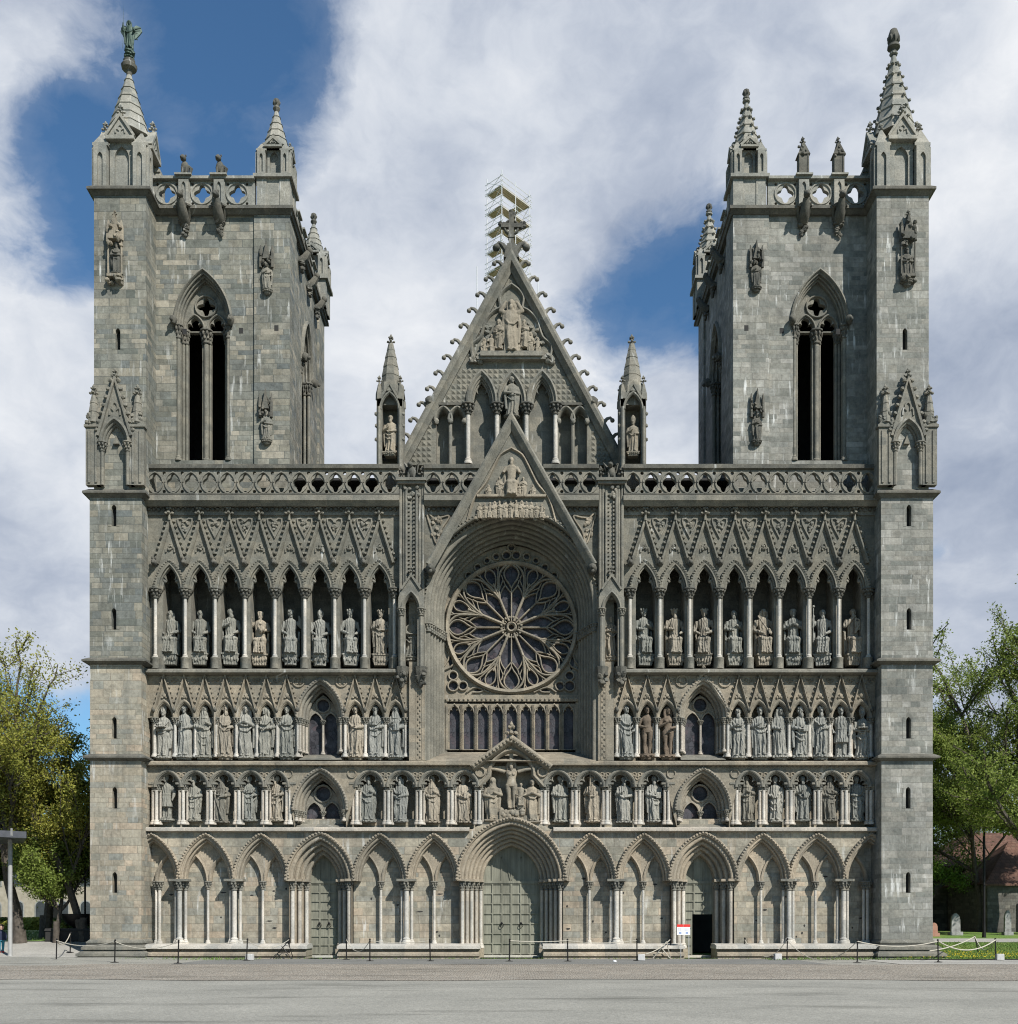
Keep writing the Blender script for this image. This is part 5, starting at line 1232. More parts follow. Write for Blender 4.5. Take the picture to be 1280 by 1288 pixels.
# ------------------------------------------------------------------ corner buttress turrets
def spire(mb, cx, cy, z0, z1, r, n=8, k=7, crock=False):
    pr = []
    for i in range(k):
        t = i / k; a = r * (1 - t) * .97 + .05; pr += [(a * 1.0, lerp(z0, z1, t)), (a * .97 - r / k * .8, lerp(z0, z1, t + .92 / k)), (a * .97 - r / k * .8 + .035, lerp(z0, z1, t + .96 / k))]
    mb.lathe(cx, cy, pr, n, rot=pi / 8)
    if crock:
        for i in range(1, k + 1):
            t = i / k - .02; a = r * (1 - t) + .1
            for q in range(n): mb.blob((cx + cos(pi / 8 + 2 * pi * q / n) * a, cy + sin(pi / 8 + 2 * pi * q / n) * a, lerp(z0, z1, t)), (.09, .09, .08), 1, .1)
def turret_stage(mb, cx, cy, w, z0, z1, gab, gh=.46):
    """square stage of piers and sunk lancet panels, small pyramids on the corners and gablets between"""
    h = w / 2; q = w * .125
    mb.box(cx - h + .34, cx + h - .34, cy - h + .34, cy + h - .34, z0, z1)
    hs = z1 - z0
    for sx in (-1, 1):
        for sy in (-1, 1):
            x, y = cx + sx * (h - q), cy + sy * (h - q); mb.box(x - q, x + q, y - q, y + q, z0, z1 - hs * .12)
            mb.box(x - q - .06, x + q + .06, y - q - .06, y + q + .06, z1 - hs * .12, z1 - hs * .06)
            mb.fru(x - q - .03, x + q + .03, y - q - .03, y + q + .03, z1 - hs * .06, x - .05, x + .05, y - .05, y + .05, z1 + hs * .2 * gab)
            if gab > 1: finial(mb, x, y, z1 + hs * .15 * gab, hs * .22)
    for M in (Matrix.Identity(4), Matrix.Rotation(pi / 2, 4, 'Z'), Matrix.Rotation(pi, 4, 'Z'), Matrix.Rotation(-pi / 2, 4, 'Z')):
        mb.M = Matrix.Translation((cx, cy, 0)) @ M
        g = h - 2 * q; pt = upath(0, z0 + .1, z1 - hs * .3, g * .55, g * .9, 6)
        mb.prism([(-g + .05, z0), (g - .05, z0), (g - .05, z1 + .05), (-g + .05, z1 + .05)], -h + .2, -h + .335, [pt])
        for q_ in (-1, 1):
            xq = q_ * (h - q); mb.prism([(xq - q * .98, z0), (xq + q * .98, z0), (xq + q * .98, z1 - hs * .13), (xq - q * .98, z1 - hs * .13)], -h - .1, -h - .002, [upath(xq, z0 + .12, z1 - hs * .36, q * .42, q * .8, 5)])
        mb.box(-g - .05, g + .05, -h - .1, -h + .2, z1, z1 + hs * .07)
        zt = z1 + hs * gh; mb.prism([(-g, z1 + hs * .07), (g, z1 + hs * .07), (0, zt)], -h - .0, -h + .5)
        mb.sweep([(-g - .05, z1 + hs * .07), (0, zt + .05), (g + .05, z1 + hs * .07)], [(-.05, -h), (-.05, -h - .09), (.06, -h - .09), (.06, -h + .5)])
        tf = trefoil(0, z1 + hs * .13, g * .36, hs * .16); mb.sweep(tf, [(.03, -h), (.02, -h - .05), (-.03, -h - .05), (-.04, -h)])
        finial(mb, 0, -h + .1, zt - .05, hs * .3)
    mb.M = None
DK = MB()
def slit(mb, x, zb, zt, w, y): return [(x - w, zb)] + arch(x, zt - w * 1.3, w, w * 1.5, 5) + [(x + w, zb)]
for s in (-1, 1):
    wall = 'wall_left' if s < 0 else 'wall_right'; low = 'wall_low' if s < 0 else 'wall_right'
    f = lambda px, y=0.0: W(mx(px, s), y)
    secs = [(113, 177.5, H(1190, 0), H(955, 0), [(144, 1123, 1097), (144, 1017, 990)], low),
            (113, 177.5, H(955, 0), H(836, 0), [(143.5, 929, 902)], low),
            (112.5, 178, H(836, 0), H(622, 0), [(143, 792, 765), (143, 662, 635)], wall),
            (118, 183.5, H(622, 0), H(243, 0), [(148, 440, 413)], wall)]
    bt = None
    for i, (a, b, z0, z1, sl, m) in enumerate(secs):
        x0, x1 = sorted((f(a), f(b))); mb = MB()
        holes = [slit(mb, f(c), H(lo, 0), H(hi, 0), .12, 0) for c, lo, hi in sl]
        mb.prism([(x0, z0), (x1, z0), (x1, z1), (x0, z1)], 0, .42, holes); mb.box(x0, x1, .421, 2.45, z0, z1)
        o = mb.build('corner_buttress' if i == 0 else 'buttress_stage', m, CH if i == 0 else bt)
        if i == 0: bt = o
        for c, lo, hi in sl:
            m2 = MB(); m2.box(f(c) - .14, f(c) + .14, .30, .41, H(lo, 0) - .02, H(hi, 0) + .05); m2.build('slit_window', 'dark_in', bt)
            m2 = MB(); m2.sweep(slit(mb, f(c), H(lo, 0), H(hi, 0), .13, 0), [(.14, .0), (.14, -.012), (0, -.012), (-.02, .0)]); m2.build('window_surround', m, bt)
    x0, x1 = sorted((f(113), f(177.5)))
    for py, h, o_ in ((957, .28, .26), (836, .28, .28), (626, .34, .26), (246, .4, .26)):
        a, b = ((112.5, 178) if py < 900 else (113, 177.5)) if py > 300 else (118, 183.5)
        xa, xb = sorted((f(a), f(b))); m2 = MB(); m2.course(xa, xb, 0, 2.5, H(py, 0), h, o_); m2.build('string_course', 'course', bt)
    m2 = MB(); m2.box(x0 - .42, x1 + .42, -.78, 2.5, 0, .05); m2.box(x0 - .36, x1 + .36, -.58, 2.5, .05, .13); m2.box(x0 - .4, x1 + .4, -.72, 2.5, .13, .26); m2.fru(x0 - .38, x1 + .38, -.68, 2.5, .26, x0 - .26, x1 + .26, -.42, 2.5, .36); m2.box(x0 - .2, x1 + .2, -.3, 2.5, .36, .43); m2.box(x0 - .25, x1 + .25, -.46, 2.5, .43, .55); m2.fru(x0 - .22, x1 + .22, -.42, 2.5, .55, x0 - .1, x1 + .1, -.18, 2.5, .66); m2.box(x0 - .06, x1 + .06, -.1, 2.5, .66, .72); m2.box(x0 - .12, x1 + .12, -.2, 2.5, .72, .8); m2.fru(x0 - .1, x1 + .1, -.16, 2.5, .8, x0 - .01, x1 + .01, -.01, 2.5, .9); m2.build('plinth', 'carved', bt)
    # gabled niche on the turret
    m2 = MB(); cx = f(147); zb, zs_, zt = H(613, 0), H(560, 0), H(533, 0); yn = -.28
    hw = S(18, 0); out = [(cx - hw - .2, zb), (cx - hw - .2, H(545, 0)), (cx, H(478, 0)), (cx + hw + .2, H(545, 0)), (cx + hw + .2, zb)]
    hole = upath(cx, zb, zs_, hw - .1, zt - zs_, 10)
    m2.prism([(cx - hw - .2, zb)] + hole + [(cx + hw + .2, zb), (cx + hw + .2, H(548, 0)), (cx, H(480, 0)), (cx - hw - .2, H(548, 0))], yn, .0)
    m2.sweep(arch(cx, zs_, hw - .1, zt - zs_, 10), [(.16, yn), (.14, yn - .12), (.05, yn - .14), (0, yn - .06)] + rolls(0, yn - .02, -.14, -.02, 2, .04))
    gg = [(cx - hw - .1, H(552, 0)), (cx, H(480, 0)), (cx + hw + .1, H(552, 0))]; m2.sweep(gg, [(-.07, yn), (-.06, yn - .12), (.06, yn - .14), (.1, yn)])
    m2.prism([(cx - .14, zs_)] + arch(cx - .37, zs_, .2, .35, 5)[::-1][0:0] + [(cx + .14, zs_), (cx, zs_ + .4)], yn + .1, 0)
    for q in (-1, 1):
        for i in range(7): t = (i + .5) / 7; m2.blob((cx + q * (lerp(hw + .1, 0, t) + .12), yn - .05, lerp(H(552, 0), H(480, 0), t) + .08), (.12, .12, .11), 1, .15)
    finial(m2, cx, yn, H(484, 0), .65)
    tf = trefoil(cx, H(526, 0), .25, .6); m2.sweep(tf, [(.05, yn), (.03, yn - .06), (-.03, yn - .06), (-.05, yn)])
    for q in (-1, 1):
        capital(m2, cx + q * (hw - .08), yn + .02, H(571, 0), zs_ + .04, .1, .22); m2.lathe(cx + q * (hw - .08), yn + .02, [(.09, zb), (.09, H(571, 0))], 8)
        px_ = cx + q * S(27.5, 0); m2.box(px_ - .33, px_ + .33, yn - .02, .02, zb, H(541, 0)); m2.box(px_ - .39, px_ + .39, yn - .1, .02, H(541, 0), H(538, 0))
        for dx in (-.16, .16): m2.box(px_ + dx - .05, px_ + dx + .05, yn - .07, yn, zb + .1, H(545, 0))
        m2.prism([(px_ - .35, H(538, 0)), (px_ + .35, H(538, 0)), (px_, H(524, 0))], yn - .08, .02)
        for i in range(8): m2.blob((px_ + random.uniform(-.3, .3), yn - .05, H(random.uniform(524, 537), 0)), (.1, .12, .12), 1, .2)
        m2.lathe(px_, yn + .1, [(.28, H(535, 0)), (.22, H(522, 0)), (.24, H(521.5, 0)), (.17, H(511, 0)), (.19, H(510.5, 0)), (.1, H(500, 0))], 8); finial(m2, px_, yn + .1, H(506, 0), .75)
    m2.build('gabled_niche', 'carved', bt)
    # canopy over the small turret statue
    m2 = MB(); cx = f(146); m2.prism([(cx - .3, H(305, 0)), (cx + .3, H(305, 0)), (cx + .1, H(285, 0)), (cx, H(272, 0)), (cx - .1, H(285, 0))], -.36, 0)
    for q in (-1, 1):
        m2.lathe(cx + q * .3, -.2, [(.12, H(306, 0)), (.11, H(290, 0)), (.03, H(280, 0))], 6); m2.lathe(cx + q * .31, -.2, [(.045, H(348, 0)), (.045, H(306, 0))], 6)
        for i in range(9): m2.blob((cx + q * random.uniform(.02, .36), -.3 + random.uniform(-.1, .15), H(random.uniform(283, 312), 0)), (.1, .12, .12), 1, .25)
    finial(m2, cx, -.2, H(278, 0), .4)
    for i in range(12): m2.blob((cx + random.uniform(-.36, .36), -.2 + random.uniform(-.15, .15), H(random.uniform(350, 358), 0)), (.12, .13, .12), 1, .25)
    m2.box(cx - .33, cx + .33, -.34, 0, H(352, 0), H(348.5, 0)); m2.build('statue_canopy', 'carved_tan' if s < 0 else 'carved_dark', bt)
    # head stage and spire
    m2 = MB(); cx = f(151); cy = 1.22; w = S(66, 0); z0 = H(240, 0); turret_stage(m2, cx, cy, w, z0, H(176, 0), 1.0 if s < 0 else 1.35); m2.build('turret_head', 'dressed', bt)
    m2 = MB(); zt = H(90 if s < 0 else 66, cy); spire(m2, cx, cy, H(176, cy), zt, 1.04, crock=s > 0); m2.build('spire', 'dressed', bt)
    m2 = MB()
    if s < 0: m2.lathe(cx, cy, [(.12, zt - .2), (.16, zt), (.34, zt + .1), (.38, zt + .25), (.26, zt + .4), (.28, zt + .5)], 12); top = zt + .5
    else:
        m2.lathe(cx, cy, [(.1, zt - .2), (.14, zt), (.12, zt + .1), (.3, zt + .2), (.28, zt + .32), (.13, zt + .4), (.24, zt + .55), (.25, zt + .8), (.17, zt + 1.05), (.04, zt + 1.15)], 12)
        for i in range(8): m2.blob((cx + cos(i * pi / 4) * .24, cy + sin(i * pi / 4) * .24, zt + .62), (.08, .08, .16), 1, .1)
    m2.build('finial', 'carved_dark', bt)
    if s < 0: MICH = (cx, cy, top)

# ------------------------------------------------------------------ towers
def belfry(mbs, M, c, zb, zs, hw, rise):
    """mbs: stone, capitals, shafts; window about x = c in a wall whose face is local y = 0"""
    for m in mbs: m.M = M
    def one(fn, nm):
        q_ = MB(M); fn(q_); cp.parts.append((nm, q_))
    st, cp, sh = mbs; cp.parts = []
    u = upath(c, zb, zs, hw, rise, 14); a = u[1:-1]
    st.sweep(a, [(.14, 0), (.12, -.12), (.05, -.16), (0, -.08)] + [(x, y) for x, y in deep_rolls(0, -.02, -.2, .5, 3, .055)] + [(-.2, .95)])
    iw = hw - .2; lw = iw / 2; ir = rise - .22
    li = [[(c + k * lw - lw * .7, zb)] + trefoil(c + k * lw, zs, lw * .7, .6) + [(c + k * lw + lw * .7, zb)] for k in (-1, 1)]
    eye = quat(c, zs + 1.12, lw * .82, None, .24)
    st.prism([(c - iw - .05, zs - .1)] + arch(c, zs, iw + .05, ir + .05, 12) + [(c + iw + .05, zs - .1)], .55, .8, [[q for q in l if q[1] > zs - .05][0:] if False else [(l[0][0], zs - .05)] + l[1:-1] + [(l[-1][0], zs - .05)] for l in li] + [eye])
    st.sweep(circ(c, zs + 1.12, lw * .93, 24), bar(.045, .44, .6), True)
    for k in (-1, 1): st.sweep(arch(c + k * lw, zs, lw * .86, .72, 8), bar(.045, .44, .58))
    st.fru(c - hw, c + hw, -.1, 1.0, zb - .3, c - hw, c + hw, .5, 1.0, zb)
    for x, y, r in ((c, .6, .125), (c - iw - .02, .62, .09), (c + iw + .02, .62, .09), (c - iw - .09, .3, .075), (c + iw + .09, .3, .075), (c - hw + .1, .08, .09), (c + hw - .1, .08, .09), (c - .17, .66, .06), (c + .17, .66, .06), (c - iw + .14, .64, .07), (c + iw - .14, .64, .07)):
        shaft(sh, x, y, zb, zs - .6, r, True); one(lambda m_: capital(m_, x, y, zs - .65, zs + .03, r * 1.2, r * 2.3), 'capital')
    st.box(c - .2, c + .2, .66, .95, zb, zs)
    for q_ in (-1, 1): st.box(*sorted((c + q_ * (iw + .02), c + q_ * (iw - .17))), .68, .95, zb, zs)
    for k in (-1, 1):
        x = c + k * (hw + .06); one(lambda m_: (m_.blob((x, -.22, zs + .12), (.17, .2, .24), 2, .2), m_.blob((x + k * .05, -.42, zs + .05), (.08, .1, .1), 2, .1)), 'head_stop')
    for m in mbs: m.M = None
for s in (-1, 1):
    wall = 'wall_left' if s < 0 else 'wall_right'; yT = 1.5; yB = 11.2
    f = lambda px, y=yT: W(mx(px, s), y)
    xo, xi = f(150), f(362); z0, z1 = H(640, yT), H(270, yT); c = f(255.2)
    zb, zs_, rise, hw = H(579, yT), H(408, yT), H(342, yT) - H(408, yT), S(34, yT)
    xa, xb = sorted((xo, xi)); mb = MB()
    u = upath(c, zb, zs_, hw - .02, rise, 14)
    mb.prism([(xa, z0), (xb, z0), (xb, z1), (xa, z1)], yT, yT + 1.0, [u])
    # inner flank with its own window
    Mi = Matrix.Translation((xi, 0, 0)) @ Matrix.Rotation(radians(90 if s < 0 else -90), 4, 'Z')
    cl = 6.2 if s < 0 else -6.2
    mb.M = Mi; ue = upath(cl, zb, zs_, 1.35, rise, 14)
    y_a, y_b = sorted(((yT + 1.001) * (1 if s < 0 else -1), yB * (1 if s < 0 else -1)))
    mb.prism([(y_a, z0), (y_b, z0), (y_b, z1), (y_a, z1)], 0, .9, [ue]); mb.M = None
    mb.box(xa if s < 0 else xb - .8, xa + .8 if s < 0 else xb, yT + 1.001, yB, z0, z1); mb.box(xa + .81, xb - .91, yB - .8, yB, z0, z1)
    mb.box(xa + .81, xb - .91, yT + 1.0, yB - .8, z1 - .5, z1 - .1); mb.box(xa + .81, xb - .91, yT + 1.0, yB - .8, z0, z0 + .3)
    tw = mb.build('tower', wall, CH)
    m3 = MB(); m3.box(xa + .82, xb - .92, yT + 6.6, yT + 6.8, z0 + .35, z1 - .55); m3.build('shade_screen', 'dark_in', tw)  # added near-black sheet, stands in for the unlit depth of the belfry
    ms = (MB(), MB(), MB()); belfry(ms, Matrix.Translation((0, yT, 0)), c, zb, zs_, hw, rise)
    bw_ = ms[0].build('belfry_window', 'carved', CH); [q_.build(nm, 'carved_dark', bw_) for nm, q_ in ms[1].parts]; ms[2].build('shaft_cluster', 'carved_green' if s < 0 else 'carved', bw_)
    ms = (MB(), MB(), MB()); belfry(ms, Mi, cl, zb, zs_, 1.33, rise)
    bw_ = ms[0].build('belfry_window', 'carved', CH); [q_.build(nm, 'carved_dark', bw_) for nm, q_ in ms[1].parts]; ms[2].build('shaft_cluster', 'carved', bw_)
    m3 = MB(); m3.box(*sorted((xi + s * .92, xi + s * .96)), 4.4, 8.0, zb, zs_ + rise); m3.build('light_stop_board', 'dark_in', tw)  # flat near-black board added to keep light out of the flank opening
    # clasping strips at the inner corner, front and flank
    m3 = MB(); p0, p1 = sorted((f(320), f(362))); e = .1
    m3.box(p0, p1, yT - e, yT, z0, z1); m3.box(*sorted((xi, xi - s * e)), yT - e, yT + 1.6, z0, z1); m3.box(*sorted((xi, xi - s * e)), yB - 1.6, yB + .1, z0, z1)
    m3.lathe(f(320.5), yT - .05, [(.05, z0), (.05, z1)], 6)
    m3.build('corner_strip', wall, tw)
    # cornice
    m3 = MB(); q0, q1 = sorted((f(186), f(364)))
    ox = -s * .28
    xi2 = xi - s * e
    a, b = sorted((f(186), xi2 - s * .2)); m3.box(a, b, yT - .38, yB + .5, H(268, yT), H(264, yT)); a, b = sorted((f(186), xi2 - s * .08)); m3.fru(a, b, yT - .14, yB + .2, H(272, yT), a - .06, b + .06, yT - .32, yB + .4, H(268, yT))
    m3.build('cornice', 'course', tw)
    # parapet panels: front three, flank five
    def panels(M, x0, x1, n, name):
        m4 = MB(M); zA, zB = H(262, yT), H(230, yT); w = (x1 - x0) / n; hs = []
        for i in range(n): hs.append(quat(x0 + (i + .5) * w, (zA + zB) / 2, .4, .44, .19, 32))
        for i in range(n):
            for dx in (-.46, .46):
                for dz in (-.46, .46): hs.append(circ(x0 + (i + .5) * w + dx, (zA + zB) / 2 + dz, .07, 8))
        m4.prism([(x0, zA), (x1, zA), (x1, zB), (x0, zB)], 0, .22, hs)
        for i in range(n): m4.sweep(circ(x0 + (i + .5) * w, (zA + zB) / 2, .5, 24), [(.05, 0), (.03, -.06), (-.03, -.06), (-.05, 0)], True)
        for i in range(1, n):
            x = x0 + i * w
            m4.box(x - .27, x + .27, -.12, .3, zA - .05, zB); pt = upath(x, zA + .12, zB - .35, .1, .22, 4); m4.prism([(x - .24, zA), (x + .24, zA), (x + .24, zB - .02), (x - .24, zB - .02)], -.2, -.12, [pt])
            m4.box(x - .4, x + .4, -.34, .4, zB + .12, zB + .2)
        m4.box(x0, x1, -.22, .36, zB, zB + .13); m4.M = None
        return m4.build(name, 'dressed', tw)
    a, b = sorted((f(187, yT - .2), f(320, yT - .2))); panels(Matrix.Translation((0, yT - .12, 0)), a, b, 3, 'parapet')
    lo, hi = sorted((1 * (yT + 1.3) * (1 if s < 0 else -1), (yB - 1.3) * (1 if s < 0 else -1))); panels(Matrix.Translation((s * .22, 0, 0)) @ Mi, lo, hi, 5, 'parapet')
    # parapet beasts or small pinnacles and the gargoyles
    w = (b - a) / 3
    for i in (1, 2):
        x = a + i * w; z = H(224, yT); m4 = MB()
        if s < 0:
            m4.box(x - .3, x + .3, yT - .3, yT + .1, z - .05, z + .07)
            m4.blob((x, yT - .05, z + .42), (.2, .22, .36), 2, .12); m4.blob((x - .05, yT - .2, z + .82), (.14, .18, .15), 2, .1); m4.blob((x - .08, yT - .36, z + .76), (.07, .1, .07), 2)
            m4.tube([(x + .1, yT + .05, z + .6), (x + .25, yT + .1, z + .5), (x + .2, yT + .08, z + .12)], [.08, .1, .04], 6)
            for dx in (-.1, .1): m4.tube([(x + dx, yT - .18, z + .4), (x + dx, yT - .24, z + .03)], [.07, .05], 6); m4.blob((x + dx * .7, yT - .15, z + .97), (.04, .04, .07), 1)
            m4.build('beast_finial', 'carved_dark', tw)
        else:
            m4.box(x - .22, x + .22, yT - .28, yT + .16, z - .05, z + 1.0)
            for q in (-1, 1): m4.lathe(x + q * .2, yT - .26, [(.06, z), (.06, z + .95)], 6)
            m4.prism([(x - .3, z + .95), (x + .3, z + .95), (x, z + 1.5)], yT - .34, yT + .2); m4.lathe(x, yT - .06, [(.24, z + 1.0), (.04, z + 1.75)], 6); finial(m4, x, yT - .06, z + 1.45, .5)
            for i2 in range(8): m4.blob((x + random.uniform(-.26, .26), yT - .32, z + random.uniform(.85, 1.3)), (.07, .07, .08), 1, .2)
            m4.build('parapet_pinnacle', 'carved_dark', tw)
        m4 = MB(); zg = H(262, yT)
        m4.tube([(x, yT + .1, zg - .75), (x, yT - .3, zg - .6), (x, yT - .55, zg - .3), (x, yT - .75, zg + .02)], [.24, .25, .21, .15], 10)
        m4.blob((x, yT - .86, zg + .12), (.16, .22, .16), 2, .1); m4.blob((x, yT - 1.03, zg + .02), (.09, .13, .08), 2)
        for q in (-1, 1): m4.blob((x + q * .1, yT - .8, zg + .3), (.05, .06, .1), 1); m4.tube([(x + q * .18, yT - .6, zg - .2), (x + q * .28, yT - .35, zg - .1), (x + q * .22, yT - .05, zg - .6)], [.1, .12, .06], 6)
        for i2 in range(9): m4.blob((x + random.uniform(-.14, .14), yT - .12, zg - .75 - i2 * .075), (.2 - i2 * .013, .18 - i2 * .014, .1), 1, .2)
        m4.build('gargoyle', 'carved_dark', tw)
    # gargoyles and knobs along the flank
    for y in (4.2, 6.4, 8.6):
        m4 = MB(); zg = H(262, yT); X = xi - s * .1
        m4.tube([(X + s * .1, y, zg - 1.0), (X - s * .22, y, zg - .8), (X - s * .4, y, zg - .5)], [.22, .22, .16], 8); m4.blob((X - s * .45, y, zg - .42), (.15, .16, .17), 2, .15)
        for i2 in range(8): m4.blob((X - s * .08, y + random.uniform(-.12, .12), zg - .9 - i2 * .08), (.2 - i2 * .014, .2, .1), 1, .2)
        m4.build('gargoyle', 'carved_dark', tw)
    # pinnacles: inner front and inner back corners
    for k, (yc, apx) in enumerate(((yT + .62, (124 if s < 0 else 112)), (yB - .7, (268 if s < 0 else 256)))):
        xc = xi + s * (.68 if k == 0 else .36); zA = H(264, yT); zM = H(227, yT); zN = H(188, yT); wq = 1.5; m4 = MB()
        h = wq / 2
        m4.box(xc - h, xc + h, yc - h, yc + h, zA, zM)
        for dx in (-h + .2, h - .2):
            for dy in (-h + .2, h - .2): m4.box(xc + dx - .24, xc + dx + .24, yc + dy - .24, yc + dy + .24, zA, zM)
        m4.box(xc - h - .18, xc + h + .18, yc - h - .18, yc + h + .18, zM, zM + .16)
        turret_stage(m4, xc, yc, wq, zM + .16, zN, 1.0 if s < 0 else 1.3, .32); m4.build('pinnacle', 'dressed', tw)
        m4 = MB(); zt = H(apx, yc); spire(m4, xc, yc, zN, zt - .55, .74, 8, 6, s > 0); m4.build('spire', 'dressed', tw)
        m4 = MB(); m4.lathe(xc, yc, [(.07, zt - .7), (.18, zt - .5), (.16, zt - .42), (.1, zt - .38), (.16, zt - .25), (.15, zt - .08), (.04, zt)], 8)
        for i2 in range(6): m4.blob((xc + cos(i2) * .14, yc + sin(i2) * .14, zt - .22), (.06, .06, .1), 1)
        m4.build('finial', 'carved_dark', tw)
    # outer back corner pinnacle
    m4 = MB(); xc = f(150) + 0; 
    turret_stage(m4, xc - s * .6, yB - .7, 1.5, H(264, yT), H(190, yT), 1.0); spire(m4, xc - s * .6, yB - .7, H(190, yT), H(130, yT), .66); m4.build('pinnacle', 'carved', tw)
    # canopies of the small tower statues
    for px, pt, pb in ((336, 304, 336), (335, 490, 524)):
        m4 = MB(); X = f(px); Y = yT - .12
        m4.prism([(X - .17, H(pb - 8, Y)), (X + .17, H(pb - 8, Y)), (X + .05, H(pt + 10, Y)), (X, H(pt, Y)), (X - .05, H(pt + 10, Y))], Y - .22, Y)
        for i in range(16): m4.blob((X + random.uniform(-.28, .28), Y - .12 + random.uniform(-.12, .1), H(random.uniform(pt + 12, pb), Y)), (.065, .1, .1), 1, .3)
        for q in (-1, 1): m4.lathe(X + q * .28, Y - .1, [(.08, H(pb + 2, Y)), (.07, H(pt + 14, Y)), (.02, H(pt + 6, Y))], 6)
        m4.build('statue_canopy', 'carved_dark', tw)
    for px, py in ((232, 417), (303, 416), (348, 414)):
        m4 = MB(); m4.box(f(px) - .1, f(px) + .1, yT - .104 if px > 320 else yT - .004, yT + .01, H(py + 3.5, yT), H(py - 3.5, yT)); m4.build('putlog_hole', 'dark_in', tw)
    m4 = MB(); X = f(189); m4.box(*sorted((X, f(180))), yT - .6, yT - .02, H(582, yT), H(556, yT)); m4.build('roof_door', 'copper', tw)
    for px, py in ((190, 325), (189, 530)):
        m4 = MB(); m4.blob((f(px), yT - .15, H(py, yT)), (.16, .22, .2), 2, .15); m4.blob((f(px), yT - .36, H(py + 2, yT)), (.08, .1, .09), 2); m4.build('head_corbel', 'carved_dark', tw)
# bronze figure on the left turret spire
me = statue_mesh('statue', seed=4, hd='long', L='out', R='raise', attr='spear', pose='stand', vox=.022)
mi = MB(); 
me.materials.append(MT['bronze']); o = bpy.data.objects.new('statue', me); COL.objects.link(o); k = .74; o.scale = (k, k, k)
cx, cy, top = MICH; o.location = (cx, cy, top + .56); tag(o, 'green bronze winged figure with a long spear on the tip of the left turret spire', 'statue')
for s in (-1, 1):
    m4 = MB(); pts = [(s * .1, .12, 1.35), (s * .35, .3, 1.75), (s * .62, .42, 1.72), (s * .7, .42, 1.45), (s * .5, .34, 1.1), (s * .28, .25, .8)]
    vs = [(x, y - .04, z) for x, y, z in pts] + [(x, y + .04, z) for x, y, z in pts]; n = len(pts)
    m4.add(vs, [tuple(range(n)), tuple(range(2 * n - 1, n - 1, -1))] + [(i, (i + 1) % n, (i + 1) % n + n, i + n) for i in range(n)])
    for i in range(5): m4.tube([lerp_ for lerp_ in ((s * .15, .12, 1.4 - .08 * i), (s * (.62 - .05 * i), .37, 1.66 - .19 * i))], [.03, .05], 6)
    m4.build('wing', 'bronze', o)
m4 = MB()
for i in range(40): a = i * .55; m4.blob((cos(a) * .2 * random.uniform(.6, 1.2), sin(a) * .2, -.02 - .018 * i), (.13, .13, .09), 2, .2)
m4.tube([(.1, -.1, -.1), (.32, -.1, -.35), (.2, .1, -.5), (-.2, -.05, -.65)], [.1, .12, .1, .06], 8); m4.lathe(0, 0, [(.3, -.8), (.2, -.5), (.16, 0)], 10); m4.build('pedestal', 'bronze', o)
# ------------------------------------------------------------------ scaffolding on the nave roof behind the gable
SCF = tag(empty('scaffolding', (-.96, 60, 62.0)), 'pale steel scaffolding tower rising behind the tip of the tall gable', 'scaffolding')
e1, e2 = Vector((.66, .75, 0)), Vector((-.72, .69, 0))
def sp(a, b, z): return e1 * a + e2 * b + Vector((0, 0, z))
MT['steel'] = plain('pale galvanised steel', (.55, .55, .54), (.7, .69, .66), 8, .45, .1, .3)
MT['plank'] = plain('scaffold boards', (.27, .21, .15), (.40, .33, .25), 6, .8)
LA, LB_ = 4.3, 2.1
for a, b, zt in ((0, 0, 15.2), (LA, 0, 15.2), (0, LB_, 15.2), (LA, LB_, 15.2), (2.1, 0, 15.0), (.9, .9, 13.5), (3.4, .9, 13.5), (2.1, LB_, 15), (-.9, LB_ + .6, 6.2), (LA + .9, -.4, 6.2)):
    mb = MB(); mb.tube([sp(a, b, 0), sp(a, b, zt)], .045, 6); mb.build('pole', 'steel', SCF)
def deck(mb, a0, a1, b0, b1, z, alongb):
    n = 4
    for i in range(n):
        if alongb: q = (lerp(a0, a1, i / n) + .02, lerp(a0, a1, (i + 1) / n) - .02, b0, b1)
        else: q = (a0, a1, lerp(b0, b1, i / n) + .02, lerp(b0, b1, (i + 1) / n) - .02)
        c = [sp(q[0], q[2], z), sp(q[1], q[2], z), sp(q[1], q[3], z), sp(q[0], q[3], z)]; h = Vector((0, 0, .06))
        mb.add(c + [v + h for v in c], [(0, 1, 2, 3), (7, 6, 5, 4), (0, 4, 5, 1), (1, 5, 6, 2), (2, 6, 7, 3), (3, 7, 4, 0)])
for k in range(6):
    z = 3.6 + 2.0 * k; mb = MB(); deck(mb, -.1, LA + .1, .0, .95, z, False); deck(mb, 0, .9, .98, LB_ + .1, z, True); deck(mb, LA - .9, LA, .98, LB_ + .1, z, True); mb.build('platform', 'plank', SCF)
    mb = MB()
    for dz in (-.06, .12, .55, 1.05):
        for a0, b0, a1, b1 in ((-.2, 0, LA + .4, 0), (0, -.2, 0, LB_ + .3), (LA, -.2, LA, LB_ + .3)): mb.tube([sp(a0, b0, z + dz), sp(a1, b1, z + dz)], .028, 5)
    for a0, b0, a1, b1 in ((0, 0, 0, LB_), (LA, 0, LA, LB_)):
        z2 = z + 2.0 if k < 5 else z + 1.2
        mb.tube([sp(a0, b0, z), sp(a1, b1, z2)], .026, 5); mb.tube([sp(a1, b1, z), sp(a0, b0, z2)], .026, 5)
    mb.build('guard_rail', 'steel', SCF)

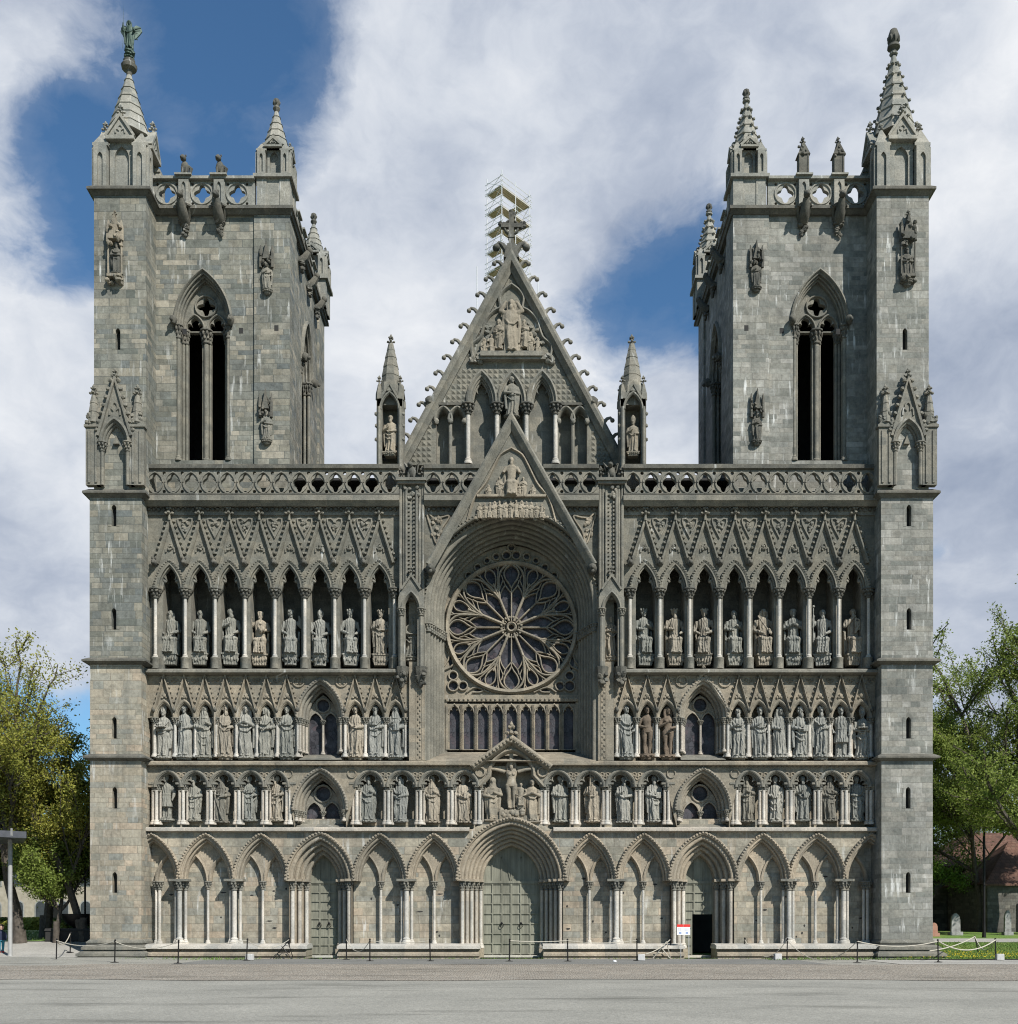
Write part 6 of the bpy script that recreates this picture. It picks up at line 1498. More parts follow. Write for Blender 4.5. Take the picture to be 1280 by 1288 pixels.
# ------------------------------------------------------------------ ground
def asphalt(name, c1, c2, stain=.5, cobble=False):
    m = Mat(name, .92); pos = m.n('NewGeometry').outputs['Position']
    n1 = m.noise(pos, 28, 5, .75); n2 = m.noise(pos, .35, 5, .6); n3 = m.noise(pos, 9, 4)
    sp_ = m.n('SeparateXYZ', {0: pos}); st = m.n('CombineXYZ', {0: m.math('MULTIPLY', sp_.outputs[0], .12), 1: m.math('MULTIPLY', sp_.outputs[1], .5), 2: 0.0}).outputs[0]
    c = m.mix(m.ramp(n1, [(.3, 0.0), (.7, 1.0)]), c1, c2)
    c = m.mix(1.0, c, m.ramp(n3, [(.3, .85), (.7, 1.12)]), 'MULTIPLY')
    c = m.mix(1.0, c, m.ramp(n2, [(.3, (.82, .82, .8)), (.7, (1.12, 1.11, 1.08))]), 'MULTIPLY')
    k = m.ramp(m.noise(st, 1.0, 5, .65), [(.55, 0.0), (.68, stain)])
    c = m.mix(k, c, (c1[0] * .45, c1[1] * .45, c1[2] * .42))
    h = m.math('ADD', n1, m.math('MULTIPLY', n3, .6))
    if cobble:
        pv = m.n('VectorMath', {0: pos, 1: m.n('VectorMath', {0: m.n('TexNoise', {'Vector': pos, 'Scale': 3.0, 'Detail': 3}).outputs['Color'], 'Scale': .22}, operation='SCALE').outputs[0]}, operation='ADD').outputs[0]
        br = m.n('TexBrick', {'Vector': pv, 'Color1': (0, 0, 0, 1), 'Color2': (1, 1, 1, 1), 'Mortar': (.4, .4, .4, 1), 'Scale': 1.0, 'Mortar Size': .018, 'Mortar Smooth': .4, 'Brick Width': .17, 'Row Height': .13}, offset=.5)
        c = m.mix(1.0, c, m.ramp(br.outputs['Color'], [(0, (.78, .75, .73)), (.35, (1.03, .97, .91)), (.7, (.97, .98, .97)), (1, (1.2, 1.14, 1.07))]), 'MULTIPLY')
        c = m.mix(m.math('MULTIPLY', br.outputs['Fac'], .75), c, (.06, .055, .045)); h = m.math('SUBTRACT', m.math('MULTIPLY', h, .5), m.math('MULTIPLY', br.outputs['Fac'], 2.0))
    m.base(c); m.bump(h, .7 if cobble else .5, .03 if cobble else .012); return m.m
MT['asphalt'] = asphalt('worn gritty asphalt', (.155, .152, .137), (.335, .326, .29), .6)
MT['asphalt_strip'] = asphalt('smooth grey asphalt', (.13, .13, .125), (.19, .19, .18), .2)
MT['cobble'] = asphalt('cobble paving', (.235, .218, .192), (.38, .355, .318), .6, True)
MT['slab'] = asphalt('stone slab paving', (.25, .24, .22), (.36, .35, .325), .55)
def ss(t): t = max(0.0, min(1.0, t)); return t * t * (3 - 2 * t)
def tz(y, x=0.0): return 1.1 * ss(y / 24.0) if x > -17 else .8 * ss((y + 2) / 8) + .3 * ss((y - 6) / 18)
def sheet(name, x0, x1, y0, y1, dz, mat, wob=0.0, nx=40, ny=20):
    mb = MB(); vs = []
    for j in range(ny + 1):
        for i in range(nx + 1):
            x = lerp(x0, x1, i / nx); y = lerp(y0, y1, j / ny)
            if j in (0, ny): y += wob * (sin(x * .31 + j) * .6 + sin(x * .83 + 2 * j) * .4)
            vs.append((x, y, tz(y, x) + dz))
    mb.add(vs, [(j * (nx + 1) + i, j * (nx + 1) + i + 1, (j + 1) * (nx + 1) + i + 1, (j + 1) * (nx + 1) + i) for j in range(ny) for i in range(nx)])
    return tag(mb.build(name, mat), kind='structure')
def grass_mat():
    m = Mat('spring grass', .8); pos = m.n('NewGeometry').outputs['Position']
    n = m.noise(pos, 12, 5, .7); n2 = m.noise(pos, .6, 3)
    c = m.ramp(n, [(.25, (.05, .10, .018)), (.5, (.10, .175, .035)), (.75, (.17, .24, .06))])
    c = m.mix(m.ramp(n2, [(.45, 0.0), (.7, .5)]), c, (.2, .22, .06)); m.base(c); m.bump(n, .8, .05); return m.m
MT['grass'] = grass_mat()
gr = MB(); gr.add([(-700, -120, -.06), (700, -120, -.06), (700, 25, -.06), (-700, 25, -.06)], [(0, 1, 2, 3)]); tag(gr.build('ground', 'grass'), kind='structure')
gr = MB(); gr.add([(-900, 24, 1.05), (900, 24, 1.05), (900, 1500, 1.05), (-900, 1500, 1.05)], [(0, 1, 2, 3)]); tag(gr.build('meadow', 'grass'), kind='structure')
tag(sheet('asphalt', -90, 90, -90, -.2, -.012, 'asphalt', 0, 30, 10), kind='structure')
sheet('cobble_paving', -90, 90, -19.0, -6.6, .0, 'cobble', .6, 160, 6)
sheet('asphalt_strip', W(240, -4), W(1018, -4), -6.9, -.2, .004, 'asphalt_strip', .0, 20, 2)
sheet('stone_pavement', -90, W(165, -2), -6.8, 6, .004, 'slab', .25, 60, 16)
sheet('stone_pavement', W(1085, -2), 90, -6.8, -1.6, .004, 'slab', .25, 60, 10)
sheet('lawn', W(1118, -1), 90, -1.3, 24.3, .03, 'grass', .25, 60, 30)
sheet('lawn', -90, W(116, 0), 4.6, 24.3, .03, 'grass', .25, 60, 12)
sheet('path', W(1150, 11), 90, 11.5, 14.0, .05, 'slab', .1, 40, 6)
# tufts of grass: verge at the wall foot and blades on the lawns
def tufts(name, spots, mat, h=.12):
    mb = MB()
    for x, y, z, s_ in spots:
        for k in range(4):
            a = random.uniform(0, 6.3); w = .012 * s_; hh = h * s_ * random.uniform(.5, 1.3); dx, dy = cos(a) * w, sin(a) * w; lx, ly = random.uniform(-.06, .06), random.uniform(-.06, .06)
            mb.add([(x - dx, y - dy, z), (x + dx, y + dy, z), (x + lx, y + ly, z + hh)], [(0, 1, 2)])
    return tag(mb.build(name, mat), 'short green grass and weeds at the foot of the walls and on the lawns', 'grass', kind='stuff')
R = random.Random(3); spots = []
for i in range(900):
    s_ = R.choice((-1, 1)); x = R.uniform(11.5, 18) * s_; spots.append((x, -R.uniform(.55, 1.5) ** 2 - .15, .006, R.uniform(.4, 1)))
for i in range(350): spots.append((R.uniform(-11, 11), -R.uniform(.3, .65), .004, R.uniform(.3, .8)))
for i in range(14000):
    x = R.uniform(17.8, 34); y = R.uniform(-1.2, 11); spots.append((x, y, tz(y) + .03, R.uniform(.5, 1.2)))
for i in range(4000):
    x = R.uniform(-36, -20); y = R.uniform(4.8, 20); spots.append((x, y, tz(y, x) + .03, R.uniform(.5, 1.2)))
tufts('grass_tufts', spots, 'grass')
mb = MB()
for i in range(500):
    x = R.uniform(18.2, 26); y = R.uniform(-1.1, 5); mb.blob((x, y, tz(y) + .11), .022)
MT['yellow'] = plain('dandelion yellow', (.5, .38, .02), (.6, .45, .03)); tag(mb.build('dandelions', 'yellow'), 'yellow dandelions scattered over the lawn right of the cathedral', 'flowers', kind='stuff')

# ------------------------------------------------------------------ barrier posts, ropes, small things
MT['rope'] = plain('cream rope', (.33, .30, .24), (.44, .41, .34), 20, .9)
MT['concrete'] = plain('pale concrete block', (.36, .355, .34), (.46, .45, .43), 9)
POSTS = [(70.5, 1208.5), (144, 1211), (223.7, 1212), (310, 1208.3), (363.7, 1206), (435.5, 1207), (465, 1209), (541, 1209), (640.5, 1209.3), (714, 1209.3), (801, 1208.5), (843, 1205.8), (936, 1205.5), (989.5, 1206.8), (1078, 1211), (1180, 1210.5), (1252, 1207.2)]
PL = ['dark barrier post furthest left, left of the left buttress plinth', 'dark barrier post in front of the left buttress plinth', 'dark barrier post in front of the first blind arches beside the left buttress', 'dark barrier post beside a concrete block, left of the left side door',
      'dark barrier post at the left jamb of the left side door', 'dark barrier post at the right jamb of the left side door', 'dark barrier post with a slack rope just right of the left side door', 'dark barrier post between the left side door and the main door', 'dark barrier post in front of the middle of the main door',
      'dark barrier post at the right jamb of the main door', 'dark barrier post beside a concrete block, left of the open side door', 'dark barrier post below the red topped notices', 'dark barrier post just right of the open side door', 'dark barrier post beside a concrete block, right of the open side door',
      'dark barrier post in front of the shaded corner by the right buttress', 'dark barrier post in front of the right end of the right buttress plinth', 'dark barrier post beside a concrete block at the edge of the right lawn']
proto = None; TOPS = []
for (px, pb), lab in zip(POSTS, PL):
    Dp = EYE * F / (pb - HY); x, y = (px - CX) * Dp / F, Dp - D
    if proto is None:
        o = empty('barrier_post'); mb = MB(); mb.lathe(0, 0, [(.028, .02), (.028, .9), (.038, .9), (.042, .95), (.02, .98)], 10); mb.tube([(.035 * cos(t), .035 * sin(t), .86) for t in [i * pi / 4 for i in range(9)]], .012, 5)
        mb.build('post', 'iron', o); mb = MB(); mb.lathe(0, 0, [(.17, 0), (.17, .015), (.05, .03), (.04, .05)], 16); mb.build('base', 'iron', o); proto = o
    else:
        o = proto.copy(); COL.objects.link(o)
        for ch in proto.children: dup(ch, o)
    o.location = (x, y, .008); o.rotation_euler = (R.uniform(-.03, .03), R.uniform(-.03, .03), 0); tag(o, lab, 'barrier post', 'barrier posts along the church front'); TOPS.append(Vector((x, y, .9)))
o = proto.copy(); COL.objects.link(o)
for ch in proto.children: dup(ch, o)
o.location = (W(1231, 4), 4, tz(4)); o.rotation_euler = (0, -.22, 0); tag(o, 'dark barrier post leaning over on the right lawn', 'barrier post', 'barrier posts along the church front'); LEAN = Vector((W(1231, 4) - .2, 4, tz(4) + .9))
o = proto.copy(); COL.objects.link(o)
for ch in proto.children: dup(ch, o)
o.location = (W(88, 1), 1, tz(1, -20) + .01); tag(o, 'dark barrier post behind the left end of the left buttress plinth', 'barrier post', 'barrier posts along the church front'); LB = Vector((W(88, 1), 1, tz(1, -20) + .9))
def rope(a, b, sag, r, lab):
    pts = []
    for i in range(17):
        t = i / 16; p = a.lerp(b, t); z = p.z - sag * 4 * t * (1 - t); gz = tz(p.y, p.x) + .03; pts.append((p.x, p.y, max(z, gz)))
    mb = MB(); mb.tube(pts, r * .72, 7); return tag(mb.build('barrier_rope', 'rope'), lab, 'rope', 'ropes of the barrier')
T_ = TOPS
rope(T_[0] + Vector((0, 0, -.02)), LB, .32, .03, 'cream rope hanging low behind the post left of the left buttress')
rope(T_[0], T_[1], .22, .03, 'cream rope hanging across the left buttress plinth')
rope(T_[1], T_[2], .3, .022, 'thin slack rope right of the post before the left buttress')
rope(T_[2], T_[3], .12, .02, 'thin rope before the blind arches left of the left side door')
rope(T_[3], T_[4], .35, .02, 'thin slack rope left of the left side door')
rope(T_[5], T_[6], .5, .022, 'short deeply hanging rope right of the left side door')
rope(T_[6], T_[7], .1, .018, 'thin rope between the left side door and the main door')
rope(T_[8], T_[9], .05, .03, 'taut cream rope across the right half of the main door')
rope(T_[9], T_[10], .1, .016, 'thin taut rope right of the main door')
rope(T_[11], T_[10] + Vector((.4, 0, -.6)), .1, .028, 'cream rope dropping from the post below the notices')
rope(T_[12], T_[13], .8, .024, 'slack cream rope touching the ground right of the open side door')
rope(T_[13], T_[14], .86, .024, 'slack cream rope lying on the ground left of the shaded corner')
rope(T_[14], T_[15], .22, .032, 'thick cream rope hanging across the right buttress plinth')
rope(T_[15], T_[16], .42, .036, 'thick cream rope hanging over the lawn edge right of the right buttress')
rope(LEAN, T_[16] + Vector((.1, .3, -.05)), .55, .034, 'cream rope drooping from the leaning post on the lawn')
rope(T_[15] + Vector((.2, 1.5, -.45)), LEAN, .12, .034, 'cream rope rising to the leaning post on the lawn')
for px, pb, lab in ((314, 1208, 'pale concrete block at the post left of the left side door'), (806.5, 1208.5, 'pale concrete block at the post left of the notices'), (978, 1207.5, 'pale concrete block right of the open side door'), (1257.5, 1208, 'pale concrete block at the lawn edge on the right')):
    Dp = EYE * F / (pb - HY); mb = MB(); mb.fru(-.16, .16, -.15, .15, 0, -.15, .15, -.14, .14, .28)
    o = mb.build('concrete_block', 'concrete', None, ((px - CX) * Dp / F, Dp - D, .01)); o.rotation_euler = (0, 0, R.uniform(-.3, .3))
    md = o.modifiers.new('b', 'BEVEL'); md.width = .015; tag(o, lab, 'block', 'concrete blocks at the barrier posts')
for px, lab in ((356, 'folded black trestle left of the left side door'), (833, 'folded pale trestle under the slanting rope left of the notices')):
    mb = MB(); mb.tube([(-.45, 0, .02), (.2, .05, .8)], .022, 6); mb.tube([(-.1, .1, .6), (.35, .1, .03)], .022, 6); mb.tube([(-.25, .0, .3), (.2, .3, .3)], .016, 6); mb.tube([(.2, .05, .8), (.4, .3, .04)], .02, 6)
    tag(mb.build('trestle', 'iron' if px < 400 else 'rope', None, (W(px, -.7), -.7, .01)), lab, 'trestle')
nb = tag(empty('notice_board', (W(859.5, -.3), -.3, .01)), 'two white notices with red headings on thin legs beside the open side door', 'notice board')
MT['white'] = plain('white notice sheet', (.72, .72, .72), (.78, .78, .78), 9, .6, 0); MT['red'] = plain('red notice heading', (.55, .03, .025), (.6, .04, .03), 9, .6, 0); MT['ink'] = plain('grey print', (.25, .25, .27), (.33, .33, .36), 9, .7, 0); MT['blue'] = plain('blue print', (.2, .26, .42), (.26, .32, .48), 9, .7, 0)
for i, dx in enumerate((-.155, .155)):
    zt = H(1163, -.3); zb = H(1176, -.3); mb = MB(); mb.box(dx - .15, dx + .15, -.012, .012, zb, zt); s_ = mb.build('notice', 'white', nb)
    mb = MB(); mb.box(dx - .15, dx + .15, -.016, -.0125, zt - .12, zt); mb.build('heading', 'red', s_)
    mb = MB()
    for k in range(4): mb.box(dx - .12, dx + R.uniform(.02, .12), -.0155, -.0125, zt - .18 - k * .035, zt - .168 - k * .035)
    mb.build('print', 'ink', s_)
    mb = MB(); mb.box(dx - .06, dx + .06, -.0155, -.0125, zb + .04, zb + .13); mb.build('print_block', 'blue', s_)
mb = MB()
for dx in (-.12, .25): mb.tube([(dx, .02, 0), (dx, .02, H(1163, -.3))], .014, 6)
mb.build('leg', 'steel', nb)
mb = MB(); mb.blob((0, 0, .04), (.07, .05, .05), 2, .2); tag(mb.build('paper_scrap', 'white', None, (W(773, -4.6), -4.6, .0)), 'white scrap of paper on the asphalt in front of the main door', 'litter')
# ---- left: canopy, planter, child, house
MT['roof_grey'] = plain('grey metal roof edge', (.05, .053, .06), (.08, .083, .09), 4, .5, .05, .3); MT['post_grey'] = plain('pale grey painted post', (.21, .21, .2), (.27, .265, .25), 5, .6)
cn = tag(empty('canopy', (W(12.5, 0), 0, tz(0, -24))), 'grey flat canopy roof on a pale steel post at the left edge', 'canopy')
mb = MB(); zc = H(1056, 0) - tz(0, -24); mb.lathe(0, 0, [(.14, 0), (.1, .06), (.1, zc)], 14); mb.build('post', 'post_grey', cn)
mb = MB(); zr = H(1056, 0) - tz(0, -24)
vs = [(1.15, -.9, zr), (-.5, 2.6, zr), (-6, 2.6, zr), (-6, -2.6, zr), (-1.0, -2.6, zr)]
mb.add([(x, y, z) for x, y, z in vs] + [(x, y, z + .3) for x, y, z in vs], [(4, 3, 2, 1, 0), (5, 6, 7, 8, 9)] + [(i, (i + 1) % 5, (i + 1) % 5 + 5, i + 5) for i in range(5)])
rf = mb.build('roof', 'roof_grey', cn); mb = MB()
for k in range(9): mb.box(-5.6 + k * .85, -5.56 + k * .85, -2.63, -2.5, zr - .02, zr + .31)
mb.build('roof_seam', 'post_grey', rf)
pl_ = tag(empty('planter', (W(98.5, 5), 5, tz(5, -20))), 'dark round bowl planter on a dark plinth left of the left buttress', 'planter')
mb = MB(); mb.lathe(0, 0, [(.25, .62), (.32, .7), (.55, .85), (.78, 1.1), (.84, 1.3), (.86, 1.36), (.78, 1.36), (.7, 1.2)], 20); mb.build('bowl', 'iron', pl_)
mb = MB(); mb.box(-1.4, 1.6, -.7, .7, 0, .5); mb.fru(-1.45, 1.65, -.75, .75, .5, -1.4, 1.6, -.7, .7, .62); mb.build('plinth', 'dark_in', pl_)
mb = MB(); mb.tube([(.3, .1, 1.2), (.3, .1, 3.6)], .05, 7); mb.build('stake', 'iron', pl_)
def child():
    mb = MB()
    for s in (-1, 1): mb.tube([(s * .07, 0, .03), (s * .08, .02, .3), (s * .08, 0, .62)], [.045, .06, .08], 10); mb.blob((s * .08, -.06, .03), (.045, .1, .04), 2)
    rings(mb, [(.55, .14, .1, 0, 0), (.75, .15, .11, 0, 0), (.95, .16, .11, 0, 0), (1.02, .1, .08, 0, 0), (1.06, .05, .05, 0, 0), (1.12, .045, .05, 0, 0)])
    for s in (-1, 1): mb.tube([(s * .16, 0, .96), (s * .2, -.02, .76), (s * .17, -.1, .6)], [.05, .045, .03], 8); mb.blob((s * .17, -.12, .57), (.028, .03, .04), 2)
    head(mb, 0, -.01, 1.2, 'bare', 0); me = bpy.data.meshes.new('person'); me.from_pydata(mb.v, [], mb.f); o = bpy.data.objects.new('tmp', me); COL.objects.link(o)
    md = o.modifiers.new('r', 'REMESH'); md.mode = 'VOXEL'; md.voxel_size = .014; md.use_smooth_shade = True
    out = bpy.data.meshes.new_from_object(o.evaluated_get(bpy.context.evaluated_depsgraph_get())); bpy.data.objects.remove(o)
    m = Mat('clothes and skin', .8); z = m.n('SeparateXYZ', {0: m.n('TexCoord').outputs['Object']}).outputs[2]
    m.base(m.ramp(m.math('DIVIDE', z, 1.4), [(0, (.35, .02, .02)), (.06, (.03, .16, .2)), (.42, (.02, .025, .05)), (.78, (.45, .27, .2)), (.9, (.05, .03, .02))], 'CONSTANT')); out.materials.append(m.m)
    o = bpy.data.objects.new('person', out); COL.objects.link(o); return o
p_ = child(); p_.location = (W(1.5, 1), 1, tz(1, -24)); p_.rotation_euler = (0, 0, .6); tag(p_, 'child in a navy jacket and red shoes standing beside the canopy post', 'person')
MT['render_pale'] = plain('pale rendered wall', (.24, .21, .165), (.34, .30, .245), 2); MT['pane'] = plain('dark window pane', (.03, .035, .04), (.05, .055, .06), 3, .15, 0)
hs = tag(empty('house', (W(66, 62), 62, 1.05)), 'pale rendered house with arched doorway far behind the left trees', 'house')
mb = MB(); mb.box(-7, 7, 0, 8, 0, 7.5); mb.build('wall', 'render_pale', hs)

def tile_mat():
    m = Mat('red clay roof tiles', .85); pos = m.n('TexCoord').outputs['Object']
    w = m.n('TexBrick', {'Vector': m.n('Mapping', {'Vector': pos}).outputs[0], 'Color1': (.0, .0, .0, 1), 'Color2': (1, 1, 1, 1), 'Scale': 1.0, 'Brick Width': .3, 'Row Height': .3, 'Mortar Size': .02})
    c = m.mix(1.0, m.ramp(m.noise(pos, 1.3, 5, .6), [(.3, (.075, .045, .034)), (.55, (.125, .068, .048)), (.75, (.095, .068, .048))]), m.ramp(w.outputs['Color'], [(0, .8), (1, 1.15)]), 'MULTIPLY')
    m.base(m.mix(m.math('MULTIPLY', w.outputs['Fac'], .6), c, (.07, .035, .025))); m.bump(w.outputs['Color'], .5, .05); return m.m
MT['tile'] = tile_mat()
mb = MB(); mb.add([(-7.4, -.4, 7.4), (7.4, -.4, 7.4), (7.4, 8.4, 7.4), (-7.4, 8.4, 7.4), (-7.4, 4, 10.5), (7.4, 4, 10.5)], [(0, 1, 5, 4), (2, 3, 4, 5), (0, 4, 3), (1, 2, 5)]); mb.build('roof', 'tile', hs)
for i in range(6):
    for j in range(2):
        x = -5.8 + i * 2.3; z = 1.0 + 3.3 * j; fr_ = MB(); fr_.prism(upath(x, z, z + 1.3, .62, .6, 5), -.06, -.0); w_ = fr_.build('window', 'post_grey', hs)
        fr_ = MB(); fr_.prism(upath(x, z + .1, z + 1.3, .5, .48, 5), -.09, -.062); fr_.build('pane', 'pane', w_)
mb = MB(); mb.prism(upath(-.1, 0, 2.0, .7, .7, 6), -.12, -.001); mb.build('door', 'iron', hs)
# ---- right: stone outbuildings, headstones, pole
MT['rubble'] = masonry('dark rubble stone', [(.07, .065, .055), (.13, .122, .105), (.09, .09, .08), (.16, .15, .125), (.105, .1, .085)], .5, .24, .1)
b1 = tag(empty('stone_building', (30, 27, 1.05)), 'long rubble stone outbuilding with a hipped red tiled roof behind the right trees', 'building')
def abs_build(root, mb, name, mat):
    l = root.location; mb.v = [(x - l.x, y - l.y, z - l.z) for x, y, z in mb.v]; return mb.build(name, mat, root)
ez = H(1090, 27); rz_ = H(1048, 33)
mb = MB(); mb.box(W(1150, 27), 60, 27, 38, 1.0, ez); abs_build(b1, mb, 'wall', 'rubble')
mb = MB(); xl = W(1187, 26.4); mb.add([(xl, 26.4, ez), (61, 26.4, ez), (61, 38.6, ez), (xl, 38.6, ez), (xl + 4.2, 32.5, rz_), (61, 32.5, rz_), (xl, 26.4, ez - .15), (61, 26.4, ez - .15)], [(0, 1, 5, 4), (2, 3, 4, 5), (0, 4, 3), (6, 7, 1, 0)]); abs_build(b1, mb, 'roof', 'tile')
for i in range(3):
    mb = MB(); x = W(1245, 27) + i * 3; mb.box(x - .5, x + .5, 26.9, 27.05, 2.2, 3.6); abs_build(b1, mb, 'window', 'pane')
b2 = tag(empty('stone_wing', (32, 20, .9)), 'low rubble stone wing with a red tiled roof at the right edge', 'building')
xw = W(1236, 20); e2z = H(1112, 20)
mb = MB(); mb.box(xw + .3, 60, 20, 26.5, .8, e2z); mb.prism([(xw + .3, e2z), (60, e2z), (60, e2z + .05)], 20, 26.5); abs_build(b2, mb, 'wall', 'rubble')
mb = MB(); mb.add([(xw, 19.6, e2z), (60, 19.6, e2z), (60, 23.5, e2z + 3), (xw + 3.2, 23.5, e2z + 3), (60, 27, e2z), (xw, 27, e2z), (xw, 19.6, e2z - .12), (60, 19.6, e2z - .12)], [(0, 1, 2, 3), (3, 2, 4, 5), (0, 3, 5), (6, 7, 1, 0)]); abs_build(b2, mb, 'roof', 'tile')
mb = MB(); mb.box(xw + 2.2, xw + 3.2, 19.93, 20.05, .9, 2.9); abs_build(b2, mb, 'door', 'iron')
MT['headstone'] = plain('pale lichened headstone', (.13, .13, .12), (.30, .30, .285), 4); MT['headstone_red'] = plain('reddish headstone', (.26, .13, .09), (.34, .19, .14), 4)
for px, pt, y, w, m, lab in ((1201.5, 1149, 17, .28, 'headstone', 'pale upright headstone on the lawn beside the right buttress'), (1267, 1145, 17, .2, 'headstone', 'narrow pale headstone near the right edge'), (1174.5, 1161, 16, .2, 'headstone_red', 'small reddish headstone half hidden by the right buttress')):
    o = tag(empty('headstone', (W(px, y), y, tz(y) + .02)), lab, 'headstone', 'headstones on the right lawn'); h_ = H(pt, y) - tz(y)
    mb = MB(); mb.prism([(-w, .22), (w, .22), (w * .92, h_ * .75)] + [(q[0], q[1]) for q in reversed(arch(0, h_ * .75, w * .85, h_ * .25, 5))] + [(-w * .92, h_ * .75)], -.1, .1); mb.build('slab', m, o)
    mb = MB(); mb.box(-w * 1.4, w * 1.4, -.22, .22, 0, .22); mb.build('base', m, o)
mb = MB(); mb.lathe(0, 0, [(.13, 0), (.1, .4), (.085, 1.0), (.07, 9.0), (.05, 9.4)], 10); mb.lathe(0, 0, [(.05, 9.4), (.16, 9.5), (.2, 9.9), (.1, 10.1)], 10); tag(mb.build('lamp_post', 'iron', None, (W(1237.5, 15), 15, tz(15))), 'tall thin black lamp post in front of the red roofed outbuildings', 'lamp post')

# ------------------------------------------------------------------ trees
def leaf_mat(name, a, b, c):
    m = Mat(name, .6); pos = m.n('NewGeometry').outputs['Position']; n1 = m.noise(pos, .55, 3); n2 = m.noise(pos, 9, 2)
    col = m.mix(m.ramp(n1, [(.35, 0.0), (.65, 1.0)]), a, b); col = m.mix(m.ramp(n2, [(.4, 0.0), (.62, .75)]), col, c); m.base(col)
    tr = m.n('BsdfTranslucent', {'Color': col}); mx_ = m.n('MixShader', {0: .45}); m.t.links.new(m.b.outputs[0], mx_.inputs[1]); m.t.links.new(tr.outputs[0], mx_.inputs[2])
    m.t.links.new(mx_.outputs[0], m.t.nodes['Material Output'].inputs[0]); return m.m
MT['leaf_gold'] = leaf_mat('golden spring leaves', (.30, .26, .045), (.33, .33, .065), (.20, .24, .05))
MT['leaf_green'] = leaf_mat('fresh green leaves', (.18, .235, .045), (.26, .31, .07), (.13, .18, .038))
MT['leaf_bright'] = leaf_mat('bright green leaves', (.14, .25, .04), (.21, .31, .055), (.11, .19, .03))
MT['leaf_dark'] = leaf_mat('deep green leaves', (.06, .10, .02), (.10, .15, .03), (.11, .085, .03))
MT['bark'] = plain('grey brown bark', (.045, .038, .03), (.10, .085, .07), 5, .95, .8, 0, .06)
def tree(name, lab, x, y, h, tr, spread, leaf, nleaf, ls, seed, lean=(0, 0), fork=.3, depth=4, droop=0.0, group=None):
    r = random.Random(seed); root = tag(empty(name, (x, y, tz(y, x))), lab, 'tree', group); mb = MB(); tips = []
    def grow(p, d, L, rad, lev):
        pts = [p]; q = p; n = 4
        for i in range(n):
            d = (d + Vector((r.gauss(0, .16), r.gauss(0, .16), r.gauss(.05 if lev < 3 else -droop, .1)))).normalized(); q = q + d * (L / n); pts.append(q)
        mb.tube(pts, [lerp(rad, rad * .55, i / n) for i in range(n + 1)], 8 if lev < 2 else 4 if lev > 2 else 5, False)
        if lev >= depth: tips.append(pts); return
        if lev >= depth - 1: tips.append(pts)
        for k in range(r.randint(3, 4) if lev else r.randint(5, 6)):
            t = r.uniform(.4, 1.0) if lev else r.uniform(.55, 1.0); b = pts[min(n, int(t * n))]
            a = r.uniform(0, 2 * pi); s_ = Vector((cos(a) * spread, sin(a) * spread, r.uniform(-.1, .55)))
            nd = (d * .62 + s_ * .75).normalized(); grow(b, nd, L * r.uniform(.56, .78), rad * r.uniform(.38, .52), lev + 1)
        if lev < 3: grow(q, (d + Vector((0, 0, .2))).normalized(), L * .7, rad * .6, lev + 1)
    d0 = Vector((lean[0], lean[1], 1)).normalized()
    mb.lathe(0, 0, [(tr * 1.35, -.1), (tr * 1.12, .2), (tr * 1.0, .5)], 10, cap=False)
    grow(Vector((0, 0, 0)), d0, h * fork, tr, 0); zmax = max(p[-1].z for p in tips); k = h / zmax
    mb.v = [(a * min(k, 1.3), b * min(k, 1.3), c * k) for a, b, c in mb.v]; tips = [[Vector((p.x * min(k, 1.3), p.y * min(k, 1.3), p.z * k)) for p in t] for t in tips]
    mb.build('trunk', 'bark', root)
    vs = []; fs = []; per = max(1, nleaf // len(tips))
    for t in tips:
        for i in range(per):
            u_ = r.uniform(.1, 1.0) * (len(t) - 1); a = int(min(u_, len(t) - 2)); p = t[a].lerp(t[a + 1], u_ - a) + Vector((r.gauss(0, .22), r.gauss(0, .22), r.gauss(0, .18)))
            n_ = Vector((r.gauss(0, 1), r.gauss(0, 1), r.gauss(.5, 1))).normalized(); e = n_.orthogonal().normalized(); e = (Matrix.Rotation(r.uniform(0, 6.3), 3, n_) @ e); f_ = n_.cross(e); s_ = ls * r.uniform(.6, 1.35); b = len(vs)
            vs += [p - e * s_, p + f_ * s_ * .5, p + e * s_, p - f_ * s_ * .5]; fs.append((b, b + 1, b + 2, b + 3))
    me = bpy.data.meshes.new('crown'); me.from_pydata(vs, [], fs); me.materials.append(MT[leaf]); o = bpy.data.objects.new('crown', me); COL.objects.link(o); o.parent = root
    return root
GL = 'trees left of the cathedral'; GR = 'trees right of the cathedral'
tree('deciduous_tree', 'tall open crowned tree with golden young leaves and a leaning trunk, left edge', W(24, 4), 4, 16.2, .24, 1.1, 'leaf_gold', 46000, .07, 11, (.06, 0), .3, 4, 0, GL)
tree('deciduous_tree', 'dark trunked tree with deep green lower boughs, behind the grass near the left buttress', W(57, 7), 7, 11, .22, 1.2, 'leaf_green', 52000, .08, 23, (0, 0), .17, 4, .05, GL)
tree('deciduous_tree', 'tree with golden green leaves partly hidden behind the left buttress', W(104, 4.5), 4.5, 13, .16, 1.0, 'leaf_gold', 42000, .07, 35, (-.12, 0), .2, 4, 0, GL)
tree('deciduous_tree', 'low green young tree left of the bowl planter', W(70, 4), 4, 8.2, .1, 1.7, 'leaf_green', 26000, .07, 59, (0, 0), .2, 4, .06, GL)
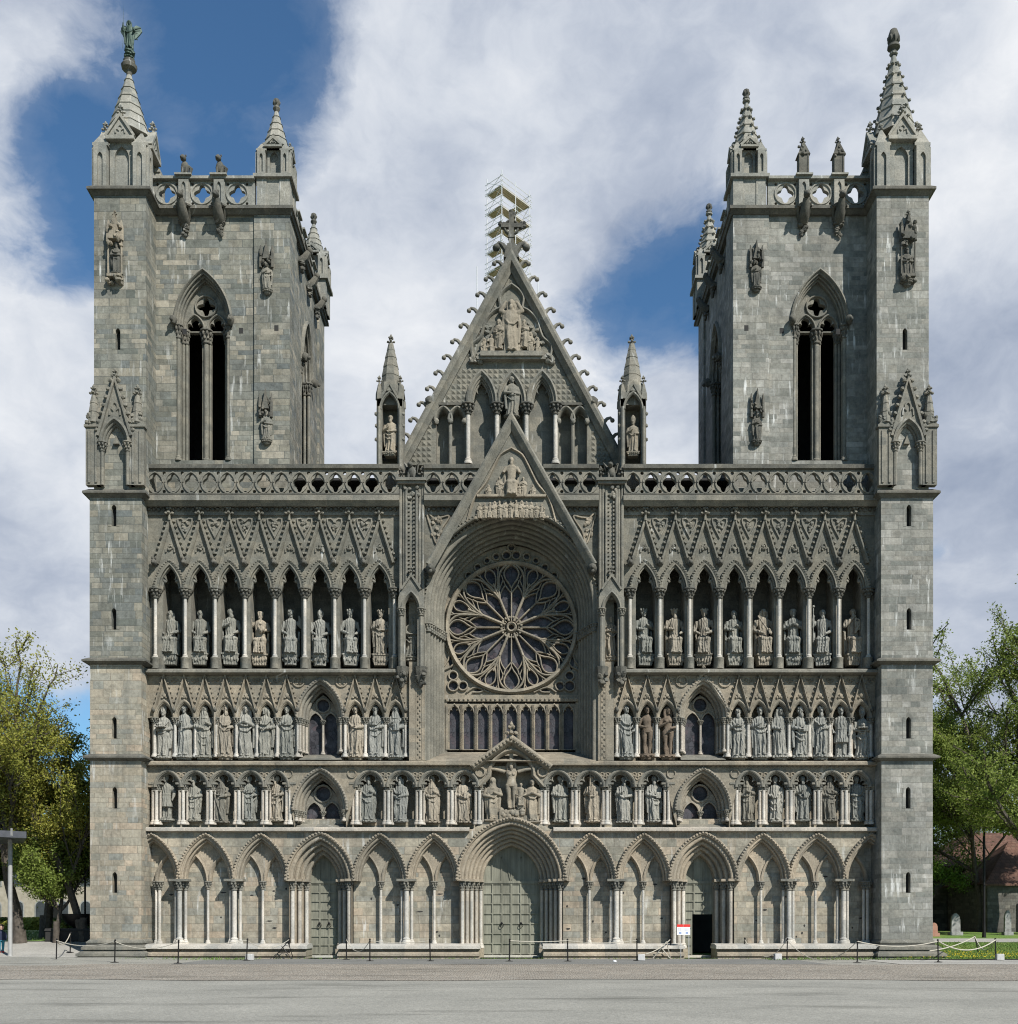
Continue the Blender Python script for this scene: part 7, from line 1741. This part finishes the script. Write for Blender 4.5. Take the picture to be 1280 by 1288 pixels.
tree('deciduous_tree', 'low dark leaved tree behind the canopy at the left edge', W(-30, 22), 22, 12, .3, 1.25, 'leaf_dark', 36000, .15, 41, (.1, 0), .2, 4, .05, GL)
tree('deciduous_tree', 'broad green tree with a straight bare trunk in front of the red roofed outbuildings', W(1231, 21), 21, 20, .25, .9, 'leaf_green', 52000, .085, 52, (0, 0), .46, 4, 0, GR)
tree('deciduous_tree', 'large green tree reaching in from the right edge', W(1345, 16), 16, 23, .45, 1.1, 'leaf_green', 70000, .09, 64, (-.05, 0), .3, 4, 0, GR)
tree('deciduous_tree', 'small bright green tree against the right buttress', W(1166, 22), 22, 8.2, .16, 1.15, 'leaf_bright', 26000, .09, 71, (0, 0), .3, 4, .05, GR)
tree('deciduous_tree', 'pale green slender tree rising behind the outbuilding roof', W(1196, 44), 44, 18, .2, .8, 'leaf_bright', 26000, .11, 83, (0, 0), .3, 4, 0, GR)
tree('deciduous_tree', 'thinly leaved twiggy tree between the right buttress and the broad green tree', W(1222, 30), 30, 21, .18, .7, 'leaf_green', 8000, .09, 97, (0, 0), .35, 4, 0, GR)
for i, (px, y, w) in enumerate(((40, 40, 3.0), (10, 42, 3.2), (85, 41, 3.5))):
    rr = random.Random(i); vs = []; fs = []
    for k in range(5000):
        a, b = rr.uniform(0, 6.3), rr.uniform(-.2, 1.5); q = rr.uniform(.75, 1.0); p = Vector((cos(a) * cos(b) * w * q, sin(a) * cos(b) * 1.2 * q, max(.02, sin(b) * .95 * q))); n_ = Vector((rr.gauss(0, 1), rr.gauss(0, 1), rr.gauss(0, 1))).normalized(); e = n_.orthogonal() * .14; f_ = n_.cross(e) * .5; b_ = len(vs); vs += [p - e, p + f_, p + e, p - f_]; fs.append((b_, b_ + 1, b_ + 2, b_ + 3))
    me = bpy.data.meshes.new('hedge'); me.from_pydata(vs, [], fs); me.materials.append(MT['leaf_dark' if i else 'leaf_gold']); o = bpy.data.objects.new('hedge', me); COL.objects.link(o); o.location = (W(px, y), y, 1.1)
    tag(o, ('brownish clipped hedge on the lawn in front of the pale house', 'dark green hedge behind the canopy post', 'dark green hedge behind the bowl planter')[i], 'hedge')

# ------------------------------------------------------------------ sky, sun, camera
AZ, EL = radians(37), radians(42)
sun_dir = Vector((sin(AZ) * cos(EL), -cos(AZ) * cos(EL), sin(EL)))
wd = bpy.data.worlds.new('World'); SC.world = wd; wd.use_nodes = True; nt = wd.node_tree; nt.nodes.clear()
class WN(Mat):
    def __init__(s, t): s.t = t
w = WN(nt)
sky = w.n('TexSky', sky_type='NISHITA', sun_disc=False, sun_elevation=EL, sun_rotation=math.atan2(sun_dir.x, sun_dir.y), air_density=1.0, dust_density=.6, ozone_density=2.2)
dirv = w.n('TexCoord').outputs['Generated']
mp = w.n('Mapping', {'Vector': dirv, 'Scale': (1, 1, 1.5), 'Location': (3.1, .7, 1.3)}).outputs[0]
wp = w.n('TexNoise', {'Vector': mp, 'Scale': 4.0, 'Detail': 4, 'Roughness': .6}).outputs['Color']
mp = w.n('VectorMath', {0: mp, 1: w.n('VectorMath', {0: w.n('VectorMath', {0: wp, 1: (.5, .5, .5)}, operation='SUBTRACT').outputs[0], 'Scale': .13}, operation='SCALE').outputs[0]}, operation='ADD').outputs[0]
n1 = w.noise(mp, 3.4, 14, .62); n2 = w.noise(mp, 1.6, 5, .55); n3 = w.noise(mp, 4.2, 12, .6)
BL = [(30, 95, 5, .55), (50, 430, 6, .28), (40, 640, 6, .36), (20, 760, 5, .3), (90, 800, 3, .15), (500, 130, 9, .22), (560, 420, 10, .25), (640, 100, 7, .2), (900, 110, 10, .22), (1240, 300, 11, .25), (1240, 560, 8, .2), (800, 560, 5, .12), (440, 560, 6, .2), (1230, 820, 5, .15),
      (265, 70, 5, -.3), (180, 190, 4, -.2), (290, 150, 4, -.16), (815, 430, 5.5, -.28), (760, 350, 3, -.12), (885, 330, 4, -.2), (45, 255, 3.2, -.4), (100, 225, 3, -.24), (215, 110, 2.5, .1), (300, 200, 2.5, .12), (50, 920, 4, -.16), (1200, 700, 2.5, -.2), (30, 730, 3, -.1), (870, 570, 3, .12), (1180, 960, 3, -.2)]
acc = w.math('ADD', w.math('MULTIPLY', w.math('SUBTRACT', n1, .5), 1.9), w.math('ADD', w.math('MULTIPLY', n2, .55), .5))
for px, py, rad, amp in BL:
    d = Vector(((px - CX) / F, 1, (HY - py) / F)).normalized()
    dt = w.n('VectorMath', {0: dirv, 1: tuple(d)}, operation='DOT_PRODUCT').outputs['Value']
    mr = w.n('MapRange', {0: dt, 1: cos(radians(rad * 1.5)), 2: cos(radians(rad * .25)), 3: 0.0, 4: amp}, interpolation_type='SMOOTHSTEP').outputs[0]
    acc = w.math('ADD', acc, mr)
behind = w.n('MapRange', {0: w.n('SeparateXYZ', {0: dirv}).outputs[1], 1: .25, 2: -.3, 3: 0.0, 4: -.22}).outputs[0]  # fewer clouds in the unseen sky behind the camera, to lower the fill
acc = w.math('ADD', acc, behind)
fac = w.ramp(acc, [(.56, 0.0), (.72, .13), (.83, .6), (.97, 1.0)])
shade = w.math('ADD', w.math('MULTIPLY', w.math('SUBTRACT', n3, .5), 1.25), w.math('ADD', w.math('MULTIPLY', w.math('MINIMUM', acc, 1.2), .12), .42))
cl = w.ramp(shade, [(.30, (3.1, 3.7, 4.9)), (.47, (4.7, 5.25, 6.3)), (.60, (6.5, 6.95, 7.7)), (.80, (8.8, 9.0, 9.3))])
front = w.n('MapRange', {0: w.n('SeparateXYZ', {0: dirv}).outputs[1], 1: -.25, 2: .35, 3: .38, 4: 1.08}).outputs[0]  # unseen clouds behind the camera dimmed to deepen shade on the church front
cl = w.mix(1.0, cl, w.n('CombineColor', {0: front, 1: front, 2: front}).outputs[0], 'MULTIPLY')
skc = w.mix(1.0, sky.outputs[0], (.78, 1.14, 1.33), 'MULTIPLY')
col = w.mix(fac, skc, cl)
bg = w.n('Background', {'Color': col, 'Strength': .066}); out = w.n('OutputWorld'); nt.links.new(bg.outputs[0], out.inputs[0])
sl = bpy.data.lights.new('sun', 'SUN'); sl.energy = 5.0; sl.angle = radians(.53); sl.color = (1.0, .965, .905)
so = bpy.data.objects.new('sun', sl); COL.objects.link(so); so.rotation_euler = sun_dir.to_track_quat('Z', 'Y').to_euler(); so.location = sun_dir * 80
cd = bpy.data.cameras.new('camera'); co = bpy.data.objects.new('camera', cd); COL.objects.link(co); co.location = (0, -D, EYE); co.rotation_euler = (radians(90), 0, 0)
cd.sensor_width = 36; cd.lens = F / 1288 * 36; cd.shift_x = (640 - CX) / 1288; cd.shift_y = (HY - 644) / 1288; cd.clip_end = 4000; cd.clip_start = .5; SC.camera = co
SC.view_settings.view_transform = 'Standard'; SC.view_settings.look = 'None'; SC.view_settings.gamma = 1; SC.view_settings.exposure = 0.5
SC.cycles.use_denoising = True; SC.cycles.denoising_prefilter = 'FAST'; SC.cycles.filter_width = 1.1; SC.cycles.max_bounces = 6; SC.cycles.use_adaptive_sampling = True; SC.cycles.adaptive_threshold = .02
